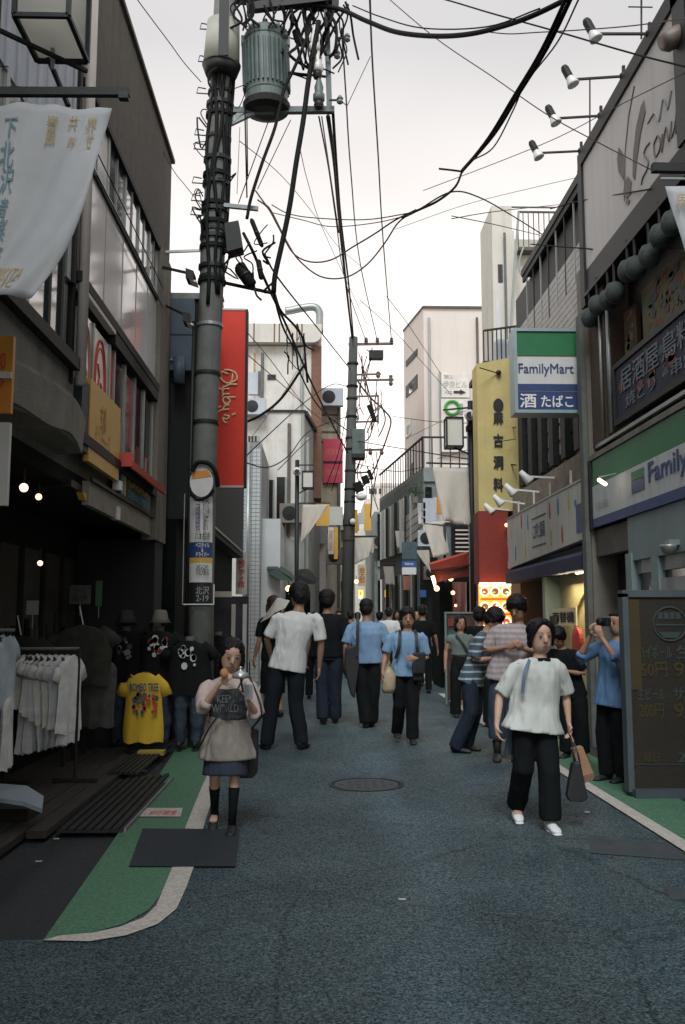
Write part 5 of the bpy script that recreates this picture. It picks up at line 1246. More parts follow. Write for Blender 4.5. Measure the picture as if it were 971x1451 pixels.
for i, (px, py, s_) in enumerate(((619, 834, .06), (639, 820, .055), (642, 840, .045), (646, 858, .03))):
    t = T('stall_bulb', ['round bulb at the low end of the strip lamp', 'bulb under the middle of the red awning', 'bulb over the copper coloured stall post', 'faint bulb low in the stall'][i], 'lamp', V(px, py, 19.9))
    MB().ball(V(px, py, 19.9), s_).build('bulb', mBulb, t); MB().cyl(V(px, py, 19.9) + Vector((0, 0, s_)), V(px, py, 19.9) + Vector((0, 0, s_ + .12)), .015, seg=6).build('cord', mBlack, t)
st = T('stall', 'dim food stall with a copper coloured post and red menu under the red awning', 'stall', (3.1, 20.5, 0))
x0, x1, z0, z1 = bx(V(624, 905, 20.6), V(672, 825, 20.6)); MB().box(x0, x1, 20.6, 22, 0, z1).build('booth', mShopDark, st)
a = V(651, 825, 20.4); MB().cyl((a.x, 20.4, 0), (a.x, 20.4, a.z), .16).build('copper_post', M('copper', (.16, .05, .03), .4, .3, 4), st, smooth=True)
af = T('framed_board', 'tall pale framed menu board standing behind the woman in the cropped top', 'sign stand', (2.6, 17, 0))
x0, x1, z0, z1 = bx(V(632, 1002, 16.2), V(676, 867, 16.2))
MB().box(x0 + .03, x1 - .03, 16.22, 16.26, .1, z1 - .03).build('board', M('board_art', (.05, .03, .02), .6, .6, 6), af)
for r in ((x0, x0 + .03, .03, z1), (x1 - .03, x1, .03, z1)): MB().box(r[0], r[1], 16.2, 16.28, r[2], r[3]).build('frame_side', M('pale_teal_frame', (.16, .22, .21)), af)
MB().box(x0 + .03, x1 - .03, 16.2, 16.28, z1 - .03, z1).build('frame_rail', M('pale_teal_frame', (.16, .22, .21)), af)
for k in range(3): MB().box(x0 + .06, x0 + .3, 16.205, 16.219, z1 - .25 - k * .2, z1 - .12 - k * .2).build('food_photo', [mRedD, mTealD, mGoldD][k], af)
a = V(665, 860, 16.8); t = T('white_notice', 'small white vertical notice beside the black lamp post', 'notice', a)
x0, x1, z0, z1 = bx(V(670, 852, 17.8), V(679, 825, 17.8)); MB().box(x0, x1, 17.75, 17.8, z0, z1).build('paper', M('pale_blue_notice', (.32, .38, .42)), t)
# ================================================================ concrete utility pole beside the clothes shop
DP = 11.2
up_ = T('utility_pole', 'thick concrete utility pole with bands, hooks and address plate by the clothes shop', 'utility pole', (-1.43, DP, 0))
_pk = [V(284, 1058, DP), V(287, 700, DP), V(298, 450, DP), V(321, -40, DP)]; _pk[0].z = 0; pb0, pb1 = _pk[0], _pk[3]
def pax(z):
    for a_, b_ in zip(_pk[:-1], _pk[1:]):
        if z <= b_.z or b_ is _pk[-1]: return a_.lerp(b_, (z - a_.z) / (b_.z - a_.z))
B = MB(); B.tube([pax(z) for z in (0, 2, 4, 6, 8, pb1.z)], [.155, .15, .148, .15, .145, .14], 20); B.build('shaft', mConc, up_, smooth=True)
for i in range(9):
    z = 3.3 + i * .62
    B = MB(); c_ = pax(z); B.lathe(c_, [(.15, -.02), (.166, -.02), (.166, .02), (.15, .02)], 20); B.build('band', mBlack if i % 3 else mAlu, up_)
# cable bundle strapped on its face, thick in the upper part
for k in range(6):
    a0 = -2.3 + k * .42
    rr_ = random.Random(k); z0 = rr_.uniform(5.2, 6.6)
    pts = []
    for j in range(9):
        z = z0 + (8.9 - z0) * j / 8; c_ = pax(z); a = a0 + .25 * math.sin(j * 1.3 + k)
        pts.append(c_ + Vector((math.cos(a) * .16, math.sin(a) * .16 , 0)))
    MB().tube(spline(pts, 3), rr_.uniform(.014, .026), 6).build('riser_cable', mCable, up_, smooth=True)
MB().tube([pax(.5) + Vector((-.19, -.05, 0)), pax(5.2) + Vector((-.19, -.05, 0))], .022, 6).build('riser_pipe', mBlack, up_, smooth=True)
# step bolts as small bent hooks on both sides
for i, py in enumerate((42, 88, 133, 192, 212, 260, 285, 305)):
    c_ = V(288 - (i * 2 if i > 2 else 0), py, DP); c_.x = pax(c_.z).x - .17
    B = MB(); B.tube([c_ + Vector((.03, 0, 0)), c_ + Vector((-.14, 0, 0.01)), c_ + Vector((-.12, 0, .09)), c_ + Vector((-.02, 0, .07))], .009, 5); B.build('step_hook', mSteelD, up_)
# grey joint cover (drum) with dark foot
c_ = V(314, 95, DP - .1); c2 = V(317, 36, DP - .1)
MB().tube([c_ + Vector((-.0, -.02, 0)), c2 + Vector((0, -.02, 0))], [.235, .21], 20).build('cover_drum', M('drum_grey', (.33, .34, .30), .6, .15, 4, .05), up_, smooth=True)
MB().tube([c_ - ZA * .12, c_ + ZA * .02], [.20, .25], 20).build('drum_base', mBlack, up_, smooth=True)
MB().tube(spline([V(308, 96, DP - .3), V(297, 104, DP - .3), V(296, 118, DP - .3), V(303, 128, DP - .3)], 4), .015, 6).build('cable_loop', mCable, up_)
MB().box(pax(8.4).x + .0, pax(8.4).x + .12, DP - .36, DP - .33, c_.z, c2.z + .2).build('cover_strap', mBlack, up_)
# wrapped middle part, black tape and brackets
for i, py in enumerate((150, 165, 228, 250, 262, 292, 300, 318, 338, 352, 380, 400)):
    c_ = pax(V(310, py, DP).z)
    MB().lathe(c_, [(.15, -.03), (.18, -.025), (.18, .025), (.15, .03)], 14).build('tape_wrap', mCable if i % 2 else mSteelD, up_)
rr_ = random.Random(11)
for k in range(12):   # loose loops and tie ends around the shaft
    py = rr_.uniform(120, 430); c_ = pax(V(310, py, DP).z); s_ = rr_.choice((-1, 1))
    p = [c_ + Vector((s_ * .15, -.1, 0)), c_ + Vector((s_ * rr_.uniform(.2, .34), -.12, rr_.uniform(-.12, .12))), c_ + Vector((s_ * rr_.uniform(.16, .3), -.1, rr_.uniform(-.3, .05))), c_ + Vector((s_ * .15, -.1, -.2))]
    MB().tube(spline(p, 3), rr_.uniform(.006, .014), 5).build('tie_loop', mCable, up_)
# big transformer hung on the street side
tr = T('pole_transformer', 'ribbed grey-green drum transformer hung on the pole over the lane', 'transformer', V(378, 150, DP))
cb = V(378, 150, DP); ct = V(376, 42, DP); H_ = (ct - cb).length; ax = (ct - cb)
MB().lathe(cb, [(.26, 0), (.275, .03), (.275, .12), (.285, .14), (.275, .16), (.275, H_ - .2), (.285, H_ - .19), (.285, H_ - .14), (.25, H_ - .06), (.14, H_), (.0, H_)], 32, axis=ax).build('tank', mTransf, tr, smooth=False)
for k in range(30):
    a = math.tau * k / 30; d_ = Vector((math.cos(a), math.sin(a), 0)) * .29
    MB().bar(cb + d_ + Vector((0, 0, .2)), cb + d_ + Vector((ax.x * .8, ax.y * .8, H_ - .26)), .022, .04, up=d_).build('cooling_rib', mTransf, tr)
MB().lathe(cb - ZA * .10, [(.18, 0), (.29, .03), (.31, .10), (.26, .14)], 24).build('base_tray', mBlack, tr)
for sx in (-.27, .29):
    MB().obox(ct + Vector((sx, -.05, -.2)), XA, YA, ZA, .07, .07, .12).build('lifting_lug', mTransf, tr)
for k, (dx, h_) in enumerate(((-.16, .16), (0, .2), (.16, .16))):
    MB().lathe(ct + Vector((dx, 0, -.06)), [(.04, 0), (.04, .05), (.065, .06), (.04, .07), (.065, .10), (.04, .11), (.03, h_)], 10).build('bushing', mLampWhite if k != 1 else mBlack, tr)
# cross arm and posts carrying the switch gear
ca = T('pole_crossarm', 'grey steel crossarm with upright, insulators and a forest of leads beside the transformer', 'crossarm', V(400, 158, DP))
MB().bar(V(330, 172, DP), V(345, 158, DP - .0), .06).build('brace', mSteelG, ca)
MB().bar(V(318, 180, DP), V(360, 160, DP), .05).build('brace', mSteelG, ca)
MB().bar(V(330, 157, DP), V(474, 156, DP), .075).build('beam', M('arm_teal_grey', (.11, .14, .14), .5, .2, 6), ca)
MB().bar(V(467, 158, DP), V(462, -20, DP), .07).build('upright', M('arm_teal_grey', (.2, .25, .25)), ca)
MB().bar(V(330, -5, DP), V(480, 8, DP), .13).build('top_beam', mBlack, ca)
MB().bar(V(350, 12, DP - .2), V(470, -2, DP - .2), .10).build('top_beam', mBlack, ca)
for (px, py, s_) in ((450, 88, .5), (452, 130, .42), (446, 60, .4)):
    c_ = V(px, py, DP - .15)
    MB().lathe(c_ - ZA * .14, [(.045, 0), (.075, .02), (.075, .10), (.05, .12), (.06, .20), (.03, .30), (.015, .38)], 12).build('insulator', mLampWhite if py != 130 else mTransf, ca, smooth=True)
    MB().lathe(c_ - ZA * .22, [(.05, 0), (.065, .04), (.05, .10)], 10).build('insulator_base', mBlack, ca)
for (px, py) in ((478, 78), (482, 142), (492, 54), (404, 48)):
    c_ = V(px, py, DP - .1); MB().bar(c_ + Vector((-.14, 0, 0)), c_ + Vector((.02, 0, 0)), .02).build('pin', mBlack, ca)
    MB().lathe(c_ + Vector((0, 0, -.05)), [(.02, 0), (.045, .02), (.03, .05), (.045, .07), (.02, .11)], 10).build('knob', mSteelG, ca)
rr_ = random.Random(3)
for k in range(34):   # tangle of leads under the top beam
    x0_ = rr_.uniform(385, 496); y0_ = rr_.uniform(-8, 20)
    pts = [V(x0_, y0_, DP - rr_.uniform(-.2, .3))]
    for j in range(3):
        x0_ += rr_.uniform(-14, 14); y0_ += rr_.uniform(12, 34); pts.append(V(x0_, y0_, DP - rr_.uniform(-.2, .3)))
    if k % 3 == 0: pts.append(V(rr_.uniform(436, 474), y0_ + rr_.uniform(0, 25), DP))
    MB().tube(spline(pts, 4), rr_.uniform(.008, .022), 5).build('lead', mCable, ca)
MB().tube(spline([V(419, 44, DP), V(424, 60, DP), V(431, 58, DP)], 4), .05, 8).build('cable_shoe', mCable, ca)
for k in range(12):
    x0_ = rr_.uniform(330, 400); pts = [V(x0_, rr_.uniform(-5, 8), DP - .3), V(x0_ + rr_.uniform(-14, 14), rr_.uniform(12, 30), DP - .3), V(x0_ + rr_.uniform(-24, 24), rr_.uniform(30, 48), DP - .3)]
    MB().tube(spline(pts, 4), rr_.uniform(.008, .02), 5).build('lead', mCable, ca)
# lower bracket arms and boxes
MB().bar(pax(V(320, 296, DP).z) + Vector((.1, -.1, 0)), V(366, 296, DP - .1), .05).build('bracket_arm', mSteelG, up_)
c_ = V(334, 338, DP - .2)
MB().prism([V(318, 316, DP - .3), V(338, 312, DP - .3), V(344, 350, DP - .3), V(322, 356, DP - .3)], (0, .25, 0)).build('junction_box', mBlack, up_)
MB().bar(pax(V(300, 397, DP).z), V(385, 415, DP), .035).build('stay_rod', mCable, up_)
MB().bar(V(235, 357, DP), V(285, 355, DP), .03).build('bracket_arm', mLampWhite, up_)
# wrapped advertising on the shaft
ad = T('pole_advert', 'white and navy advertising plate wrapped on the concrete pole above the address plate', 'sign', (-1.45, DP - .2, 1.6))
def wrap(B, z0, z1, a0=-2.55, a1=-.6, r=.165):
    n_ = 8; rows = []
    for z in (z0, z1):
        c_ = pax(z); rows.append([(c_.x + r * math.cos(a0 + (a1 - a0) * i / n_), c_.y + r * math.sin(a0 + (a1 - a0) * i / n_), z) for i in range(n_ + 1)])
    return B.grid(rows)
def zp(py): return V(287, py, DP - .17).z
wrap(MB(), zp(858), zp(700), r=.160).build('dark_sleeve', mInk, ad)
wrap(MB(), zp(825), zp(703), r=.166).build('white_plate', mWhiteB, ad)
wrap(MB(), zp(790), zp(768), r=.169).build('navy_strip', mNavy, ad)
wrap(MB(), zp(797), zp(790), r=.169).build('ochre_strip', mYellow, ad)
def ptx(s, px0, px1, py0, py1, m_, par=ad):
    p = V(px0, py1, DP - .195); q = V(px1, py0, DP - .195); text(s, (p.x, DP - .195, p.z), XA, ZA, q.x - p.x, q.z - p.z, m_, par, bold=.01)
ptx('すべては\n創作で', 287, 297, 706, 752, mInk)
ptx('印章\n修理', 277, 284, 712, 752, mNavy)
ptx('八木相術', 276, 298, 754, 765, mInk)
ptx('ペスタイル\n&\nドライバー', 277, 297, 769, 789, mWhite)
ptx('5453-2345\n下北沢駅前', 277, 297, 800, 815, mInk)
MB().box(pax(1.7).x - .19, pax(1.7).x + .17, DP - .2, DP - .19, zp(857), zp(855.6)).build('plate_rim', mWhite, ad)
MB().box(pax(1.7).x + .165, pax(1.7).x + .175, DP - .2, DP - .18, zp(857), zp(828)).build('plate_rim', mWhite, ad)
MB().box(pax(1.7).x - .205, pax(1.7).x - .195, DP - .2, DP - .19, zp(857), zp(700)).build('plate_edge', mAlu, ad)
ptx('北沢\n2-19', 277, 297, 831, 852, mAlu)
# round clip sign hugging the shaft
rs_ = T('round_pole_sign', 'rounded orange and white pole sign under a black hoop above the advert', 'sign', (-1.45, DP - .2, 3.2))
c_ = V(286, 683, DP - .2)
B = MB(); n_ = 20
B.prism([(c_.x + .14 * math.cos(a) * (1 if abs(math.sin(a)) < .99 else 1), DP - .20, c_.z + .185 * math.sin(a)) for a in [i * math.tau / n_ for i in range(n_)]], (0, -.02, 0)); B.build('disc', mWhiteB, rs_)
B = MB(); B.prism([(c_.x - .12, DP - .222, c_.z + .03), (c_.x + .02, DP - .222, c_.z + .05), (c_.x + .12, DP - .222, c_.z + .07), (c_.x + .07, DP - .222, c_.z + .14), (c_.x - .08, DP - .222, c_.z + .13)], (0, -.003, 0)); B.build('orange_patch', mOrange, rs_)
ptx('考える\nまえで', 278, 296, 686, 702, mInk, rs_)
MB().tube(spline([V(272, 668, DP - .25), V(280, 656, DP - .25), V(296, 657, DP - .25), V(306, 670, DP - .25), V(309, 690, DP - .2)], 5), .028, 8).build('hoop', mCable, rs_)
MB().tube(spline([V(271, 700, DP - .3), V(280, 708, DP - .3), V(294, 704, DP - .3), V(303, 694, DP - .3)], 5), .02, 8).build('strap', mCable, rs_)

# ================================================================ second utility pole far down the lane
D_ = 27.0
p2 = T('utility_pole', 'slender distant utility pole with crossarms and small transformer in mid lane', 'utility pole', (.85, D_, 0))
q0 = V(490, 905, D_); q0.z = 0; q1 = V(501, 478, D_)
MB().tube([q0, q0.lerp(q1, .5), q1], [.19, .165, .13], 14).build('shaft', M('pole_far', (.07, .075, .07), .8, .2, 3), p2, smooth=True)
for i in range(11):
    c_ = q0.lerp(q1, .38 + .053 * i + .01 * math.sin(i * 4)); MB().lathe(c_, [(.14, -.03), (.178, -.02), (.178, .03), (.14, .04)], 10).build('band', mCable if i % 2 else mSteelD, p2)
mArm = M('arm_rust_grey', (.12, .09, .08), .6, .2, 5)
for (xa, xb, py, th) in ((494, 557, 488, .07), (503, 540, 531, .05), (494, 558, 539, .06), (503, 536, 562, .05), (503, 536, 598, .05), (504, 542, 638, .06), (503, 525, 670, .05)):
    MB().bar(V(xa, py, D_), V(xb, py - 1, D_), th).build('crossarm', mArm, p2)
MB().bar(V(536, 560, D_), V(536, 600, D_), .05).build('frame_upright', mArm, p2)
for px in (519, 535, 555):
    c_ = V(px, 488, D_); MB().lathe(c_, [(.04, 0), (.07, .03), (.045, .07), (.07, .10), (.045, .14), (.06, .17), (.03, .21)], 10).build('insulator', mArm, p2)
for px, py in ((536, 531), (554, 536), (554, 542), (525, 640), (541, 640)):
    c_ = V(px, py, D_); MB().lathe(c_ - ZA * .1, [(.04, 0), (.07, .06), (.05, .12), (.06, .18), (.03, .2)], 8).build('insulator', mArm, p2)
b1, b2, b3, b4 = bx(V(523, 509, D_), V(543, 498, D_)); MB().box(b1, b2, D_ - .15, D_ + .15, b3, b4).build('switch_box', mSteelD, p2)
b1, b2, b3, b4 = bx(V(499, 645, D_), V(517, 610, D_)); MB().box(b1, b2, D_ - .25, D_ + .2, b3, b4).build('transformer_box', mTransf, p2)
MB().box(b1 - .02, b2, D_ - .3, D_ + .25, b3 - .12, b3).build('transformer_base', mBlack, p2)
for (px, py, a, b) in ((527, 585, .12, .5), (518, 680, .2, .25), (508, 690, .25, .3), (525, 673, .1, .3)):
    c_ = V(px, py, D_ - .1); MB().obox(c_, (1, 0, .4), YA, (-.4, 0, 1), a, .15, b).build('splice_box', mCable, p2)
for k in range(30):
    x0_ = rr_.uniform(503, 545); y0_ = rr_.uniform(490, 670); pts = [V(x0_, y0_, D_)]
    for j in range(3): x0_ += rr_.uniform(-8, 8); y0_ += rr_.uniform(6, 26); pts.append(V(min(max(x0_, 500), 552), y0_, D_))
    MB().tube(spline(pts, 3), rr_.uniform(.010, .02), 4).build('lead', mCableR, p2)
t = T('street_lamp', 'small white dome street lamp on the distant utility pole', 'lamp', V(512, 703, D_ - .2))
MB().ball(V(512, 704, D_ - .3), .16, .16, .12).build('dome', mLampWhite, t); MB().bar(V(495, 704, D_ - .1), V(512, 702, D_ - .3), .04).build('arm', mBlack, t)
t = T('street_lamp', 'little white ball lamp low on the distant utility pole', 'lamp', V(500, 739, D_ - .2))
MB().ball(V(500, 739, D_ - .3), .09).build('dome', mLampWhite, t); MB().bar(V(492, 739, D_ - .1), V(500, 739, D_ - .3), .04).build('arm', mBlack, t)

# ================================================================ banner lamp posts
def banner_cloth(corners, px_wave=.03, n=10, m=12, seed=0, tatter=0):
    """corners in world: tl, tr, br, bl -> sheet with folds"""
    rr = random.Random(seed); tl, tr_, br, bl = [Vector(c) for c in corners]
    nrm = (tr_ - tl).cross(bl - tl).normalized(); rows = []
    for j in range(m + 1):
        v_ = j / m; row = []
        for i in range(n + 1):
            u_ = i / n
            p = tl.lerp(tr_, u_).lerp(bl.lerp(br, u_), v_)
            p = p + nrm * px_wave * (math.sin(u_ * 9 + v_ * 3 + seed) * v_ + .5 * math.sin(u_ * 17 - v_ * 7 + seed) * v_)
            row.append(p)
        rows.append(row)
    return rows
def lamp_post(name, label, base, top_py, D, arm, lantern=None, cam_dir=None, rad=.055):
    t = T(name, label, 'lamp post', base)
    top = V(arm[4], top_py, D) if len(arm) > 4 else Vector((base[0], base[1], V(arm[0], top_py, D).z))
    top.x = base[0] if len(arm) <= 4 else top.x
    MB().tube([Vector(base), top], rad, 12).build('post', mBlack, t, smooth=True)
    MB().lathe(Vector(base), [(.12, 0), (.12, .1), (.08, .2), (.06, .25)], 14).build('base', mBlack, t)
    a = V(arm[0], arm[2], D); b = V(arm[1], arm[3], D)
    MB().bar(a, b, .03 if D > 15 else .05).build('arm', mBlack, t)
    if lantern:
        x0, x1, z0, z1 = bx(V(lantern[0], lantern[3], D), V(lantern[1], lantern[2], D)); w_ = (x1 - x0) / 2; cx_ = (x0 + x1) / 2
        g = MB().prism([(cx_ - w_ * .75, D - w_ * .75, z0), (cx_ + w_ * .75, D - w_ * .75, z0), (cx_ + w_ * .75, D + w_ * .75, z0), (cx_ - w_ * .75, D + w_ * .75, z0)], (0, 0, z1 - z0)).build('lantern_glass', M('lantern_frost', (.60, .58, .52), .5, .05, 2), t)
        for zz_ in (z0, z1): 
            for (ax_, ay, bx_, by) in ((-1, -1, 1, -1), (1, -1, 1, 1), (1, 1, -1, 1), (-1, 1, -1, -1)):
                MB().bar((cx_ + ax_ * w_ * .8, D + ay * w_ * .8, zz_), (cx_ + bx_ * w_ * .8, D + by * w_ * .8, zz_), .03).build('lantern_frame', mSteelD, g)
        for ax_, ay in ((-1, -1), (1, -1), (1, 1), (-1, 1)): MB().bar((cx_ + ax_ * w_ * .8, D + ay * w_ * .8, z0), (cx_ + ax_ * w_ * .8, D + ay * w_ * .8, z1), .03).build('lantern_frame', mSteelD, g)
        MB().bar((cx_, D, z0), (base[0], D, z0 - .15), .03).build('lantern_arm', mBlack, t)
    return t
# east post with horn camera (18 m)
De = 17.6
lp = lamp_post('banner_post', 'black banner lamp post with speaker and square lantern by the ochre sign', (V(672, 900, De).x, De, 0), 568, De, (604, 672, 656, 658), (629, 657, 594, 634))
c_ = V(666, 588, De - .3); MB().tube([c_ + Vector((.02, .3, 0)), c_ + Vector((.02, .12, 0)), c_], [.05, .06, .11], 14).build('horn_speaker', mWhiteB, lp, smooth=True)
MB().cyl(c_ + Vector((0, -.004, 0)), c_ + Vector((0, .02, 0)), .07, seg=12).build('horn_mouth', mInk, lp)
MB().box(c_.x - .02, c_.x + .14, De - .08, De + .1, c_.z - .25, c_.z - .15).build('clamp', mBlack, lp)
MB().bar(V(628, 581, De), V(672, 577, De), .03).build('arm', mBlack, lp)
bn = T('hanging_banner', 'large pale torn banner cloth hanging from the black post by the ochre sign', 'banner', V(640, 665, De))
rows = banner_cloth([V(613, 662, De), V(663, 664, De), V(669, 747, De), V(628, 738, De - .3)], .05, seed=1); MB().grid(rows, thick=(0, .006, 0)).build('cloth', mBannerF, bn, smooth=True)
# second row further
Df = 23.0
lp = lamp_post('banner_post', 'thin far lamp post carrying a slanted white banner before the glass building', (V(632, 900, Df).x, Df, 0), 742, Df, (601, 634, 742, 745), None, rad=.04)
bn = T('hanging_banner', 'smaller white banner blown aslant just behind and below the large one', 'banner', V(615, 745, Df))
rows = banner_cloth([V(600, 741, Df), V(630, 738, Df), V(637, 785, Df), V(614, 791, Df - .3)], .04, seed=2); MB().grid(rows, thick=(0, .006, 0)).build('cloth', mBannerF, bn, smooth=True)
bn = T('hanging_banner', 'triangular folded white banner above the red awning corner', 'banner', V(595, 780, 26))
rows = banner_cloth([V(588, 779, 25), V(608, 779, 25), V(611, 812, 25), V(597, 792, 25)], .03, seed=3); MB().grid(rows, thick=(0, .006, 0)).build('cloth', mBannerF, bn, smooth=True)
MB().bar(V(586, 778, 25), V(610, 778, 25), .03).build('arm', mBlack, bn)
bn = T('hanging_banner', 'small flat square white banner over the crowd in the far lane', 'banner', V(550, 800, 30))
rows = banner_cloth([V(543, 802, 30), V(558, 802, 30), V(560, 829, 30), V(547, 828, 30)], .03, seed=4); MB().grid(rows, thick=(0, .006, 0)).build('cloth', mBannerF, bn, smooth=True)
MB().bar(V(541, 801, 30), V(560, 801, 30), .04).build('arm', mBlack, bn)
for k, (x0_, x1_, y0_, y1_, d_, lb) in enumerate(((536, 548, 742, 772, 34, 'pale flag over the far lane left of the dark green building' ), (519, 529, 762, 786, 40, 'tiny pale flag above the farthest walkers'), (482, 492, 800, 826, 31, 'small pale flag low beside the utility pole'), (560, 572, 752, 778, 29, 'pale flag against the glass building corner'), (590, 602, 690, 715, 29, 'small white cloth hung on the terrace rail'))):
    lb = lb.replace(' left of', ' just before'); bn = T('hanging_banner', lb, 'banner', V((x0_ + x1_) / 2, y0_, d_))
    MB().grid(banner_cloth([V(x0_, y0_, d_), V(x1_, y0_ - 1, d_), V(x1_ + 1, y1_ - 3, d_), V(x0_ + 3, y1_, d_)], .04, 6, 6, seed=20 + k), thick=(0, .006, 0)).build('cloth', mBannerF, bn, smooth=True)
    MB().bar(V(x0_ - 2, y0_ - 1, d_), V(x1_ + 1, y0_ - 2, d_), .04).build('arm', mBlack, bn)
# west far post with banner
Dw = 23.0
lp = lamp_post('banner_post', 'black banner lamp post with a horn and pale box lantern on the west kerb', (V(420, 900, Dw).x, Dw, 0), 652, Dw, (421, 468, 713, 713), (427, 446, 669, 692))
c_ = V(421, 668, Dw - .3); MB().tube([c_ + Vector((0, .3, 0)), c_ + Vector((0, .12, 0)), c_], [.05, .06, .11], 12).build('horn_speaker', mWhiteB, lp, smooth=True)
MB().cyl(c_ + Vector((0, -.004, 0)), c_ + Vector((0, .02, 0)), .06, seg=12).build('horn_mouth', mInk, lp)
MB().bar(V(421, 659, Dw), V(444, 659, Dw), .03).build('arm', mBlack, lp)
bn = T('hanging_banner', 'white banner swept sideways from the west kerb post showing the yellow board behind', 'banner', V(445, 715, Dw))
rows = banner_cloth([V(429, 715, Dw), V(466, 715, Dw), V(440, 752, Dw - .2), V(426, 772, Dw)], .05, seed=5); MB().grid(rows, thick=(0, .006, 0)).build('cloth', mBannerF, bn, smooth=True)
bn = T('hanging_banner', 'pale banner hanging on the far side of the distant utility pole', 'banner', V(514, 765, 26.5))
rows = banner_cloth([V(503, 761, 26.4), V(530, 760, 26.4), V(522, 790, 26.2), V(503, 800, 26.4)], .05, seed=6); MB().grid(rows, thick=(0, .006, 0)).build('cloth', mBannerF, bn, smooth=True)
MB().bar(V(496, 760, 26.4), V(534, 760, 26.4), .04).build('arm', mBlack, bn)

# air conditioners, pipes and boxes on the walls down the lane
for i, (px, py, d_, w_, lb) in enumerate(((415, 742, 24.9, .7, 'grey air conditioner on the stained annex wall beside the banner post'), (362, 590, 24.9, .6, 'air conditioner under the stained wall window'),
      (476, 800, 28.9, .6, 'air conditioner low behind the ochre strip sign'), (495, 752, 37.8, .8, 'air conditioner on the pale narrow front'), (541, 778, 41.7, .9, 'air conditioner on the dark green far building'),
      (606, 775, 25.8, .6, 'air conditioner below the slatted balcony'), (612, 822, 25.8, .5, 'small box unit by the blue notice'), (470, 577, 30.8, .8, 'air conditioner near the top of the slim tan building'))):
    c_ = V(px, py, d_); t = T('air_conditioner', lb, 'air conditioner', c_)
    MB().box(c_.x - w_ / 2, c_.x + w_ / 2, d_ - .28, d_, c_.z, c_.z + w_ * .75).build('casing', mBlueClad if i % 2 else mTan, t)
    MB().lathe((c_.x - w_ * .12, d_ - .281, c_.z + w_ * .37), [(w_ * .28, 0), (w_ * .28, .012), (w_ * .05, .02)], 14, axis=(0, -1, 0)).build('fan_grille', mSteelD, t)
for i, (px, ya, yb, d_) in enumerate(((436, 620, 850, 24.9), (410, 600, 760, 24.95), (372, 500, 575, 26.9), (428, 500, 575, 26.9), (480, 570, 860, 30.9), (715, 330, 510, 20.4), (608, 450, 660, 31.9), (676, 450, 650, 31.9))):
    a, b = V(px, ya, d_), V(px, yb, d_); b.x = a.x
    MB().tube([a, b], .045 if d_ > 22 else .03, 6).build('wall_pipe', [mAlu, mTanD, mConc][i % 3], label=['drain pipe on the annex corner', 'thin pipe on the stained annex wall', 'rusty pipe on the upper stained wall', 'second pipe on the upper stained wall', 'pipe at the edge of the slim tan building', 'pipe down the cream block face', 'pipe at the street corner of the pink block', 'pipe on the east edge of the pink block'][i], cat='pipe')

# ================================================================ the two near banner arms whose posts stand outside the frame
Dn = 4.55
lp = T('near_lamp_post', 'grey lamp post with box lantern whose long dark bar carries the big printed banner', 'lamp post', (-1.75, Dn, 0))
MB().tube([(-1.75, Dn, 0), (-1.75, Dn, 4.9)], .06, 14).build('post', mSteelD, lp, smooth=True)
a = V(-40, 130, Dn); b = V(184, 131, Dn)
MB().bar((-1.75, Dn, a.z), b, .034, .042).build('arm', mBlack, lp)
MB().obox(b + Vector((-.03, 0, -.02)), XA, YA, ZA, .05, .04, .04).build('arm_tip', mSteelD, lp)
fc = [V(18, 22, Dn - .0), V(95, 22, Dn), V(109, 62, Dn + .45), V(37, 62, Dn + .45)]
z0 = V(60, 22, Dn).z
cx0, cx1 = V(20, 22, Dn).x, V(97, 22, Dn).x
ln = MB().box(cx0 + .015, cx1 - .015, Dn + .015, Dn + .39, z0 + .01, z0 + .50).build('lantern_glass', M('lantern_frost2', (.80, .79, .74), .35, .05, 2, thin=.75), lp)
for (x_, y_) in ((cx0, Dn), (cx1, Dn), (cx0, Dn + .4), (cx1, Dn + .4)): MB().bar((x_, y_, z0), (x_, y_, z0 + .5), .024).build('lantern_frame', mSteelD, ln)
for z_ in (z0, z0 + .5):
    for p_, q_ in (((cx0, Dn), (cx1, Dn)), ((cx0, Dn + .4), (cx1, Dn + .4)), ((cx0, Dn), (cx0, Dn + .4)), ((cx1, Dn), (cx1, Dn + .4))):
        MB().bar((*p_, z_), (*q_, z_), .024).build('lantern_frame', mSteelD, ln)
MB().ball(((cx0 + cx1) / 2, Dn + .2, z0 + .2), .07).build('lantern_bulb', mLampWhite, ln)
MB().bar(V(60, 62, Dn + .42), V(97, 150, Dn + .3), .022).build('lantern_strut', mBlack, lp)
MB().bar((-1.75, Dn, z0 - .06), (cx1, Dn + .4, z0 - .06), .02).build('lantern_arm', mSteelD, lp)
MB().bar(V(75, 62, Dn + .3), V(75, 98, Dn + .3), .02).build('lantern_pin', mAlu, lp)
nb_ = T('printed_banner', 'big white town banner with teal characters and gold print, curled at its lower edge', 'banner', V(60, 150, Dn))
tl, tr_, br, bl = V(-70, 146, Dn), V(157, 152, Dn), V(40, 412, Dn - .30), V(-90, 425, Dn - .05)
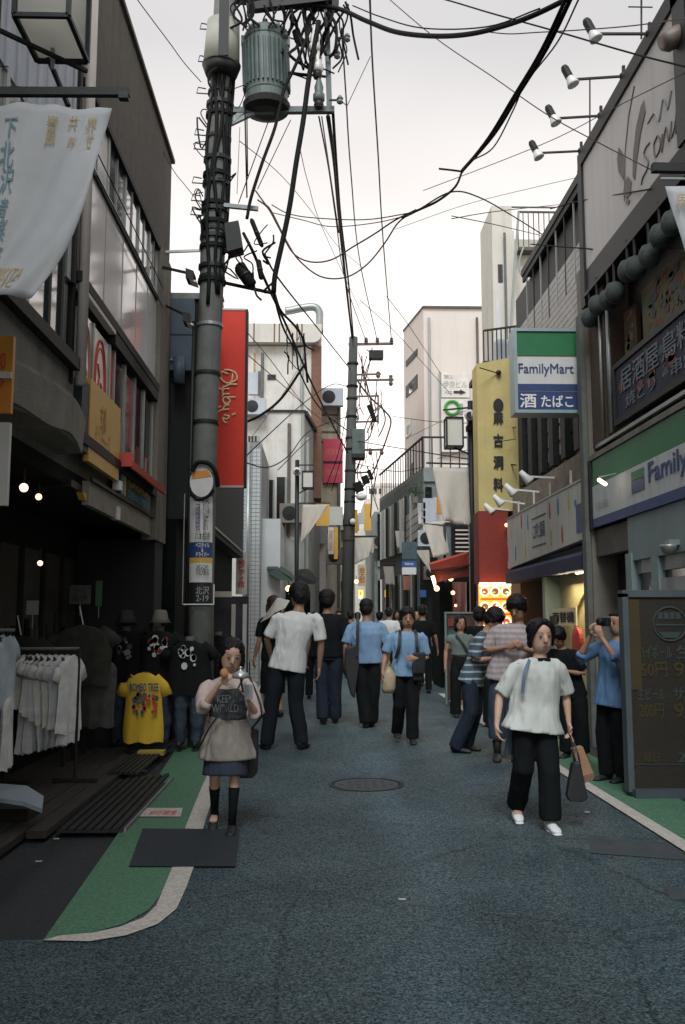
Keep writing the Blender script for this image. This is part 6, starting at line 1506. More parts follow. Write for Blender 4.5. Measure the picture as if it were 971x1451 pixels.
def bpoint(u_, v_):
    # right edge runs down, then sweeps inward to the lower corner
    redge = spline([V(158, 152, Dn), V(142, 215, Dn - .03), V(122, 290, Dn - .10), V(90, 350, Dn - .2), V(38, 414, Dn - .30)], 6)
    ledge = [tl.lerp(bl, k / 24) for k in range(25)]
    i = min(int(v_ * 24), 23); f_ = v_ * 24 - i
    p = ledge[i].lerp(ledge[i + 1], f_); q = redge[i].lerp(redge[i + 1], f_)
    r = p.lerp(q, u_)
    r.y += .035 * math.sin(u_ * 10 + v_ * 4) * v_ + .05 * math.sin(u_ * 5 - 3 * v_) * v_ + .012 * math.sin(u_ * 26 + v_ * 9)
    r.z -= .012 * math.sin(u_ * math.pi * 3) * (1 - v_)
    return r
MB().grid([[bpoint(i / 24, j / 24) for i in range(25)] for j in range(25)], thick=(0, .004, 0)).build('cloth', mBannerW, nb_, smooth=True)
BANNER_TX = []
def btext(s, u0, u1, v0, v1, mt_, bold=.0): BANNER_TX.append((s, u0, u1, v0, v1, mt_, bold))
def U_(px, py):   # pixel -> (u, v) on the near banner, by search
    best = None
    for j in range(49):
        for i in range(49):
            p = bpoint(i / 48, j / 48); r_ = p - EYE; dx = r_.dot(_rt) / r_.dot(_fw) * FPX + CX; dy = CY - r_.dot(_up) / r_.dot(_fw) * FPX
            e_ = (dx - px) ** 2 + (dy - py) ** 2
            if best is None or e_ < best[0]: best = (e_, i / 48, j / 48)
    return best[1], best[2]
for s, x0_, y0_, x1_, y1_, mt_ in (('下', 2, 165, 27, 198, mBanTeal), ('北', 0, 202, 25, 235, mBanTeal), ('沢', -2, 240, 22, 272, mBanTeal), ('音', -6, 278, 16, 306, mBanTeal), ('楽', -10, 312, 12, 342, mBanTeal), ('祭', -14, 348, 6, 376, mBanTeal),
      ('響', 66, 167, 84, 188, mBanGold), ('共', 94, 167, 113, 188, mBanGold), ('界', 122, 166, 140, 187, mBanGold), ('声', 64, 191, 82, 212, mBanGold), ('存', 92, 191, 110, 211, mBanGold), ('せ', 119, 190, 136, 210, mBanGold),
      ('SHIMOKITA', -40, 380, 38, 394, mBanGold), ('MUSIC', -30, 397, 22, 411, mBanGold)):
    u0, v0 = U_(x0_, y1_); u1, v1 = U_(x1_, y0_); btext(s, u0, u1, v0, v1, mt_, .012 if mt_ is mBanTeal else 0)
# east near arm
De2 = 5.0
lp = T('near_lamp_post', 'dark lamp post whose square bar crosses in front of the upper billboard', 'lamp post', (2.55, De2, 0))
MB().tube([(2.55, De2, 0), (2.55, De2, 5.0)], .06, 14).build('post', mSteelD, lp, smooth=True)
a = V(924, 238, De2); MB().bar(a, (2.55, De2, a.z), .04, .05).build('arm', mBlack, lp)
a = V(936, 253, De2); MB().bar(a, (2.55, De2, a.z), .012).build('banner_rail', mAlu, lp)
bn = T('printed_banner', 'white banner edge with gold print at the east border under the square bar', 'banner', V(960, 265, De2))
rows = banner_cloth([V(943, 264, De2), V(1100, 262, De2), V(1095, 470, De2), V(975, 372, De2)], .02, seed=8); MB().grid(rows, thick=(0, .004, 0)).build('cloth', mBannerW, bn, smooth=True)
p = V(958, 296, De2 - .03); q = V(976, 276, De2 - .03); text('界', (p.x, De2 - .03, p.z), XA, ZA, q.x - p.x, q.z - p.z, mBanGold, bn)

# ================================================================ overhead wires
WG = 'overhead wires strung over the lane'
def wire(label, pts, r=.008, mat=None, name='power_cable', n=6):
    P = [V(x, y, d_) for x, y, d_ in pts]
    return MB().tube(spline(P, n) if len(P) > 2 else P, r, 6 if r > .012 else 5).build(name, mat or mCable, label=label, cat='cable', smooth=True)
C = mCable; Rr = mCableR
wire('heavy sagging black cable running from the pole top to the upper edge over the lane', [(392, 6, 11), (470, 10, 11), (520, 30, 10.5), (560, 45, 10), (610, 51, 9.5), (660, 49, 9), (710, 38, 8.6), (760, 20, 8.2), (830, -15, 7.8)], .028)
wire('second line tied along the heavy sagging cable', [(500, 8, 11), (540, 24, 10.5), (600, 40, 9.6), (690, 38, 8.8), (765, 12, 8)], .008)
wire('thick wavy black cable dropping past the transformer to the sheath joint', [(452, 30, 11), (438, 110, 11), (430, 170, 11), (420, 230, 11), (411, 290, 11), (401, 340, 11), (390, 390, 11), (388, 414, 11)], .036)
wire('black cable leaving the transformer side and joining the loops below it', [(440, 40, 11), (420, 90, 11), (402, 130, 11), (390, 180, 11), (372, 230, 11), (356, 280, 11), (350, 310, 11)], .022)
wire('long black cable from the joint rod down to the distant pole box', [(345, 330, 11), (360, 360, 11), (378, 402, 12), (410, 470, 15), (450, 560, 20), (493, 642, 26.8)], .020)
wire('black cable falling from the pole clutter to the middle of the distant pole', [(375, 360, 11), (395, 395, 12), (440, 452, 17), (478, 500, 22), (497, 524, 26.8)], .014)
wire('sagging tail of that cable looping beyond the distant pole', [(497, 524, 27), (520, 558, 27), (545, 582, 27), (554, 596, 27), (549, 618, 27), (538, 648, 27), (526, 675, 27), (505, 700, 27)], .028, Rr)
wire('frayed cable with clips crossing the duct on the stained building', [(388, 414, 11), (395, 445, 12), (404, 470, 13), (420, 500, 15), (426, 530, 16), (455, 580, 20), (492, 610, 26)], .016)
wire('black spliced lead ending in a hooked clip before the stained wall', [(388, 412, 11), (398, 440, 12), (418, 462, 13), (430, 482, 14), (433, 512, 14), (436, 542, 14)], .018)
wire('black curved cable swinging up from behind the red sign', [(344, 600, 14.2), (370, 588, 14.4), (400, 563, 14.8), (432, 516, 15)], .022)
wire('thin sagging wire low over the tiled building', [(345, 655, 15), (380, 662, 17), (410, 645, 19), (440, 610, 22), (492, 590, 26)], .012)
wire('thin wire crossing the stained annex wall', [(345, 650, 16), (385, 612, 18), (432, 570, 22), (470, 545, 25), (494, 548, 26)], .012)
for i, (pts, lb) in enumerate((
    ([(465, 165, 11), (474, 230, 13), (480, 300, 16), (488, 380, 20), (499, 478, 26.9)], 'thick rope-like cable joining crossarm end and distant pole top'),
    ([(472, 160, 11), (478, 250, 13), (484, 320, 16), (494, 400, 21), (501, 478, 27)], 'twin of the rope-like cable beside it'),
    ([(452, 165, 11), (466, 240, 13), (476, 310, 16), (490, 400, 20), (519, 484, 27)], 'thin red-brown wire to the first insulator of the distant crossarm'),
    ([(484, 40, 11), (490, 130, 12.5), (497, 240, 15), (510, 370, 20), (535, 484, 27)], 'thin red-brown wire to the middle insulator of the distant crossarm'),
    ([(524, -10, 10), (528, 90, 12), (536, 220, 15), (543, 340, 19), (555, 484, 27)], 'thin red-brown wire to the outermost insulator of the distant crossarm'))):
    wire(lb, pts, [.028, .02, .011, .012, .013][i], Rr if i > 1 else C)
wire('bundle of black cables slanting down from the upper edge to the knot over the lane', [(815, -15, 7), (775, 68, 7.6), (735, 133, 8.3), (700, 190, 9), (655, 242, 10)], .022)
wire('second strand of the slanting bundle', [(808, -15, 7), (768, 70, 7.6), (728, 137, 8.3), (692, 196, 9), (655, 243, 10)], .018)
wire('loose thin strand curling beside the slanting bundle', [(822, -5, 7), (790, 60, 7.6), (745, 118, 8.3), (728, 155, 8.6), (700, 208, 9), (672, 226, 9.5)], .008, Rr)
wire('short tail sticking out of the knot over the lane', [(655, 243, 10), (640, 241, 10), (622, 239, 10)], .012)
wire('black cable from the knot curving down to the loop clamp', [(655, 243, 10), (645, 265, 10), (620, 285, 10), (590, 299, 10.2), (570, 309, 10.4)], .014)
wire('upper hanging loop of thin cable below the cross wires', [(590, 297, 10.2), (560, 312, 10.4), (530, 332, 10.8), (500, 350, 11), (470, 368, 11), (440, 371, 11), (415, 358, 11), (395, 322, 11), (380, 295, 11), (365, 283, 11)], .010, Rr)
wire('lower hanging loop of thin cable sagging deepest over the lane', [(590, 298, 10.2), (565, 315, 10.6), (545, 345, 11), (520, 375, 11), (490, 393, 11), (455, 392, 11), (425, 370, 11), (408, 345, 11), (385, 300, 11), (375, 288, 11), (362, 270, 11)], .010, Rr)
wire('thin slack wire from the clamp to the concrete pole', [(585, 301, 10.2), (520, 311, 10.6), (450, 309, 11), (410, 303, 11), (385, 290, 11)], .007, Rr)
wire('second slack wire just under the first one to the pole', [(583, 304, 10.2), (530, 316, 10.6), (470, 321, 11), (430, 312, 11), (385, 301, 11)], .006, Rr)
wire('wire running from the clamp to the roof rail by the cream block', [(590, 299, 10.2), (640, 272, 11), (680, 280, 12), (725, 305, 14), (770, 333, 14.9)], .010)
wire('thin wire over the cream block roof', [(640, 310, 11), (700, 300, 12), (792, 290, 14.5)], .006, Rr)
wire('thin wire in front of the cream block', [(640, 306, 11), (700, 318, 12), (768, 334, 14.8)], .006, Rr)
wire('wire passing the highest spotlight to the east border', [(470, -30, 11), (600, -8, 10), (700, 20, 9), (790, 45, 8.4), (897, 76, 7.6), (985, 98, 7)], .009)
wire('wire crossing the third spotlight and the painted branch', [(530, -20, 11), (615, 52, 10), (700, 110, 9.5), (775, 162, 9), (850, 203, 8.8), (922, 240, 8.2)], .006, Rr)
wire('faint wire rising behind the lowest spotlight to the border', [(600, 270, 12), (700, 232, 11), (790, 195, 10), (880, 148, 8.5), (985, 96, 7)], .005, Rr)
wire('wavy paired wire near the upper edge beside the aerial', [(680, 44, 9), (720, 48, 8.8), (760, 46, 8.6), (830, 42, 8.2), (900, 36, 8), (985, 24, 7)], .006, Rr)
wire('faint low wire towards the billboard edge', [(560, 325, 13), (660, 290, 13), (760, 265, 12), (825, 250, 11)], .004, Rr)
wire('black wire on the lower billboard', [(780, 296, 11.4), (826, 284, 10.9), (922, 268, 8.6)], .008)
wire('short black wire under the billboard with a drooping end', [(752, 346, 12), (826, 352, 10.8), (870, 355, 10), (985, 350, 7.8)], .009)
wire('long wire from the distant pole box across the pink block', [(500, 624, 27), (560, 634, 25), (640, 647, 20), (731, 659, 16.4)], .014)
wire('thin wire above it reaching the ochre sign', [(557, 590, 27), (610, 597, 24), (670, 600, 20), (731, 606, 16.4)], .010, Rr)
wire('faint wire slanting over the pink block windows', [(575, 622, 30), (640, 590, 24), (700, 570, 19), (731, 560, 16.4)], .008, Rr)
wire('thin wire in front of the ochre characters', [(620, 650, 22), (690, 630, 17), (731, 622, 16.4)], .007)
wire('low wire spanning from the distant pole towards the glass building', [(500, 656, 27), (560, 668, 28), (600, 662, 26)], .012, Rr)
wire('thin line slanting across the pink block to the name board', [(510, 425, 27), (560, 470, 29), (600, 515, 31), (640, 560, 31)], .010, Rr)
wire('second thin line slanting across the pink block', [(548, 420, 24), (580, 462, 27), (625, 530, 31)], .010, Rr)
wire('twisted thin wire in the pale sky beside the brown parapet', [(188, -10, 9), (210, 20, 9.4), (240, 60, 10), (262, 90, 10.5), (285, 116, 11)], .006, Rr)
wire('lower thin wire from the parapet end to the pole hooks', [(218, 190, 11), (245, 240, 11), (262, 262, 11), (286, 292, 11)], .005, Rr)
wire('dark wire lying across the pale cladding behind the lantern', [(-20, 40, 6), (8, 75, 6), (28, 115, 6), (45, 150, 6)], .006)
for i, (xa, ya, xb, yb, r) in enumerate(((347, 150, 350, 280, .010), (350, 165, 351, 250, .008), (383, 165, 338, 288, .007), (412, 170, 365, 268, .006), (340, 180, 336, 275, .004), (456, 165, 480, 330, .009), (525, 80, 492, 150, .005), (492, 150, 482, 142, .006))):
    wire(['straight thin lead under the transformer nearest the pole', 'twin lead under the transformer', 'lead slanting back to the pole from the transformer tray', 'long oblique thread under the crossarm', 'faint thread close to the pole shaft', 'thin lead beside the crossarm upright', 'thread rising from the crossarm end knob to the sky', 'tiny lead at the crossarm end'][i], [(xa, ya, 11.1), (xb, yb, 11.1)], r, Rr if i > 3 else C)
wire('long thin thread falling across the sky from the transformer tray', [(340, 200, 12), (400, 250, 14), (450, 310, 18), (480, 350, 22), (515, 380, 24)], .006, Rr)
wire('very thin wire from the clamp ring towards the distant roofs', [(425, 210, 12), (437, 260, 14), (460, 330, 18), (520, 460, 26)], .006, Rr)
wire('thin wire at the distant pole crossing the tan building', [(462, 690, 29), (480, 640, 28), (496, 560, 27)], .012)
wire('parallel thin wire at the distant pole crossing the magenta sign', [(470, 696, 29), (486, 640, 28), (500, 580, 27)], .012)
wire('thin wire net line over the stained wall', [(348, 500, 14), (400, 545, 17), (450, 590, 22), (494, 620, 26)], .008, Rr)
wire('fine slack wire between stained wall and distant pole', [(350, 470, 13), (385, 512, 15), (420, 560, 18), (442, 586, 21)], .007, Rr)
wire('fine wire running up from the tiled roof', [(352, 626, 18), (400, 560, 19), (436, 500, 20)], .006, Rr)
wire('fine slanting wire below the annex roof', [(394, 666, 22), (430, 630, 23), (452, 612, 24)], .012, Rr)
# sheath joints
def sheath(label, a, b, r):
    t = T('cable_joint', label, 'cable joint', a)
    a, b = Vector(a), Vector(b); MB().tube([a, a.lerp(b, .08), a.lerp(b, .92), b], [r * .5, r, r, r * .5], 14).build('sleeve', mCable, t, smooth=True)
    MB().tube([a.lerp(b, .45), a.lerp(b, .55)], r * 1.08, 14).build('strap', mSteelD, t, smooth=True)
sheath('big black cylindrical cable joint hanging slanted by the concrete pole', V(338, 374, 11), V(358, 406, 11), .072)
sheath('short black cable joint loop under the bracket arm', V(366, 368, 11), V(371, 396, 11), .035)
sheath('black cable joint twisted beside the loop', V(356, 310, 11), V(372, 350, 11), .03)
for k in range(8):
    rx_ = random.Random(100 + k); x_ = rx_.uniform(340, 385); y_ = rx_.uniform(300, 395)
    pts = [(x_ + rx_.uniform(-14, 14), y_ + j * rx_.uniform(8, 16), 11 + rx_.uniform(-.1, .1)) for j in range(4)]
    if k == 0: tang = T('cable_tangle', 'tangle of black leads knotted below the bracket arm of the concrete pole', 'cables', V(362, 350, 11))
    MB().tube(spline([V(*p) for p in pts], 4), rx_.uniform(.007, .016), 5).build('lead', mCable, tang)
for k in range(9):
    rx_ = random.Random(300 + k); x_ = rx_.uniform(402, 432); y_ = rx_.uniform(440, 500)
    pts = [(x_ + j * rx_.uniform(-2, 7), y_ + j * rx_.uniform(6, 12), 13) for j in range(4)]
    if k == 0: tang = T('cable_tangle', 'tangle of clips and leads in front of the rooftop duct', 'cables', V(415, 465, 13))
    MB().tube(spline([V(*p) for p in pts], 4), rx_.uniform(.006, .012), 5).build('lead', mCable, tang)
# distant skyline threads: bulbs over the lane (warm lights glimpsed through the crowd)
for i, (px, py, d_, s_, lb) in enumerate(((409, 834, 21, .07, 'warm bulb under the west shop awning above the parasol'), (412, 841, 21, .05, 'smaller warm bulb just below it'), (461, 844, 22, .075, 'warm bulb over the dark haired walkers'),
      (505, 824, 26, .06, 'warm lamp beside the distant pole'), (511, 846, 28, .06, 'warm lamp under the lit yellow sign'), (34, 691, 6.3, .03, 'brighter bulb deep in the clothes shop ceiling'), (55, 704, 7.2, .025, 'second bulb in the clothes shop ceiling'), (57, 798, 7.6, .022, 'low bulb in the dark clothes shop'))):
    t = T('warm_bulb', lb, 'lamp', V(px, py, d_), 'bare warm bulbs along the shops' if False else None)
    MB().ball(V(px, py, d_), s_).build('bulb', mBulb, t); MB().cyl(V(px, py, d_) + ZA * s_ * .9, V(px, py, d_) + ZA * (s_ + .1), .01, seg=6).build('cord', mBlack, t)
# ================================================================ people
def skin_mat(name, col): 
    m = M(name, col, .55, .08, 8, .06, 90, spec=.35); return m
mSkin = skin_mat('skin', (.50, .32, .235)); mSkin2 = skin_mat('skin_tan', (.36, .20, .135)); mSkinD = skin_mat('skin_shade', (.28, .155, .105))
mHair = M('black_hair', (.006, .005, .005), .55, .35, 30, .5, 90, spec=.25, stretch=(6, 6, 1))
mHairB = M('brown_hair', (.04, .022, .014), .55, .35, 30, .5, 90, spec=.25, stretch=(6, 6, 1))
mLip = M('lip', (.26, .12, .09), .5, .05); mEye = M('eye_dark', (.01, .008, .008), .3, 0); 
def cloth(name, col, var=.12, vs=6, bump=.12, bs=14, **k): return M(name, col, .9, var, vs, bump, bs, spec=.15, **k)
def stripes_mat(name, ca, cb, period, duty=.5, axis='Z', slope=0.):
    if name in MATS: return MATS[name]
    m = bpy.data.materials.new(name); m.use_nodes = True; t = m.node_tree; L = t.links.new; b = t.nodes['Principled BSDF']; b.inputs['Roughness'].default_value = .9
    tcn = t.nodes.new('ShaderNodeTexCoord'); sp = t.nodes.new('ShaderNodeSeparateXYZ'); L(tcn.outputs['Object'], sp.inputs[0])
    n = t.nodes.new('ShaderNodeTexNoise'); n.inputs['Scale'].default_value = 5; L(tcn.outputs['Object'], n.inputs[0])
    a = t.nodes.new('ShaderNodeMath'); a.operation = 'MULTIPLY_ADD'; a.inputs[1].default_value = .012; L(n.outputs[0], a.inputs[0]); L(sp.outputs[axis], a.inputs[2])
    d_ = t.nodes.new('ShaderNodeMath'); d_.operation = 'DIVIDE'; d_.inputs[1].default_value = period / 2.4; L(a.outputs[0], d_.inputs[0])
    f_ = t.nodes.new('ShaderNodeMath'); f_.operation = 'FRACT'; L(d_.outputs[0], f_.inputs[0])
    g = t.nodes.new('ShaderNodeMath'); g.operation = 'GREATER_THAN'; g.inputs[1].default_value = duty; L(f_.outputs[0], g.inputs[0])
    mx_ = t.nodes.new('ShaderNodeMixRGB'); mx_.inputs[1].default_value = (*ca, 1); mx_.inputs[2].default_value = (*cb, 1); L(g.outputs[0], mx_.inputs[0]); L(mx_.outputs[0], b.inputs['Base Color'])
    bp = t.nodes.new('ShaderNodeBump'); bp.inputs['Strength'].default_value = .3; bp.inputs['Distance'].default_value = .02; L(n.outputs[0], bp.inputs['Height']); L(bp.outputs[0], b.inputs['Normal'])
    MATS[name] = m; return m
FOLD = bpy.data.textures.new('folds', 'CLOUDS'); FOLD.noise_scale = .11; FOLD.noise_depth = 2
FOLD2 = bpy.data.textures.new('small_folds', 'CLOUDS'); FOLD2.noise_scale = .05; FOLD2.noise_depth = 1
HAIRT = bpy.data.textures.new('hair_locks', 'CLOUDS'); HAIRT.noise_scale = .03; HAIRT.noise_depth = 2
def tall_folds(o, k=2.4):
    """squash the mesh and stretch the object, so that folds run down the cloth"""
    for v in o.data.vertices: v.co.z /= k
    o.scale.z = k
    return o
def remesh(o, vox, smooth=2, disp=None, amt=0., tex2=None, amt2=0., dec=0):
    m = o.modifiers.new('skin', 'REMESH'); m.mode = 'VOXEL'; m.voxel_size = vox; m.use_smooth_shade = True
    if smooth: s = o.modifiers.new('soft', 'SMOOTH'); s.iterations = smooth; s.factor = .5
    for tx, am in ((disp, amt), (tex2, amt2)):
        for dr in ('X', 'Y') if o.scale.z > 1 else ('NORMAL',):
            if tx and am: d_ = o.modifiers.new('folds', 'DISPLACE'); d_.texture = tx; d_.strength = am; d_.mid_level = .5; d_.texture_coords = 'LOCAL'; d_.direction = dr
    return o
def oval(B, rings, seg=16):
    """rings: (centre, rx, ry, tangent or None). rx lies along local x, ry across; lofted and capped"""
    k = len(B.v); n = len(rings)
    for i, r in enumerate(rings):
        c = Vector(r[0]); rx, ry = r[1], r[2]
        t = (Vector(rings[min(i + 1, n - 1)][0]) - Vector(rings[max(i - 1, 0)][0]))
        t = t.normalized() if t.length > 1e-6 else Vector((0, 0, 1))
        ref = Vector(r[3]) if len(r) > 3 else Vector((1, 0, 0))
        u = ref - t * ref.dot(t)
        if u.length < .1: u = Vector((0, 1, 0)) - t * t.y
        u.normalize(); v_ = t.cross(u)
        for j in range(seg):
            a = math.tau * j / seg
            B.v.append(c + u * (rx * math.cos(a)) + v_ * (ry * math.sin(a)))
    for i in range(n - 1):
        for j in range(seg):
            a = k + i * seg + j; b_ = k + i * seg + (j + 1) % seg
            B.f.append((a, b_, b_ + seg, a + seg))
    B.f.append(tuple(k + j for j in reversed(range(seg)))); B.f.append(tuple(k + (n - 1) * seg + j for j in range(seg)))
    return B

def person(label, px, py, head_py, rot=0, head_px=None, P={}, wear={}, hair='short', hmat=None, skin=None, female=False, group=None, detail=1, dz=0., shoe=None, Y=None):
    """standing figure placed with its feet at the pixel px,py; head top reaches head_py. Joints are in body heights, figure faces -y, +x is its own left."""
    g = G(px, py) if Y is None else Vector((V(px, 880, Y).x, Y, 0)); g.z = 0
    top = V(head_px or px, head_py, g.y); H = top.z
    skin = skin or mSkin; hmat = hmat or mHair
    lean = (top.x - g.x) / H if head_px else 0.
    t = T('person', label, 'person', g, group)
    c_, s_ = math.cos(R_(rot)), math.sin(R_(rot))
    sw = .108 if female else .122; hw = .052
    lx = P.get('lean_x', 0.); ly = P.get('lean_y', 0.)
    J = dict(pel=(0, 0, .53), waist=(lx * .2, ly * .2, .61), chest=(lx * .6, ly * .6, .73), nb=(lx * .9, ly * .9, .825), head=(lx * 1.05, ly * 1.1 - .01, .868),
             shL=(sw + lx * .9, ly * .9, .80), shR=(-sw + lx * .9, ly * .9, .80), elL=(sw + .022 + lx * .5, .02 + ly * .5, .635), elR=(-sw - .022 + lx * .5, .02 + ly * .5, .635),
             wrL=(sw + .05 + lx * .3, -.02 + ly * .3, .495), wrR=(-sw - .05 + lx * .3, -.02 + ly * .3, .495),
             hipL=(hw, 0, .51), hipR=(-hw, 0, .51), knL=(hw + .01, -.012, .285), knR=(-hw - .01, -.012, .285), anL=(hw + .012, .0, .045), anR=(-hw - .012, .0, .045))
    J.update(P.get('J', {}))
    hyaw, hpit, htilt = P.get('head', (0, 0, 0))
    def W(p):
        x, y, z = p[0] * H, p[1] * H, p[2] * H
        return Vector((g.x + x * c_ - y * s_, g.y + x * s_ + y * c_, z + dz))
    RX = Vector((c_, s_, 0))
    q = {k: W(v) for k, v in J.items()}
    h = H
    hy = hyaw + rot
    # if lean is wanted so that the head lands on head_px
    if head_px:
        for k in q: 
            f_ = max(0, (q[k].z / h - .45)) / .5; q[k].x += lean * h * min(1, f_)
    hM = Matrix.Translation(q['head']) @ Euler((R_(hpit), R_(htilt), R_(hy)), 'XYZ').to_matrix().to_4x4()
    hs = h * P.get('hs', .136)
    def Hd(x, y, z): return hM @ Vector((x * hs, y * hs, z * hs))
    vox = {2: .0085, 1: .011, 0: .02}[detail]
    # ---- body: one surface for head, neck, torso, arms, hands and legs
    B = MB()
    ex = (hM.to_3x3() @ Vector((1, 0, 0)))
    oval(B, [(Hd(0, -.20, -.02), .16 * hs, .13 * hs, ex), (Hd(0, -.15, .06), .26 * hs, .27 * hs, ex), (Hd(0, -.07, .20), .32 * hs, .36 * hs, ex), (Hd(0, -.01, .36), .355 * hs, .42 * hs, ex),
             (Hd(0, .01, .52), .37 * hs, .455 * hs, ex), (Hd(0, .02, .68), .375 * hs, .465 * hs, ex), (Hd(0, .03, .83), .33 * hs, .42 * hs, ex), (Hd(0, .03, .94), .22 * hs, .29 * hs, ex), (Hd(0, .03, .995), .08 * hs, .1 * hs, ex)], 18)
    oval(B, [(Hd(0, -.40, .52), .04 * hs, .05 * hs, ex), (Hd(0, -.45, .42), .055 * hs, .06 * hs, ex), (Hd(0, -.46, .34), .075 * hs, .075 * hs, ex), (Hd(0, -.38, .30), .05 * hs, .05 * hs, ex)], 8)
    for sx in (-1, 1): B.ball(Hd(sx * .375, .04, .42), .05 * hs, .09 * hs, .13 * hs, 8, 6)
    oval(B, [(q['nb'] - ZA * .02 * h, .048 * h, .044 * h, RX), (q['nb'].lerp(Hd(0, .05, .05), .5), .032 * h, .034 * h, RX), (Hd(0, .04, .15), .032 * h, .034 * h, ex)], 14)
    oval(B, [(q['pel'] - ZA * .05 * h, .075 * h, .055 * h, RX), (q['pel'], .088 * h, .062 * h, RX), (q['waist'], .072 * h, .052 * h, RX), (q['chest'], .088 * h, .060 * h, RX), (q['chest'].lerp(q['nb'], .6), .095 * h, .05 * h, RX), (q['nb'], .04 * h, .035 * h, RX)], 16)
    for s in 'LR':
        a, b, c = q['sh' + s], q['el' + s], q['wr' + s]
        fd = (c - b).normalized()
        side = RX if s == 'L' else -RX
        oval(B, [(a + side * -.03 * h - ZA * .01 * h, .020 * h, .022 * h), (a - side * .008 * h - ZA * .008 * h, .025 * h, .025 * h), (a.lerp(b, .5), .024 * h, .025 * h), (b, .021 * h, .021 * h), (b.lerp(c, .3), .022 * h, .021 * h), (b.lerp(c, .75), .016 * h, .016 * h), (c, .0135 * h, .0125 * h)], 10)
        # hand: palm, four unequal bent fingers and a thumb from its side
        dirs = P.get('hand' + s)   # finger direction, curl
        hd = Vector(dirs[0]) if dirs else (fd * 1.0 + Vector((0, 0, -.5))); curl = dirs[1] if dirs else .6
        if dirs: hd = Vector((hd.x * c_ - hd.y * s_, hd.x * s_ + hd.y * c_, hd.z))
        hd.normalize()
        pn = side * -1.0; pn = (pn - hd * pn.dot(hd)).normalized()     # palm faces the body
        if dirs and len(dirs) > 2:
            v3 = Vector(dirs[2]); v3 = Vector((v3.x * c_ - v3.y * s_, v3.x * s_ + v3.y * c_, v3.z)); pn = (v3 - hd * v3.dot(hd)).normalized()
        wd_ = hd.cross(pn)
        if wd_.dot(W((0, -1, 0)) - W((0, 0, 0))) < 0: wd_ = -wd_          # index side looks forward
        L_ = .050 * h
        oval(B, [(c, .012 * h, .012 * h, wd_), (c + hd * L_ * .35, .021 * h, .011 * h, wd_), (c + hd * L_ * .9, .024 * h, .010 * h, wd_), (c + hd * L_ * 1.05, .021 * h, .008 * h, wd_)], 10)
        fr = .0053 * h if detail == 2 else .0062 * h
        for fi, (off, ln) in enumerate(((.0175, .040), (.006, .045), (-.006, .041), (-.0175, .032))):
            p0 = c + hd * L_ * .95 + wd_ * off * h; dd = hd.copy(); pts = [p0]
            for sgi in range(3):
                dd = (dd + pn * curl * (.5 + .12 * fi * .5)).normalized(); p0 = p0 + dd * ln * h / 2.6; pts.append(p0)
            B.tube(pts, [fr, fr, fr * .92, fr * .7], 8)
        p0 = c + hd * L_ * .30 + wd_ * .017 * h
        B.tube([p0, p0 + (wd_ * .8 + hd * .6).normalized() * .018 * h, p0 + (wd_ * .55 + hd * .8 + pn * .5 * curl).normalized() * .036 * h], [fr * 1.3, fr * 1.15, fr * .8], 8)
        # leg
        a, b, c = q['hip' + s], q['kn' + s], q['an' + s]
        oval(B, [(a + ZA * .02 * h, .045 * h, .045 * h), (a.lerp(b, .3), .043 * h, .043 * h), (b, .028 * h, .029 * h), (b.lerp(c, .3), .029 * h, .031 * h), (b.lerp(c, .75), .018 * h, .019 * h), (c, .017 * h, .019 * h)], 12)
        fr_ = Vector((s_ * 1.0, -c_, 0)) if not P.get('foot' + s) else Vector((math.sin(R_(P['foot' + s] + rot)), -math.cos(R_(P['foot' + s] + rot)), 0))
        oval(B, [(c - fr_ * .02 * h - ZA * .012 * h, .018 * h, .02 * h), (c + fr_ * .02 * h - ZA * .018 * h, .022 * h, .018 * h), (c + fr_ * .07 * h - ZA * .028 * h, .024 * h, .010 * h)], 10)
    body = B.build('body', skin, t, smooth=True); remesh(body, vox, 1)
    # ---- face
    if detail >= 1 and P.get('face', True):
        def fz(x, z):   # depth of the face surface
            return -.43 + .55 * x * x
        for sx in (-1, 1):
            B = MB(); B.ball(Hd(sx * .15, fz(.15, .5) - .0, .50), .055 * hs, .03 * hs, .020 * hs, 8, 6, hM.to_quaternion()); B.build('eye', mEye, t)
            MB().tube([Hd(sx * .07, -.455, .60), Hd(sx * .15, -.45, .625), Hd(sx * .24, -.415, .60)], .008 * hs, 5).build('eyebrow', hmat, t)
        B = MB(); B.ball(Hd(0, -.405, .19), .085 * hs, .03 * hs, .022 * hs, 10, 6, hM.to_quaternion()); B.build('mouth', mLip, t)
    # ---- hair
    B = MB()
    if hair in ('short', 'bushy', 'bob', 'long', 'tied', 'bowl'):
        e = {'short': 0, 'bushy': .06, 'bob': .03, 'long': .02, 'tied': .0, 'bowl': .05}[hair]
        B.ball(Hd(0, .07, .68), (.42 + e) * hs, (.46 + e) * hs, (.40 + e) * hs, 18, 12, hM.to_quaternion())
        B.ball(Hd(0, .22, .46), (.37 + e) * hs, (.32 + e) * hs, (.38 + e) * hs, 14, 10, hM.to_quaternion())
        if hair in ('bushy', 'bowl'):
            B.ball(Hd(0, -.20, .83), (.33 + e) * hs, .24 * hs, .17 * hs, 12, 8, hM.to_quaternion())
            for sx in (-1, 1): B.ball(Hd(sx * .36, .0, .56), .10 * hs, .26 * hs, .26 * hs, 10, 8, hM.to_quaternion())
        if hair == 'short':
            B.ball(Hd(0, -.24, .86), .30 * hs, .2 * hs, .12 * hs, 12, 8, hM.to_quaternion())
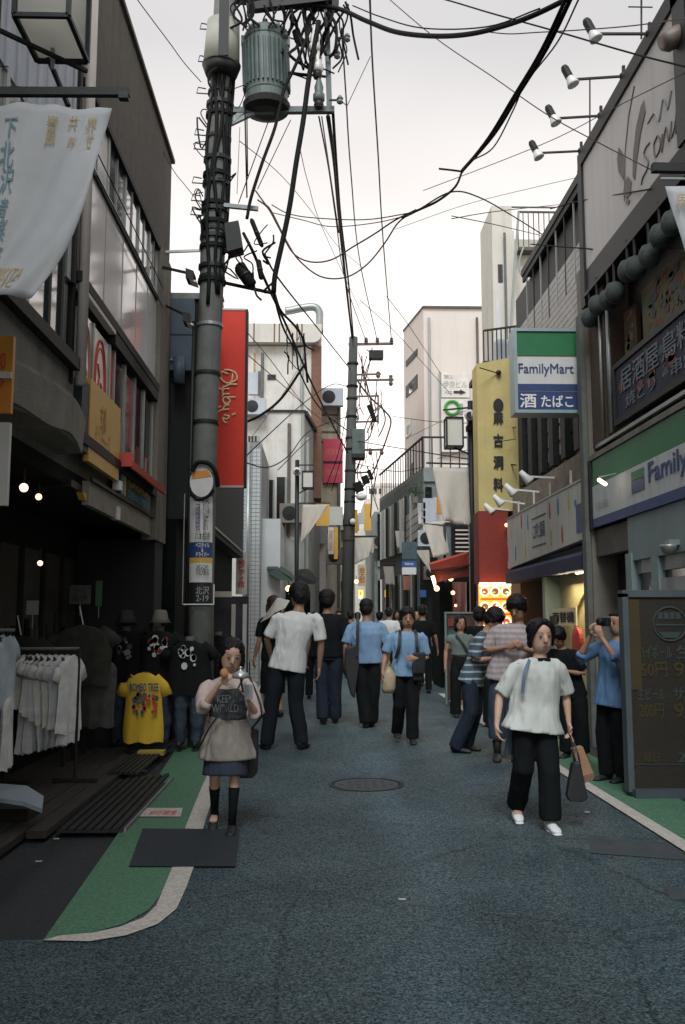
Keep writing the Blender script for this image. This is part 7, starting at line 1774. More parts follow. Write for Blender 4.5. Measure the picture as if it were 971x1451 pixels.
        if hair in ('bob', 'long'):
            for sx in (-1, 1): oval(B, [(Hd(sx * .30, .02, .75), .10 * hs, .2 * hs), (Hd(sx * .41, .02, .45), .09 * hs, .2 * hs), (Hd(sx * .42, .05, .1), .10 * hs, .22 * hs), (Hd(sx * .36, .06, -.1), .05 * hs, .1 * hs)], 10)
            oval(B, [(Hd(0, .3, .6), .38 * hs, .2 * hs), (Hd(0, .30, .2), .38 * hs, .2 * hs), (Hd(0, .28, -.15), .34 * hs, .16 * hs)], 12)
        if hair == 'long':
            oval(B, [(Hd(0, .30, .2), .40 * hs, .18 * hs), (q['nb'] + (Hd(0, .5, 0) - Hd(0, 0, 0)) * .6, .42 * hs, .16 * hs), (q['chest'] + (Hd(0, 1, 0) - Hd(0, 0, 0)) * .52, .36 * hs, .12 * hs)], 12)
        if hair == 'tied':
            for sx in (-1, 1): oval(B, [(Hd(sx * .04, -.30, .99), .11 * hs, .12 * hs), (Hd(sx * .22, -.34, .86), .11 * hs, .12 * hs), (Hd(sx * .34, -.24, .68), .10 * hs, .16 * hs), (Hd(sx * .40, -.08, .42), .08 * hs, .2 * hs), (Hd(sx * .38, .04, .18), .07 * hs, .18 * hs)], 10)
            B.ball(Hd(.12, .42, .35), .22 * hs, .22 * hs, .25 * hs, 10, 8)
    hr = B.build('hair', hmat, t, smooth=True); remesh(hr, vox * .9, 1, HAIRT, .012 if detail else .01)
    # ---- clothes
    top_ = wear.get('top')
    if top_:
        mt_, hem, wid = top_['mat'], top_.get('hem', .50), top_.get('w', 1.0)
        sl = top_.get('sleeve', .5); fl = top_.get('flare', 1.0)
        B = MB(); dk = q['pel'] - q['waist']
        z0 = Vector(q['pel']); z0.z = hem * h + dz; 
        z0.x = q['pel'].x + (q['waist'].x - q['pel'].x) * (hem - .53) / .08
        z0.y = q['pel'].y + (q['waist'].y - q['pel'].y) * (hem - .53) / .08
        oval(B, [(z0, .108 * h * wid * fl, .080 * h * wid * fl, RX), (z0.lerp(q['waist'], .5), .102 * h * wid * (1 + fl) / 2, .076 * h * wid * (1 + fl) / 2, RX), (q['waist'], .094 * h * wid * (1 + fl) / 2, .072 * h * wid, RX), (q['chest'], .108 * h * wid, .076 * h * wid, RX),
                 (q['chest'].lerp(q['nb'], .5), .112 * h, .066 * h * wid, RX), (q['chest'].lerp(q['nb'], .82), .088 * h, .055 * h, RX), (q['nb'] + ZA * .006 * h, .044 * h, .042 * h, RX)], 20)
        for s in 'LR':
            a, b, c = q['sh' + s], q['el' + s], q['wr' + s]; side = RX if s == 'L' else -RX
            slv = sl[0 if s == 'L' else 1] if isinstance(sl, (tuple, list)) else sl
            if slv <= 0: continue
            sr = top_.get('sr', 1.0)
            e_ = a.lerp(b, min(1, slv)) if slv <= 1 else b.lerp(c, slv - 1)
            pts = [(a - side * .05 * h - ZA * .006 * h, .036 * h, .040 * h), (a - side * .018 * h - ZA * .006 * h, .036 * h, .040 * h), (a.lerp(b, .14), .038 * h, .040 * h)]
            if slv <= 1: pts += [(a.lerp(e_, .5), .037 * h * (1 + sr) / 2, .037 * h * (1 + sr) / 2), (e_, .038 * h * sr, .037 * h * sr)]
            else: pts += [(a.lerp(b, .5), .038 * h * sr, .038 * h * sr), (b, .034 * h * sr, .035 * h * sr), (b.lerp(e_, .6), .032 * h * sr, .032 * h * sr), (e_, .026 * h * sr, .026 * h * sr)]
            oval(B, pts, 14)
        o = tall_folds(B.build(top_.get('name', 'shirt'), mt_, t, smooth=True)); remesh(o, vox * .85, 2, FOLD, top_.get('fold', .035) * .9, FOLD2, .008)
    bt = wear.get('bottom')
    if bt:
        mt_ = bt['mat']; kind = bt.get('kind', 'trousers'); wb_ = bt.get('w', 1.0)
        B = MB()
        if kind == 'trousers':
            oval(B, [(q['waist'].lerp(q['pel'], .1) , .080 * h, .062 * h, RX), (q['pel'], .098 * h, .074 * h, RX), (q['pel'] - ZA * .05 * h, .092 * h, .072 * h, RX)], 16)
            en = bt.get('end', .93); en = en + .08 if en > .8 else en
            for s in 'LR':
                a, b, c = q['hip' + s], q['kn' + s], q['an' + s]
                oval(B, [(a + ZA * .03 * h, .050 * h, .058 * h), (a.lerp(b, .35), .052 * h * (1 + wb_) / 2, .056 * h * (1 + wb_) / 2), (b, .042 * h * wb_, .046 * h * wb_), (b.lerp(c, .5), .040 * h * wb_, .044 * h * wb_), (b.lerp(c, en * .93), .040 * h * wb_, .043 * h * wb_), (b.lerp(c, en), .038 * h * wb_, .042 * h * wb_)], 14)
        elif kind == 'skirt':
            e_ = bt.get('hem', .3)
            lo = (q['knL'] + q['knR']) / 2; lo.z = e_ * h
            oval(B, [(q['waist'].lerp(q['pel'], .2), .078 * h, .060 * h, RX), (q['pel'], .10 * h, .078 * h, RX), (q['pel'].lerp(lo, .5), .105 * h * wb_, .085 * h * wb_, RX), (lo, .112 * h * wb_, .092 * h * wb_, RX)], 20)
        o = B.build({'trousers': 'trousers', 'skirt': 'skirt'}[kind], mt_, t, smooth=True); tall_folds(o); remesh(o, vox * .85, 2, FOLD, bt.get('fold', .035) * .8, FOLD2, .007)
    # shoes and socks
    for s in 'LR':
        c = q['an' + s]; kn = q['kn' + s]
        fr_ = Vector((s_, -c_, 0)) if not P.get('foot' + s) else Vector((math.sin(R_(P['foot' + s] + rot)), -math.cos(R_(P['foot' + s] + rot)), 0))
        up = P.get('heel' + s, 0.)   # raised heel in body heights
        f2 = (fr_ - ZA * up * 8).normalized(); sd_ = fr_.cross(ZA)
        B = MB(); base = c - ZA * .022 * h
        oval(B, [(base - f2 * .036 * h, .016 * h, .020 * h, sd_), (base - f2 * .02 * h + ZA * .008 * h, .026 * h, .034 * h, sd_), (base + f2 * .03 * h - ZA * .002 * h, .026 * h, .022 * h, sd_), (base + f2 * .08 * h - ZA * .008 * h, .028 * h, .015 * h, sd_), (base + f2 * .108 * h - ZA * .012 * h, .018 * h, .009 * h, sd_)], 14)
        sh_ = B.build('shoe', shoe or mInk, t, smooth=True); remesh(sh_, vox * .9, 1)
        if wear.get('sole'):
            B = MB(); oval(B, [(base - f2 * .036 * h - ZA * .018 * h, .020 * h, .006 * h, sd_), (base + f2 * .03 * h - ZA * .020 * h, .027 * h, .006 * h, sd_), (base + f2 * .112 * h - ZA * .020 * h, .020 * h, .005 * h, sd_)], 12); B.build('sole', wear['sole'], sh_, smooth=True)
        if wear.get('socks'):
            B = MB(); zt = wear.get('sock_top', .22)
            k_ = (zt * h - c.z) / max(kn.z - c.z, 1e-3)
            oval(B, [(c - ZA * .01 * h, .021 * h, .023 * h), (c.lerp(kn, k_ * .5), .024 * h, .026 * h), (c.lerp(kn, k_), .031 * h, .033 * h), (c.lerp(kn, k_ * 1.02), .028 * h, .03 * h)], 12)
            B.build('sock', wear['socks'], t, smooth=True)
    t['H'] = H
    return t, q, h, Hd, RX
def strap(t, pts, wd, mat, name='strap', nrm=(0, -1, 0)):
    P = spline(pts, 5); B = MB(); nrm = Vector(nrm); rows = [[], []]
    for i, p in enumerate(P):
        tt = (P[min(i + 1, len(P) - 1)] - P[max(i - 1, 0)]).normalized(); sdv = tt.cross(nrm).normalized() * wd / 2
        rows[0].append(p - sdv); rows[1].append(p + sdv)
    B.grid(rows, thick=nrm * .008); return B.build(name, mat, t)
def held(name, label, cat, loc): return T(name, label, cat, loc)

# ================================================================ clothes shop goods
def cl(name, col, var=.12): return M(name, col, .9, var, 7, .35, 12, spec=.15)
def hung_shirt(t0, name, cx, cy, z_top, wd, ht, mat, turn=0., seed=0, sleeve=True, mesh_th=.05):
    """a garment hanging from a rail, shoulders across the rail direction"""
    rr = random.Random(seed); B = MB(); n, m = 12, 14; c, s = math.cos(turn), math.sin(turn); F_, K_ = [], []
    def prof(v_):   # half width at height fraction
        return wd * (.5 if v_ > .12 else .18 + .32 * (v_ / .12) ** .6) * (1 + .06 * math.sin(6 * v_ + seed))
    for sgn in (1, -1):
        rows = []
        for j in range(m + 1):
            v_ = j / m; hw = prof(v_); row = []
            for i in range(n + 1):
                u_ = -1 + 2 * i / n; bul = math.sqrt(max(0, 1 - u_ * u_)) * mesh_th
                dep = sgn * bul + .014 * math.sin(u_ * 9 + seed + v_ * 2) * v_
                x = u_ * hw; z = z_top - v_ * ht - .02 * abs(u_) * (v_ < .2) + .012 * math.sin(u_ * 7 + seed) * (v_ > .9)
                row.append((cx + x * c - dep * s, cy + x * s + dep * c, z))
            rows.append(row)
        B.grid(rows if sgn < 0 else [r[::-1] for r in rows])
    if sleeve:
        for sg in (-1, 1):
            a = Vector((cx + sg * wd * .40 * c, cy + sg * wd * .40 * s, z_top - ht * .06)); b = Vector((cx + sg * wd * .60 * c, cy + sg * wd * .60 * s, z_top - ht * .34))
            oval(B, [(a - Vector((sg * .05 * c, sg * .05 * s, .01)), .05, mesh_th * .5, (0, 0, 1)), (a.lerp(b, .5), .06, mesh_th * .55, (c, s, 0)), (b, .066, mesh_th * .5, (c, s, 0))], 10)
    return B.build(name, mat, t0, smooth=True)
def rail(name, label, x0, x1, y0, y1, z):
    t = T(name, label, 'clothes rail', ((x0 + x1) / 2, (y0 + y1) / 2, .05))
    MB().tube([(x0, y0, z), (x1, y1, z)], .013, 8).build('bar', mSteelG, t)
    for (x, y) in ((x0, y0), (x1 - .12 if x0 < -3 else x1, y1 + (.25 if x0 < -3 else 0))):
        MB().tube([(x, y, .06), (x, y, z)], .014, 8).build('post', mBlack, t)
        MB().bar((x - .2, y, .07), (x + .2, y, .07), .03).build('foot', mBlack, t)
    return t
pal = [(.66, .70, .71), (.76, .78, .77), (.66, .63, .58), (.42, .17, .12), (.62, .67, .70), (.38, .46, .54), (.74, .74, .69), (.5, .58, .66), (.5, .5, .45)]
names = ['pale grey', 'white', 'cream', 'faded red', 'light grey', 'blue grey', 'ivory', 'washed blue', 'stone']
rail('clothes_rail', 'long clothes rail with shirts at the street edge of the shop', -3.3, -2.36, 7.0, 7.25, 1.42)
rr = random.Random(2)
for i in range(13):
    k = [0, 1, 4, 1, 5, 2, 0, 1, 3, 2, 5, 4, 7][i]
    x = -3.18 + i * .062
    z_ = 1.38 + rr.uniform(-.01, .01)
    t = T('hanging_shirt', names[k] + ' shirt, %s from the street end of the long rail' % ['thirteenth', 'twelfth', 'eleventh', 'tenth', 'ninth', 'eighth', 'seventh', 'sixth', 'fifth', 'fourth', 'third', 'second', 'first'][i], 'shirt', (x, 7.1, z_), 'shirts on the long rail')
    hung_shirt(t, 'cloth', x, 7.05 + .02 * i, z_, .42, .52 + rr.uniform(-.06, .08), cl('shirt_' + str(k), pal[k], .2), R_(90 + rr.uniform(-9, 9)), i, mesh_th=.03)
    MB().tube([(x, 7.08, z_ - .0), (x, 7.1, 1.43)], .004, 4).build('hanger_hook', mSteelG, t)
    if i % 2 == 0 or i > 8:
        t = T('hanging_garment', names[(k + 3) % 9] + ' long garment hung low, %s along the long rail' % ['a', 'b', 'inner', 'c', 'second inner', 'd', 'middle', 'e', 'middle outer', 'outer', 'street side', 'next to last', 'last'][i].replace('a', 'deepest', 1) if i == 0 else names[(k + 3) % 9] + ' long garment hung low under the %s shirt of the long rail' % ['', '', 'eleventh', '', 'ninth', '', 'seventh', '', 'fifth', 'fourth', 'third', 'second', 'first'][i], 'garment', (x, 7.1, .9), 'low garments under the long rail')
        hung_shirt(t, 'cloth', x + .02, 7.08 + .02 * i, .92, .34, .50 + rr.uniform(-.05, .08), cl('shirt_' + str((k + 3) % 9), pal[(k + 3) % 9], .2), R_(90 + rr.uniform(-9, 9)), i + 40, sleeve=False, mesh_th=.03)
rail('clothes_rail', 'short clothes rail with white shirts nearer the yellow T-shirt', -2.75, -2.18, 8.4, 8.5, 1.24)
for i in range(8):
    k = [1, 6, 1, 0, 1, 6, 4, 1][i]; x = -2.62 + i * .055; z_ = 1.19
    t = T('hanging_shirt', names[k] + ' crumpled shirt, %s from the alley end of the short rail' % ['first', 'second', 'third', 'fourth', 'fifth', 'sixth', 'seventh', 'eighth'][i], 'shirt', (x, 8.4, z_), 'shirts on the short rail')
    hung_shirt(t, 'cloth', x, 8.42, z_, .40, .48 + .03 * i, cl('shirt_' + str(k), pal[k], .2), R_(70 + rr.uniform(-12, 12)), i + 70, mesh_th=.035)
    t = T('hanging_garment', names[(k + 1) % 9] + ' cloth tail, %s in the lower tier of the short rail' % ['first', 'second', 'third', 'fourth', 'fifth', 'sixth', 'seventh', 'eighth'][i], 'garment', (x, 8.4, .75), 'low garments under the short rail')
    hung_shirt(t, 'cloth', x + .01, 8.44, .74, .30, .42 - .012 * i, cl('shirt_' + str(0 if k == 1 else 4), pal[0 if k == 1 else 4], .2), R_(74 + rr.uniform(-12, 12)), i + 90, sleeve=False, mesh_th=.03)
# big dim jackets behind
for i, (px, py, wd, ht, col, lb, D) in enumerate(((118, 885, .55, .60, (.045, .045, .038), 'dim olive big T-shirt displayed wide behind the short rail', 9.3), (140, 930, .35, .70, (.07, .075, .07), 'grey long garment hanging beneath the olive T-shirt', 9.4),
      (30, 900, .5, .7, (.03, .035, .03), 'dark jacket in the shop depth above the long rail', 8.6))):
    p = V(px, py, D); t = T('display_garment', lb, 'garment', p); hung_shirt(t, 'cloth', p.x, p.y, p.z, wd, ht, cl('disp_%d' % i, col, .3), R_(8), 200 + i, sleeve=(i != 1))
    MB().tube([(p.x, p.y, p.z), (p.x - .04, p.y, p.z + .18)], .006, 5).build('hanger_hook', mLampWhite, t)
# mannequins in dark T-shirts and jeans
def mannequin(label, px, py, H, shirt, hat=None, prt=None, seed=0, Y=None, bust=False):
    g = G(px, py) if Y is None else Vector((V(px, 880, Y).x, Y, 0)); g.z = .05; t = T('mannequin', label, 'mannequin', g)
    X, Y_ = g.x, g.y; B = MB()
    if not bust:
        for sx in (-1, 1): oval(B, [((X + sx * .09, Y_, .10), .06, .07), ((X + sx * .09, Y_ - .01, .45 * H / 1.6), .075, .08), ((X + sx * .085, Y_, .80 * H / 1.6), .095, .10)], 12)
        oval(B, [((X, Y_, .74 * H / 1.6), .17, .12), ((X, Y_, .98 * H / 1.6), .16, .11)], 14)
        remesh(B.build('jeans', cl('disp_jeans', (.045, .06, .085), .4), t, smooth=True), .014, 2, FOLD, .04)
        for sx in (-1, 1): oval(MB(), [((X + sx * .09, Y_ + .03, .09), .035, .04, YA), ((X + sx * .09, Y_ - .14, .08), .04, .03, YA)], 10).build('shoe', mInk, t, smooth=True)
    hung = hung_shirt(t, 'tshirt', X, Y_, 1.42 * H / 1.6, .50, .62, shirt, 0, seed, mesh_th=.13)
    B = MB(); oval(B, [((X, Y_, 1.38 * H / 1.6), .06, .06), ((X, Y_, 1.47 * H / 1.6), .05, .055)], 12); B.build('neck', mTanD, t, smooth=True)
    if hat:
        z_ = 1.56 * H / 1.6
        MB().lathe((X, Y_, z_), [(.13, -.05), (.095, .01), (.085, .07), (.07, .10), (.0, .11)], 20).build('bucket_hat', hat, t, smooth=True)
    if prt:
        rnd = random.Random(seed); 
        for c_ in prt:
            B = MB()
            for _ in range(7):
                x = X + rnd.uniform(-.10, .10); z_ = 1.22 * H / 1.6 + rnd.uniform(-.12, .10); r = rnd.uniform(.012, .04)
                B.prism([(x + r * math.cos(a), Y_ - .150, z_ + r * 1.2 * math.sin(a)) for a in [j * math.tau / 7 for j in range(7)]], (0, .02, 0))
            B.build('chest_print', c_, t, kind='stuff')
    return t
hk = cl('black_tee', (.012, .013, .014)); 
mannequin('mannequin with dark T-shirt under a grey bucket hat and pale jeans', 180, 1052, 1.55, hk, M('grey_hat', (.05, .05, .045), .9), [mGreyWall, mTealD], 1, Y=11.1)
mannequin('mannequin with black T-shirt and white and red figure print under a cream bucket hat', 227, 1050, 1.55, hk, M('cream_hat', (.16, .15, .13), .9), [mRedWall, mBlueClad, mWhiteB], 2, Y=11.05)
mannequin('headless mannequin in a black T-shirt with pale print standing before the concrete pole', 270, 1052, 1.42, hk, None, [mBlueClad, mWhiteB], 3, Y=10.85)
mannequin('mannequin in dark shirt with jeans right behind the utility pole', 310, 1020, 1.45, hk, None, [mWhiteB], 4, Y=13.0)
# yellow T-shirt on a low stand
yt = T('yellow_tshirt', 'bright yellow printed T-shirt hung on a low stand at the shop edge', 'shirt', V(205, 1045, 10.3))
p = V(205, 952, 10.3)
hung_shirt(yt, 'cloth', p.x, p.y, p.z, .42, .76, M('yellow_cotton', (.62, .42, .035), .9, .08, 6, .3, 12), 0, 9, mesh_th=.07)
def ypr(s, x0_, x1_, y0_, y1_, m_): 
    a = V(x0_, y1_, 10.20); b = V(x1_, y0_, 10.20); text(s, (a.x, a.y, a.z), XA, ZA, b.x - a.x, b.z - a.z, m_, yt, bold=.03)
ypr('ROMEO TREE', 184, 225, 968, 980, mNavy)
rnd = random.Random(8)
for c_ in (mNavy, mRedInk, mTanD):
    B = MB()
    for _ in range(9):
        a = V(rnd.uniform(187, 222), rnd.uniform(984, 1012), 10.19); r = rnd.uniform(.012, .03); B.prism([(a.x + r * math.cos(k), a.y, a.z + r * 1.3 * math.sin(k)) for k in [j * math.tau / 6 for j in range(6)]], (0, .006, 0))
    B.build('print', c_, yt, kind='stuff')
B = MB(); MB().tube([(p.x, p.y + .08, .06), (p.x, p.y + .08, p.z)], .015, 8).build('stand_post', mBlack, yt); MB().lathe((p.x, p.y + .08, .052), [(.2, 0), (.2, .02), (.03, .05)], 18).build('stand_base', mBlack, yt)
MB().box(p.x - .02, p.x + .26, 10.1, 10.25, .055, .10).build('yellow_foot', M('yellow_foot', (.35, .27, .05), .8), yt)
# small cards, notices and a green plate in the dark
for lb, px0, px1, py0, py1, m_, D in (('pale price card standing in the dark shop above the long rail', 37, 55, 851, 871, M('card', (.24, .25, .25), .8), 8.0), ('wide dim notice on the rear shelves', 98, 129, 829, 856, M('card2', (.09, .10, .09), .8), 9.8),
      ('slim green plate on the dark rear wall', 135, 145, 823, 859, M('green_plate', (.05, .12, .06), .7), 9.8)):
    a = V(px0, py1, D); b = V(px1, py0, D); t = T('shop_card', lb, 'card', a); MB().box(a.x, b.x, D, D + .01, a.z, b.z).build('card_face', m_, t); MB().bar(((a.x + b.x) / 2, D + .02, a.z), ((a.x + b.x) / 2, D + .02, a.z - .12), .008).build('clip_rod', mSteelG, t)
    if 'notice' in lb: text('セール\n50% OFF', (a.x + .03, D, a.z + .03), XA, ZA, b.x - a.x - .06, b.z - a.z - .06, mDkGreenWall, t)
# pale kick plate at the lower west corner
t = T('metal_step', 'pale bent metal corner of a display base at the frame edge of the shop', 'step', V(30, 1130, 6.6))
B = MB(); B.prism([V(-30, 1108, 6.7), V(38, 1113, 6.9), V(62, 1128, 6.9), V(60, 1146, 6.7), V(34, 1136, 6.6), V(-30, 1126, 6.5)], (0, 0, -.03)); B.build('plate', M('step_metal', (.22, .28, .33), .4, .1, 4, .05), t)
MB().box(-3.0, -2.1, 6.9, 7.2, .05, .14).build('riser', mBlack, t)
# dark display tables and heaps in the depth
for i, (x, y, w_, h_) in enumerate(((-2.75, 9.6, .5, .8), (-2.7, 10.4, .4, .9))):
    t = T('display_table', ['low dark display table between the rails and the mannequins', 'higher dark display table under the green plate'][i], 'table', (x, y, .05))
    MB().box(x - w_ / 2, x + w_ / 2, y - .25, y + .25, h_, h_ + .04).build('table_top', mWood, t)
    for sx in (-1, 1):
        for sy in (-1, 1): MB().box(x + sx * (w_ / 2 - .04) - .02, x + sx * (w_ / 2 - .04) + .02, y + sy * .2 - .02, y + sy * .2 + .02, .05, h_).build('leg', mBlack, t)
mWhT = cloth('white_cotton', (.47, .49, .47)); mWhT2 = cloth('bright_white_cotton', (.55, .55, .55)); mBlk = cloth('black_cloth', (.007, .009, .010)); mBlkB = cloth('blue_black_cloth', (.010, .014, .020))
mBlShirt = cloth('light_blue_shirt', (.16, .26, .40)); mBlShirt2 = cloth('pale_blue_shirt', (.17, .28, .42)); mDen = cloth('dark_denim', (.018, .025, .040)); mDenL = cloth('grey_denim', (.040, .050, .075))
mPink = cloth('pinkish_cotton', (.47, .385, .36)); mBeige = cloth('taupe_cotton', (.25, .225, .20)); mPlaid = stripes_mat('plaid_cloth', (.34, .29, .29), (.25, .22, .23), .06, .5); mStripe = stripes_mat('striped_cloth', (.05, .085, .115), (.34, .36, .38), .078, .72)
mGrT = cloth('sage_cotton', (.13, .16, .16)); mBlPh = cloth('cobalt_shirt', (.10, .19, .33)); mBag = M('black_bag', (.012, .013, .016), .6, .3, 6, .2, 30); mPaperBag = M('kraft_paper', (.30, .17, .10), .8, .1, 5, .2)
mPlast = M('beige_plastic_bag', (.34, .28, .18), .5, .2, 5, .4, 12); mShoeW = M('white_shoe', (.62, .64, .66), .6, .05, 6, .1); mDenimTote = cloth('light_denim_bag', (.12, .17, .24))

# 1 woman in the loose white top, walking towards the camera
t, q, h, Hd, RX = person('woman in loose white top and wide black trousers walking with white sneakers and two bags', 757, 1172, 885, 6, head_px=768, female=True, hair='tied', detail=2, shoe=mShoeW,
    P=dict(hs=.155, head=(4, 2, -4), J=dict(elR=(-.185, .015, .64), wrR=(-.198, -.03, .50), elL=(.175, .04, .64), wrL=(.195, .02, .505),
           hipR=(-.05, 0, .51), knR=(-.055, -.02, .29), anR=(-.04, .16, .075), knL=(.06, -.07, .285), anL=(.055, -.08, .045)), handR=((0, -.2, -1), 1.1), handL=((.1, -.1, -1), 1.2), footR=-8, heelR=.03),
    wear=dict(top=dict(mat=mWhT, hem=.47, w=1.08, flare=1.42, sleeve=.92, sr=1.2, fold=.05, name='loose_top'), bottom=dict(mat=mBlk, w=1.3, end=.90), sole=mShoeW))
strap(t, [q['nb'] + Vector((-.085, -.05, -.0)), q['chest'] + Vector((-.13, -.155, .05)), q['chest'] + Vector((-.15, -.15, -.10))], .024, mDenimTote, 'bag_strap')
B = MB(); oval(B, [(q['nb'] - ZA * .012, .062 * h, .05 * h), (q['nb'] + ZA * .012, .052 * h, .045 * h)], 16); B.build('black_collar', mBlk, t)
tb_ = held('denim_tote', 'light blue tote bag hanging behind the white top woman\'s arm', 'bag', q['wrR'] + Vector((.06, .12, -.2)))
a = V(722, 980, 6.95); b = V(742, 1078, 6.95); B = MB(); B.prism([V(727, 985, 6.98), V(742, 985, 6.98), V(744, 1060, 6.98), V(716, 1072, 6.98)], (0, .06, 0)); o = B.build('pouch', mDenimTote, tb_, bevel=.01)
strap(tb_, [V(728, 988, 6.97), V(731, 960, 6.9), V(735, 940, 6.8)], .02, mDenimTote, 'handle')
tb_ = held('black_tote', 'small black tote hanging from the white top woman\'s hand above the road', 'bag', V(818, 1100, 6.75))
B = MB(); B.prism([V(812, 1082, 6.75), V(823, 1080, 6.75), V(834, 1132, 6.75), V(826, 1137, 6.75), V(808, 1136, 6.75), V(804, 1128, 6.75)], (0, .07, 0)); B.build('pouch', mBag, tb_, bevel=.008)
strap(tb_, [q['wrL'] + Vector((0, 0, -.07)), V(812, 1060, 6.75), V(813, 1083, 6.75)], .012, mBag, 'handle'); strap(tb_, [q['wrL'] + Vector((.0, .02, -.07)), V(817, 1062, 6.8), V(822, 1083, 6.8)], .012, mBag, 'handle')
tb_ = held('paper_bag', 'brown kraft paper bag swinging beside the black tote', 'bag', V(828, 1080, 6.85))
B = MB(); B.prism([V(812, 1062, 6.9), V(826, 1058, 6.9), V(842, 1098, 6.9), V(826, 1108, 6.9)], (0, .08, 0)); B.build('bag_body', mPaperBag, tb_); B = MB(); B.prism([V(824, 1100, 6.89), V(841, 1096, 6.89), V(842, 1104, 6.89), V(828, 1110, 6.89)], (0, .09, 0)); B.build('dark_bottom', mBrickBr, tb_)
strap(tb_, [q['wrL'] + Vector((.01, .02, -.07)), V(812, 1050, 6.85), V(817, 1062, 6.9)], .01, mPaperBag, 'handle')

# 2 young woman eating, facing the camera
t, q, h, Hd, RX = person('young woman in pinkish sweatshirt and denim skirt eating from her hand while walking', 318, 1178, 914, 0, head_px=327, female=True, hair='bob', detail=2, shoe=mInk,
    P=dict(hs=.160, head=(14, 12, 6), face=True, J=dict(shR=(-.115, 0, .785), elR=(-.13, -.09, .66), wrR=(-.035, -.15, .80), elL=(.165, -.02, .62), wrL=(.125, -.12, .70), knR=(-.055, -.02, .27), anR=(-.065, .10, .075), knL=(.055, -.03, .285), anL=(.045, -.05, .045)),
           handR=((.6, .0, .5), .9, (.3, 1, 0)), handL=((-.3, -.3, 1), .9, (-1, 0, 0)), heelR=.05),
    wear=dict(top=dict(mat=mPink, hem=.585, w=1.02, flare=1.0, sleeve=(1.2, 1.3), sr=1.15, fold=.045, name='sweatshirt'), bottom=dict(mat=mDenL, kind='skirt', hem=.30, w=1.12), socks=mBlk, sock_top=.235, sole=mWhT))
o = MB(); z_ = q['pel']; oval(o, [(z_ - ZA * .145 * h, .168 * h, .125 * h, RX), (z_ - ZA * .05 * h, .135 * h, .105 * h, RX), (z_ + ZA * .04 * h, .108 * h, .088 * h, RX), (z_ + ZA * .085 * h, .096 * h, .080 * h, RX)], 20); remesh(tall_folds(o.build('taupe_overskirt', mBeige, t, smooth=True)), .009, 2, FOLD, .09)
o = MB(); oval(o, [(q['waist'] + ZA * -.01 * h, .104 * h, .086 * h, RX), (q['chest'], .107 * h, .091 * h, RX), (q['chest'] + ZA * .035 * h, .09 * h, .086 * h, RX)], 20); remesh(o.build('dark_print_vest', M('print_vest', (.05, .055, .06), .9, .9, 22, .2), t, smooth=True), .011, 2, FOLD, .03)
text('KEEN\nWORLD', (q['chest'].x - .10, q['chest'].y - .158, q['chest'].z - .11), XA, ZA, .19, .12, M('faded_print_grey', (.13, .14, .15)), t)
bg_ = held('cross_body_bag', 'black shoulder bag hanging at the hip of the eating young woman', 'bag', V(350, 1060, 6.9))
B = MB(); B.prism([V(352, 1030, 6.85), V(366, 1034, 6.85), V(365, 1095, 6.85), V(358, 1103, 6.85), V(336, 1103, 6.85), V(340, 1060, 6.85)], (0, .09, 0)); B.build('pouch', mBag, bg_, bevel=.01)
strap(bg_, [q['shL'] + Vector((-.02, -.10, .05)), q['chest'] + Vector((.05, -.17, .0)), q['waist'] + Vector((-.10, -.165, -.05)), q['pel'] + Vector((-.19, -.10, -.12))], .014, mBag)
strap(bg_, [q['shL'] + Vector((0, -.02, .06)), q['shL'] + Vector((.10, -.06, -.2)), V(357, 1033, 6.83)], .014, mBag)
fd = held('snack', 'small golden brown snack held at the young woman\'s mouth', 'food', q['wrR'] + Vector((.05, -.04, .06))); MB().ball(q['wrR'] + Vector((.035, -.05, .075)), .03, .025, .035).build('bread', M('golden_bread', (.45, .22, .08), .7, .3, 20), fd)
cp = held('handbag_charm', 'round silvery domed pouch held against the young woman\'s chest', 'pouch', V(341, 955, 6.5))
c_ = V(341, 956, 6.46); MB().lathe(c_, [(.0, -.03), (.05, -.025), (.062, -.01), (.05, .012), (.015, .03), (.012, .045), (.02, .05), (.0, .058)], 20).build('dome', M('silvery', (.5, .52, .52), .25, .1, 4, 0, metal=.6), cp, smooth=True)
MB().tube([c_ + Vector((.0, 0, -.02)), c_ + Vector((.02, 0, -.12))], .008, 6).build('handle', mInk, cp)
ph = held('phone', 'thin pale phone in the young woman\'s raised hand', 'phone', q['wrL']); MB().obox(q['wrL'] + Vector((-.0, -.05, .075)), (1, .2, 0), (0, 1, .3), (0, -.3, 1), .055, .01, .11).build('case', mBlueClad, ph)
B = MB(); B.prism([V(355, 995, 6.6), V(362, 985, 6.6), V(372, 992, 6.6), V(371, 1004, 6.6)], (0, .02, 0))
# 3 man in white T-shirt from behind
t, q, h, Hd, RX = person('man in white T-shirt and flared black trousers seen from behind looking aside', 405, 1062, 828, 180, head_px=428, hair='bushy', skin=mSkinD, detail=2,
    P=dict(head=(30, 8, 0), face=False, J=dict(elR=(-.18, .0, .63), wrR=(-.195, -.02, .49), elL=(.16, -.02, .66), wrL=(.12, -.09, .55), hipL=(.055, 0, .5), hipR=(-.05, 0, .5), knL=(.085, 0, .28), anL=(.115, 0, .045), knR=(-.06, -.01, .28), anR=(-.095, 0, .045)), footL=20, footR=-20),
    wear=dict(top=dict(mat=mWhT2, hem=.475, w=1.06, flare=1.02, sleeve=.85, sr=1.08, fold=.045, name='tshirt'), bottom=dict(mat=mBlkB, w=1.12, end=.97)))
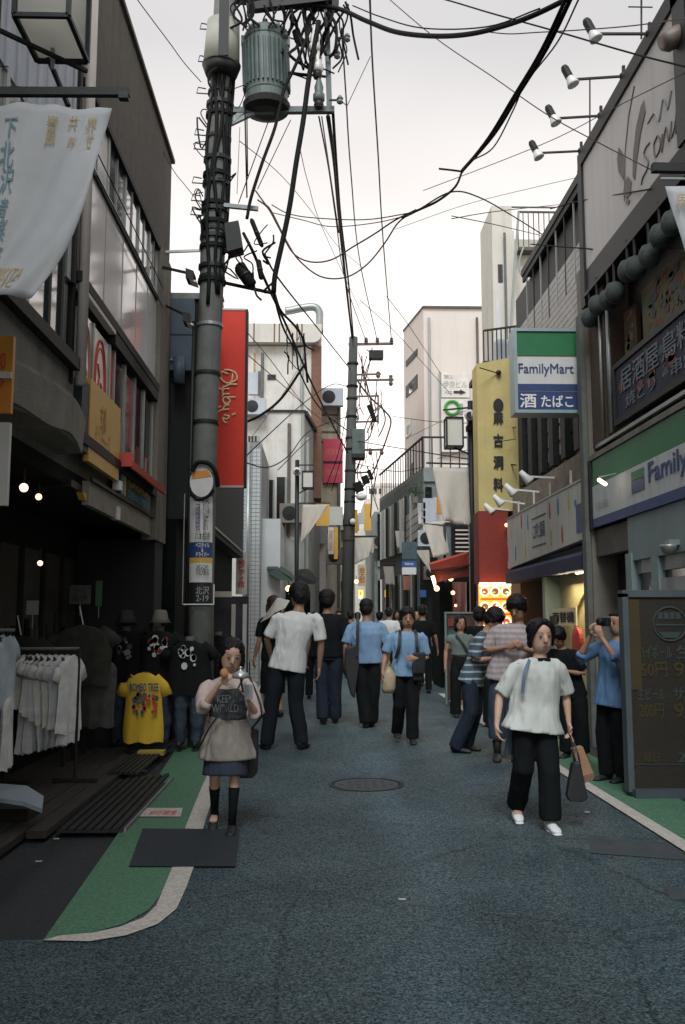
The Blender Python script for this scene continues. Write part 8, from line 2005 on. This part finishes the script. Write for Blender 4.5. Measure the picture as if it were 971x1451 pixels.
# 4 companion with pale parasol
t, q, h, Hd, RX = person('person in dark clothes half hidden beside the white T-shirt man, under a pale parasol', 388, 1000, 846, 200, hair='bob', hmat=mHairB, skin=mSkin2, female=True, detail=1, Y=14.5,
    P=dict(face=False), wear=dict(top=dict(mat=mBlk, hem=.47, w=1.0, sleeve=.8), bottom=dict(mat=mBlk, kind='skirt', hem=.2)))
um = held('parasol', 'pale folded parasol resting on the dark dressed companion', 'parasol', V(392, 865, 14.3))
rim = [V(369, 882, 14.2), V(384, 860, 14.4), V(398, 852, 14.3), V(411, 851, 14.1), V(404, 862, 13.9), V(390, 868, 13.9), V(381, 876, 13.9)]
apex = V(393, 852, 14.15) + Vector((0, 0, .06))
B = MB(); B.add([apex] + rim, [(0, i + 1, (i + 1) % len(rim) + 1) for i in range(len(rim))]); B.build('canopy', mBannerF, um); MB().tube([apex, V(396, 905, 14.25)], .012, 6).build('shaft', mSteelG, um)
# 5 dark walkers behind the T-shirt man
person('tall walker in black top and dark jeans between the white T-shirt and the blue shirt', 466, 1026, 838, 176, head_px=463, hair='bushy', skin=mSkinD, detail=1, P=dict(face=False, J=dict(knL=(.05, 0, .28), anL=(.04, .03, .05), knR=(-.05, -.02, .28), anR=(-.045, -.05, .05))),
       wear=dict(top=dict(mat=mBlk, hem=.5, w=1.05, sleeve=.9, sr=1.1), bottom=dict(mat=mDen, w=1.2, end=.96)))
person('slim companion in black just behind the man in the white T-shirt', 446, 990, 868, 180, hair='long', skin=mSkinD, female=True, detail=1, P=dict(face=False), wear=dict(top=dict(mat=mBlk, hem=.48, sleeve=1.2), bottom=dict(mat=mBlk, w=1.1)))
# 6 man in blue shirt from behind
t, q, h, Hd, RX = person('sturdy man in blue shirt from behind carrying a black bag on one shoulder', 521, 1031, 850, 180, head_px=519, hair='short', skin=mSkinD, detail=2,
    P=dict(face=False, J=dict(elR=(-.165, .0, .65), wrR=(-.17, -.05, .52), elL=(.17, .02, .63), wrL=(.175, -.02, .50), knL=(.04, 0, .28), anL=(.012, .02, .045), knR=(-.045, 0, .28), anR=(-.035, -.04, .045))),
    wear=dict(top=dict(mat=mBlShirt, hem=.50, w=1.22, flare=.97, sleeve=.85, sr=1.1, fold=.05), bottom=dict(mat=mBlk, w=1.3, end=.95)))
d_ = q['pel'].y - .17
bg_ = held('shoulder_bag', 'long black shoulder bag and coat at the sturdy man\'s side', 'bag', V(497, 950, d_))
strap(bg_, [V(507, 868, d_ + .12), V(507, 885, d_ - .02), V(506, 930, d_ - .02)], .04, mBag)
B = MB(); B.prism([V(490, 918, d_), V(508, 912, d_), V(509, 945, d_), V(503, 990, d_), V(497, 985, d_), V(488, 945, d_)], (0, .16, 0)); B.build('pouch', mBag, bg_, bevel=.02)
# 7 schoolboy style walker in pale blue shirt, facing the camera
t, q, h, Hd, RX = person('walker in pale blue shirt with backpack straps facing the camera and carrying a plastic bag', 575, 1053, 863, 0, head_px=578, hair='bowl', skin=mSkin2, detail=2,
    P=dict(head=(0, 4, 0), J=dict(elR=(-.16, .0, .65), wrR=(-.175, -.04, .53), elL=(.155, .0, .63), wrL=(.07, -.13, .635), knL=(.05, -.03, .28), anL=(.05, -.03, .045), knR=(-.045, 0, .28), anR=(-.055, .13, .07)), handL=((-1, -.2, 0), .8, (0, 1, 0))),
    wear=dict(top=dict(mat=mBlShirt2, hem=.495, w=1.05, flare=1.0, sleeve=.85, sr=1.1, fold=.04), bottom=dict(mat=mBlk, w=1.15, end=.95)))
for sx in (-1, 1):
    strap(t, [q['nb'] + Vector((sx * .085, .03, .03)), q['nb'] + Vector((sx * .10, -.12, -.02)), q['chest'] + Vector((sx * .11, -.17, -.02)), q['waist'] + Vector((sx * .14, -.13, .03))], .038, mBag, 'backpack_strap')
bb = held('front_bag', 'black bag held against the chest of the pale blue shirt walker', 'bag', q['waist'] + Vector((.12, -.17, 0)))
c_ = q['waist'] + Vector((.14, -.17, -.02)); MB().obox(c_, (1, .2, 0), YA, (0.05, 0, 1), .16, .10, .26).build('pouch', mBag, bb, bevel=.02)
MB().obox(q['pel'] + Vector((.15, -.12, .02)), (1, .2, 0), YA, (.1, 0, 1), .13, .10, .25).build('lower_pouch', mBag, bb, bevel=.02)
tp = held('plastic_bag', 'see-through beige plastic bag hanging between the two blue shirt walkers', 'bag', V(552, 960, q['pel'].y))
yy_ = q['wrR'].y - .02
B = MB(); oval(B, [(V(551, 982, yy_), .07, .05), (V(551, 975, yy_), .085, .06), (V(552, 955, yy_), .08, .05), (V(552, 938, yy_), .035, .03), (q['wrR'] - ZA * .05, .015, .012)], 14); B.build('sack', mPlast, tp, smooth=True)
# 8 woman in cropped top
t, q, h, Hd, RX = person('woman in cropped sage top and long black trousers beside the framed board', 655, 1016, 874, 0, head_px=652, female=True, hair='bob', skin=mSkin2, detail=1, P=dict(head=(10, 0, 0), J=dict(elR=(-.15, .02, .65), wrR=(-.165, -.01, .50))),
    wear=dict(top=dict(mat=mGrT, hem=.625, w=.95, sleeve=.35), bottom=dict(mat=mBlk, w=1.35, end=.98)))
strap(t, [q['nb'] + Vector((-.09, -.1, 0)), q['chest'] + Vector((.03, -.13, -.02)), q['waist'] + Vector((.13, -.12, -.02))], .03, mBag)
# 9 striped T-shirt man looking at phone, leaning
t, q, h, Hd, RX = person('man in navy and white striped T-shirt and baggy jeans bent over his phone', 668, 1066, 862, 62, head_px=690, hair='bushy', skin=mSkin2, detail=2,
    P=dict(head=(0, 32, 0), lean_y=-.03, J=dict(elR=(-.13, -.03, .64), wrR=(-.06, -.17, .655), elL=(.13, -.02, .64), wrL=(.05, -.18, .65), knL=(.06, -.01, .28), anL=(.07, .06, .045), knR=(-.05, -.02, .28), anR=(-.06, .09, .045)), handL=((0, -1, .1), .6, (0, 0, 1)), handR=((0, -1, .1), .6, (0, 0, 1))),
    wear=dict(top=dict(mat=mStripe, hem=.47, w=1.08, flare=1.0, sleeve=.9, sr=1.1), bottom=dict(mat=mDen, w=1.3, end=.97)))
ph = held('phone', 'dark phone held low by the striped T-shirt man', 'phone', q['wrR']); f_ = (q['wrL'] + q['wrR']) / 2 + Vector((.09, -.03, .02)); MB().obox(f_, (1, .4, .2), (0, 1, .5), (-.3, 0, 1), .014, .07, .13).build('case', mInk, ph)
# 10 pale blue figure behind him
person('short woman in pale blue blouse hidden behind the striped T-shirt man', 702, 1030, 872, 10, female=True, hair='long', skin=mSkin2, detail=1, P=dict(head=(-10, 14, 0)), wear=dict(top=dict(mat=cloth('powder_blue', (.24, .33, .44)), hem=.5), bottom=dict(mat=mBlk, w=1.2)))
# 11 man in plaid shirt reading phone
t, q, h, Hd, RX = person('big man in grey plaid shirt and denim shorts reading his phone', 720, 1078, 845, -12, head_px=738, hair='bushy', skin=mSkin2, detail=2,
    P=dict(head=(-20, 24, 0), J=dict(elR=(-.165, .0, .66), wrR=(-.04, -.13, .69), elL=(.16, .0, .655), wrL=(.06, -.15, .68), knL=(.05, -.01, .28), anL=(.045, 0, .045)), handR=((.8, -.5, .2), .8, (0, 1, 0)), handL=((-.4, -.6, .4), .7, (0, 1, 0))),
    wear=dict(top=dict(mat=mPlaid, hem=.47, w=1.22, flare=1.05, sleeve=.92, sr=1.12, fold=.045), bottom=dict(mat=mDenL, w=1.35, end=.62), socks=mInk, sock_top=.12))
# 12 woman in black bending over phone
t, q, h, Hd, RX = person('person all in black looking down at a phone beside the lit cream wall', 815, 1075, 888, -40, head_px=795, hair='bushy', skin=mSkin2, detail=1, female=True,
    P=dict(head=(0, 35, 0), lean_y=-.04, J=dict(elR=(-.14, -.02, .65), wrR=(-.03, -.15, .68), elL=(.13, -.02, .64), wrL=(.05, -.16, .67))), wear=dict(top=dict(mat=mBlk, hem=.46, w=1.1, sleeve=.8, sr=1.08), bottom=dict(mat=mBlk, w=1.4, end=.9)))
# 13 photographer
t, q, h, Hd, RX = person('photographer in blue shirt raising a camera beside the dark menu stand', 872, 1108, 868, -62, head_px=879, hair='short', skin=mSkin2, detail=2,
    P=dict(head=(0, -4, 0), J=dict(shR=(-.12, -.02, .80), elR=(-.15, -.16, .72), wrR=(-.06, -.175, .865), elL=(.15, -.13, .70), wrL=(.05, -.19, .85), knL=(.05, 0, .28), anL=(.05, .02, .045)), handR=((.3, -.3, 1), 1.0, (.5, .8, 0)), handL=((-.3, -.3, 1), 1.0, (-.5, .8, 0))),
    wear=dict(top=dict(mat=mBlPh, hem=.44, w=1.18, flare=1.05, sleeve=(1.35, 1.25), sr=1.15, fold=.05), bottom=dict(mat=mBlk, w=1.25, end=.95)))
cm = held('photo_camera', 'black and silver camera lifted to the photographer\'s face', 'camera', Hd(0, -.9, .5))
cc_ = Hd(0, -.85, .5); fv = (Hd(0, -1, .5) - Hd(0, 0, .5)).normalized(); sv = (Hd(1, 0, 0) - Hd(0, 0, 0)).normalized()
MB().obox(cc_, sv, fv, ZA, .13, .05, .08).build('camera_body', mInk, cm, bevel=.006); MB().obox(cc_ + ZA * .045, sv, fv, ZA, .12, .045, .018).build('top_plate', mAlu, cm)
MB().lathe(cc_ + fv * .02, [(.034, 0), (.036, .05), (.030, .06)], 16, axis=fv).build('lens', mBlack, cm, smooth=True)
# far walkers
far = [(551, 862, 24, mWhT2, mBlk, 'far walker in white T-shirt over the sturdy man\'s shoulder', 180, 'short'), (599, 858, 19, mBlk, mBlk, 'walker in a black printed shirt behind the pale blue shirt one', 180, 'short'),
       (590, 868, 21, mHairB, mBlk, 'light haired walker partly hidden by the walker in black', 180, 'short'),
       (618, 869, 23, mWhT2, mBlk, 'walker in white shirt with a black backpack near the red awning', 180, 'short'), (497, 866, 24, mBlk, mBlk, 'dark distant walker beside the utility pole base', 180, 'short'), (507, 868, 27, mGrT, mBlk, 'distant walker in a grey top', 180, 'short'),
       (538, 868, 28, mBlk, mBlk, 'distant walker in black further down the lane', 180, 'bushy'), (563, 866, 27, mBlk, mDen, 'distant walker in dark clothes in mid lane', 0, 'bob'), (480, 866, 26, mBlkB, mBlk, 'distant walker in dark blue on the west side', 0, 'short')]
for px, hy, Y, a_, b_, lb, rt_, hr_ in far:
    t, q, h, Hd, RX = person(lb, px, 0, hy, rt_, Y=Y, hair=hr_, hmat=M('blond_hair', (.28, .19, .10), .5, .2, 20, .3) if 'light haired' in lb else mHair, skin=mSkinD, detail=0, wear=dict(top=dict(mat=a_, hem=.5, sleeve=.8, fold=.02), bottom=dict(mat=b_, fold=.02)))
    if 'backpack' in lb: MB().obox(q['chest'] + Vector((0, -.17, -.05)), XA, YA, ZA, .28, .16, .45).build('backpack', mBag, t, bevel=.03)
person('passer-by whose dark head shows behind the striped T-shirt man', 682, 1010, 862, 150, hair='bushy', skin=mSkinD, detail=1, P=dict(face=False), wear=dict(top=dict(mat=mBlk, hem=.48), bottom=dict(mat=mBlk)))
flush_text()
# print on the curved banner: bend the flat lettering onto the cloth
def flush_banner():
    obs = []
    for q in BANNER_TX:
        c = bpy.data.curves.new('lettering', 'FONT'); c.body = q[0]; c.offset = q[6]; c.resolution_u = 3
        o = bpy.data.objects.new('tmp', c); COL.objects.link(o); obs.append(o)
    dg = bpy.context.evaluated_depsgraph_get()
    for o, q in zip(obs, BANNER_TX):
        me = bpy.data.meshes.new_from_object(o.evaluated_get(dg)); s, u0, u1, v0, v1, mt_, bo = q
        vs = [x.co.copy() for x in me.vertices]
        x0, x1 = min(p.x for p in vs), max(p.x for p in vs); y0, y1 = min(p.y for p in vs), max(p.y for p in vs); base = org(nb_)
        for vert, p in zip(me.vertices, vs):
            a = (p.x - x0) / (x1 - x0); b = (p.y - y0) / (y1 - y0)
            pt_ = bpoint(u0 + (u1 - u0) * a, v0 + (v1 - v0) * b)
            vert.co = pt_ + Vector((0, -.008, 0)) - base
        me.materials.clear(); me.materials.append(mt_)
        ob = bpy.data.objects.new('lettering', me); COL.objects.link(ob); ob.parent = nb_
        cc = o.data; bpy.data.objects.remove(o); bpy.data.curves.remove(cc)
flush_banner()
for o in COL.objects:
    if 'org' in o: del o['org']
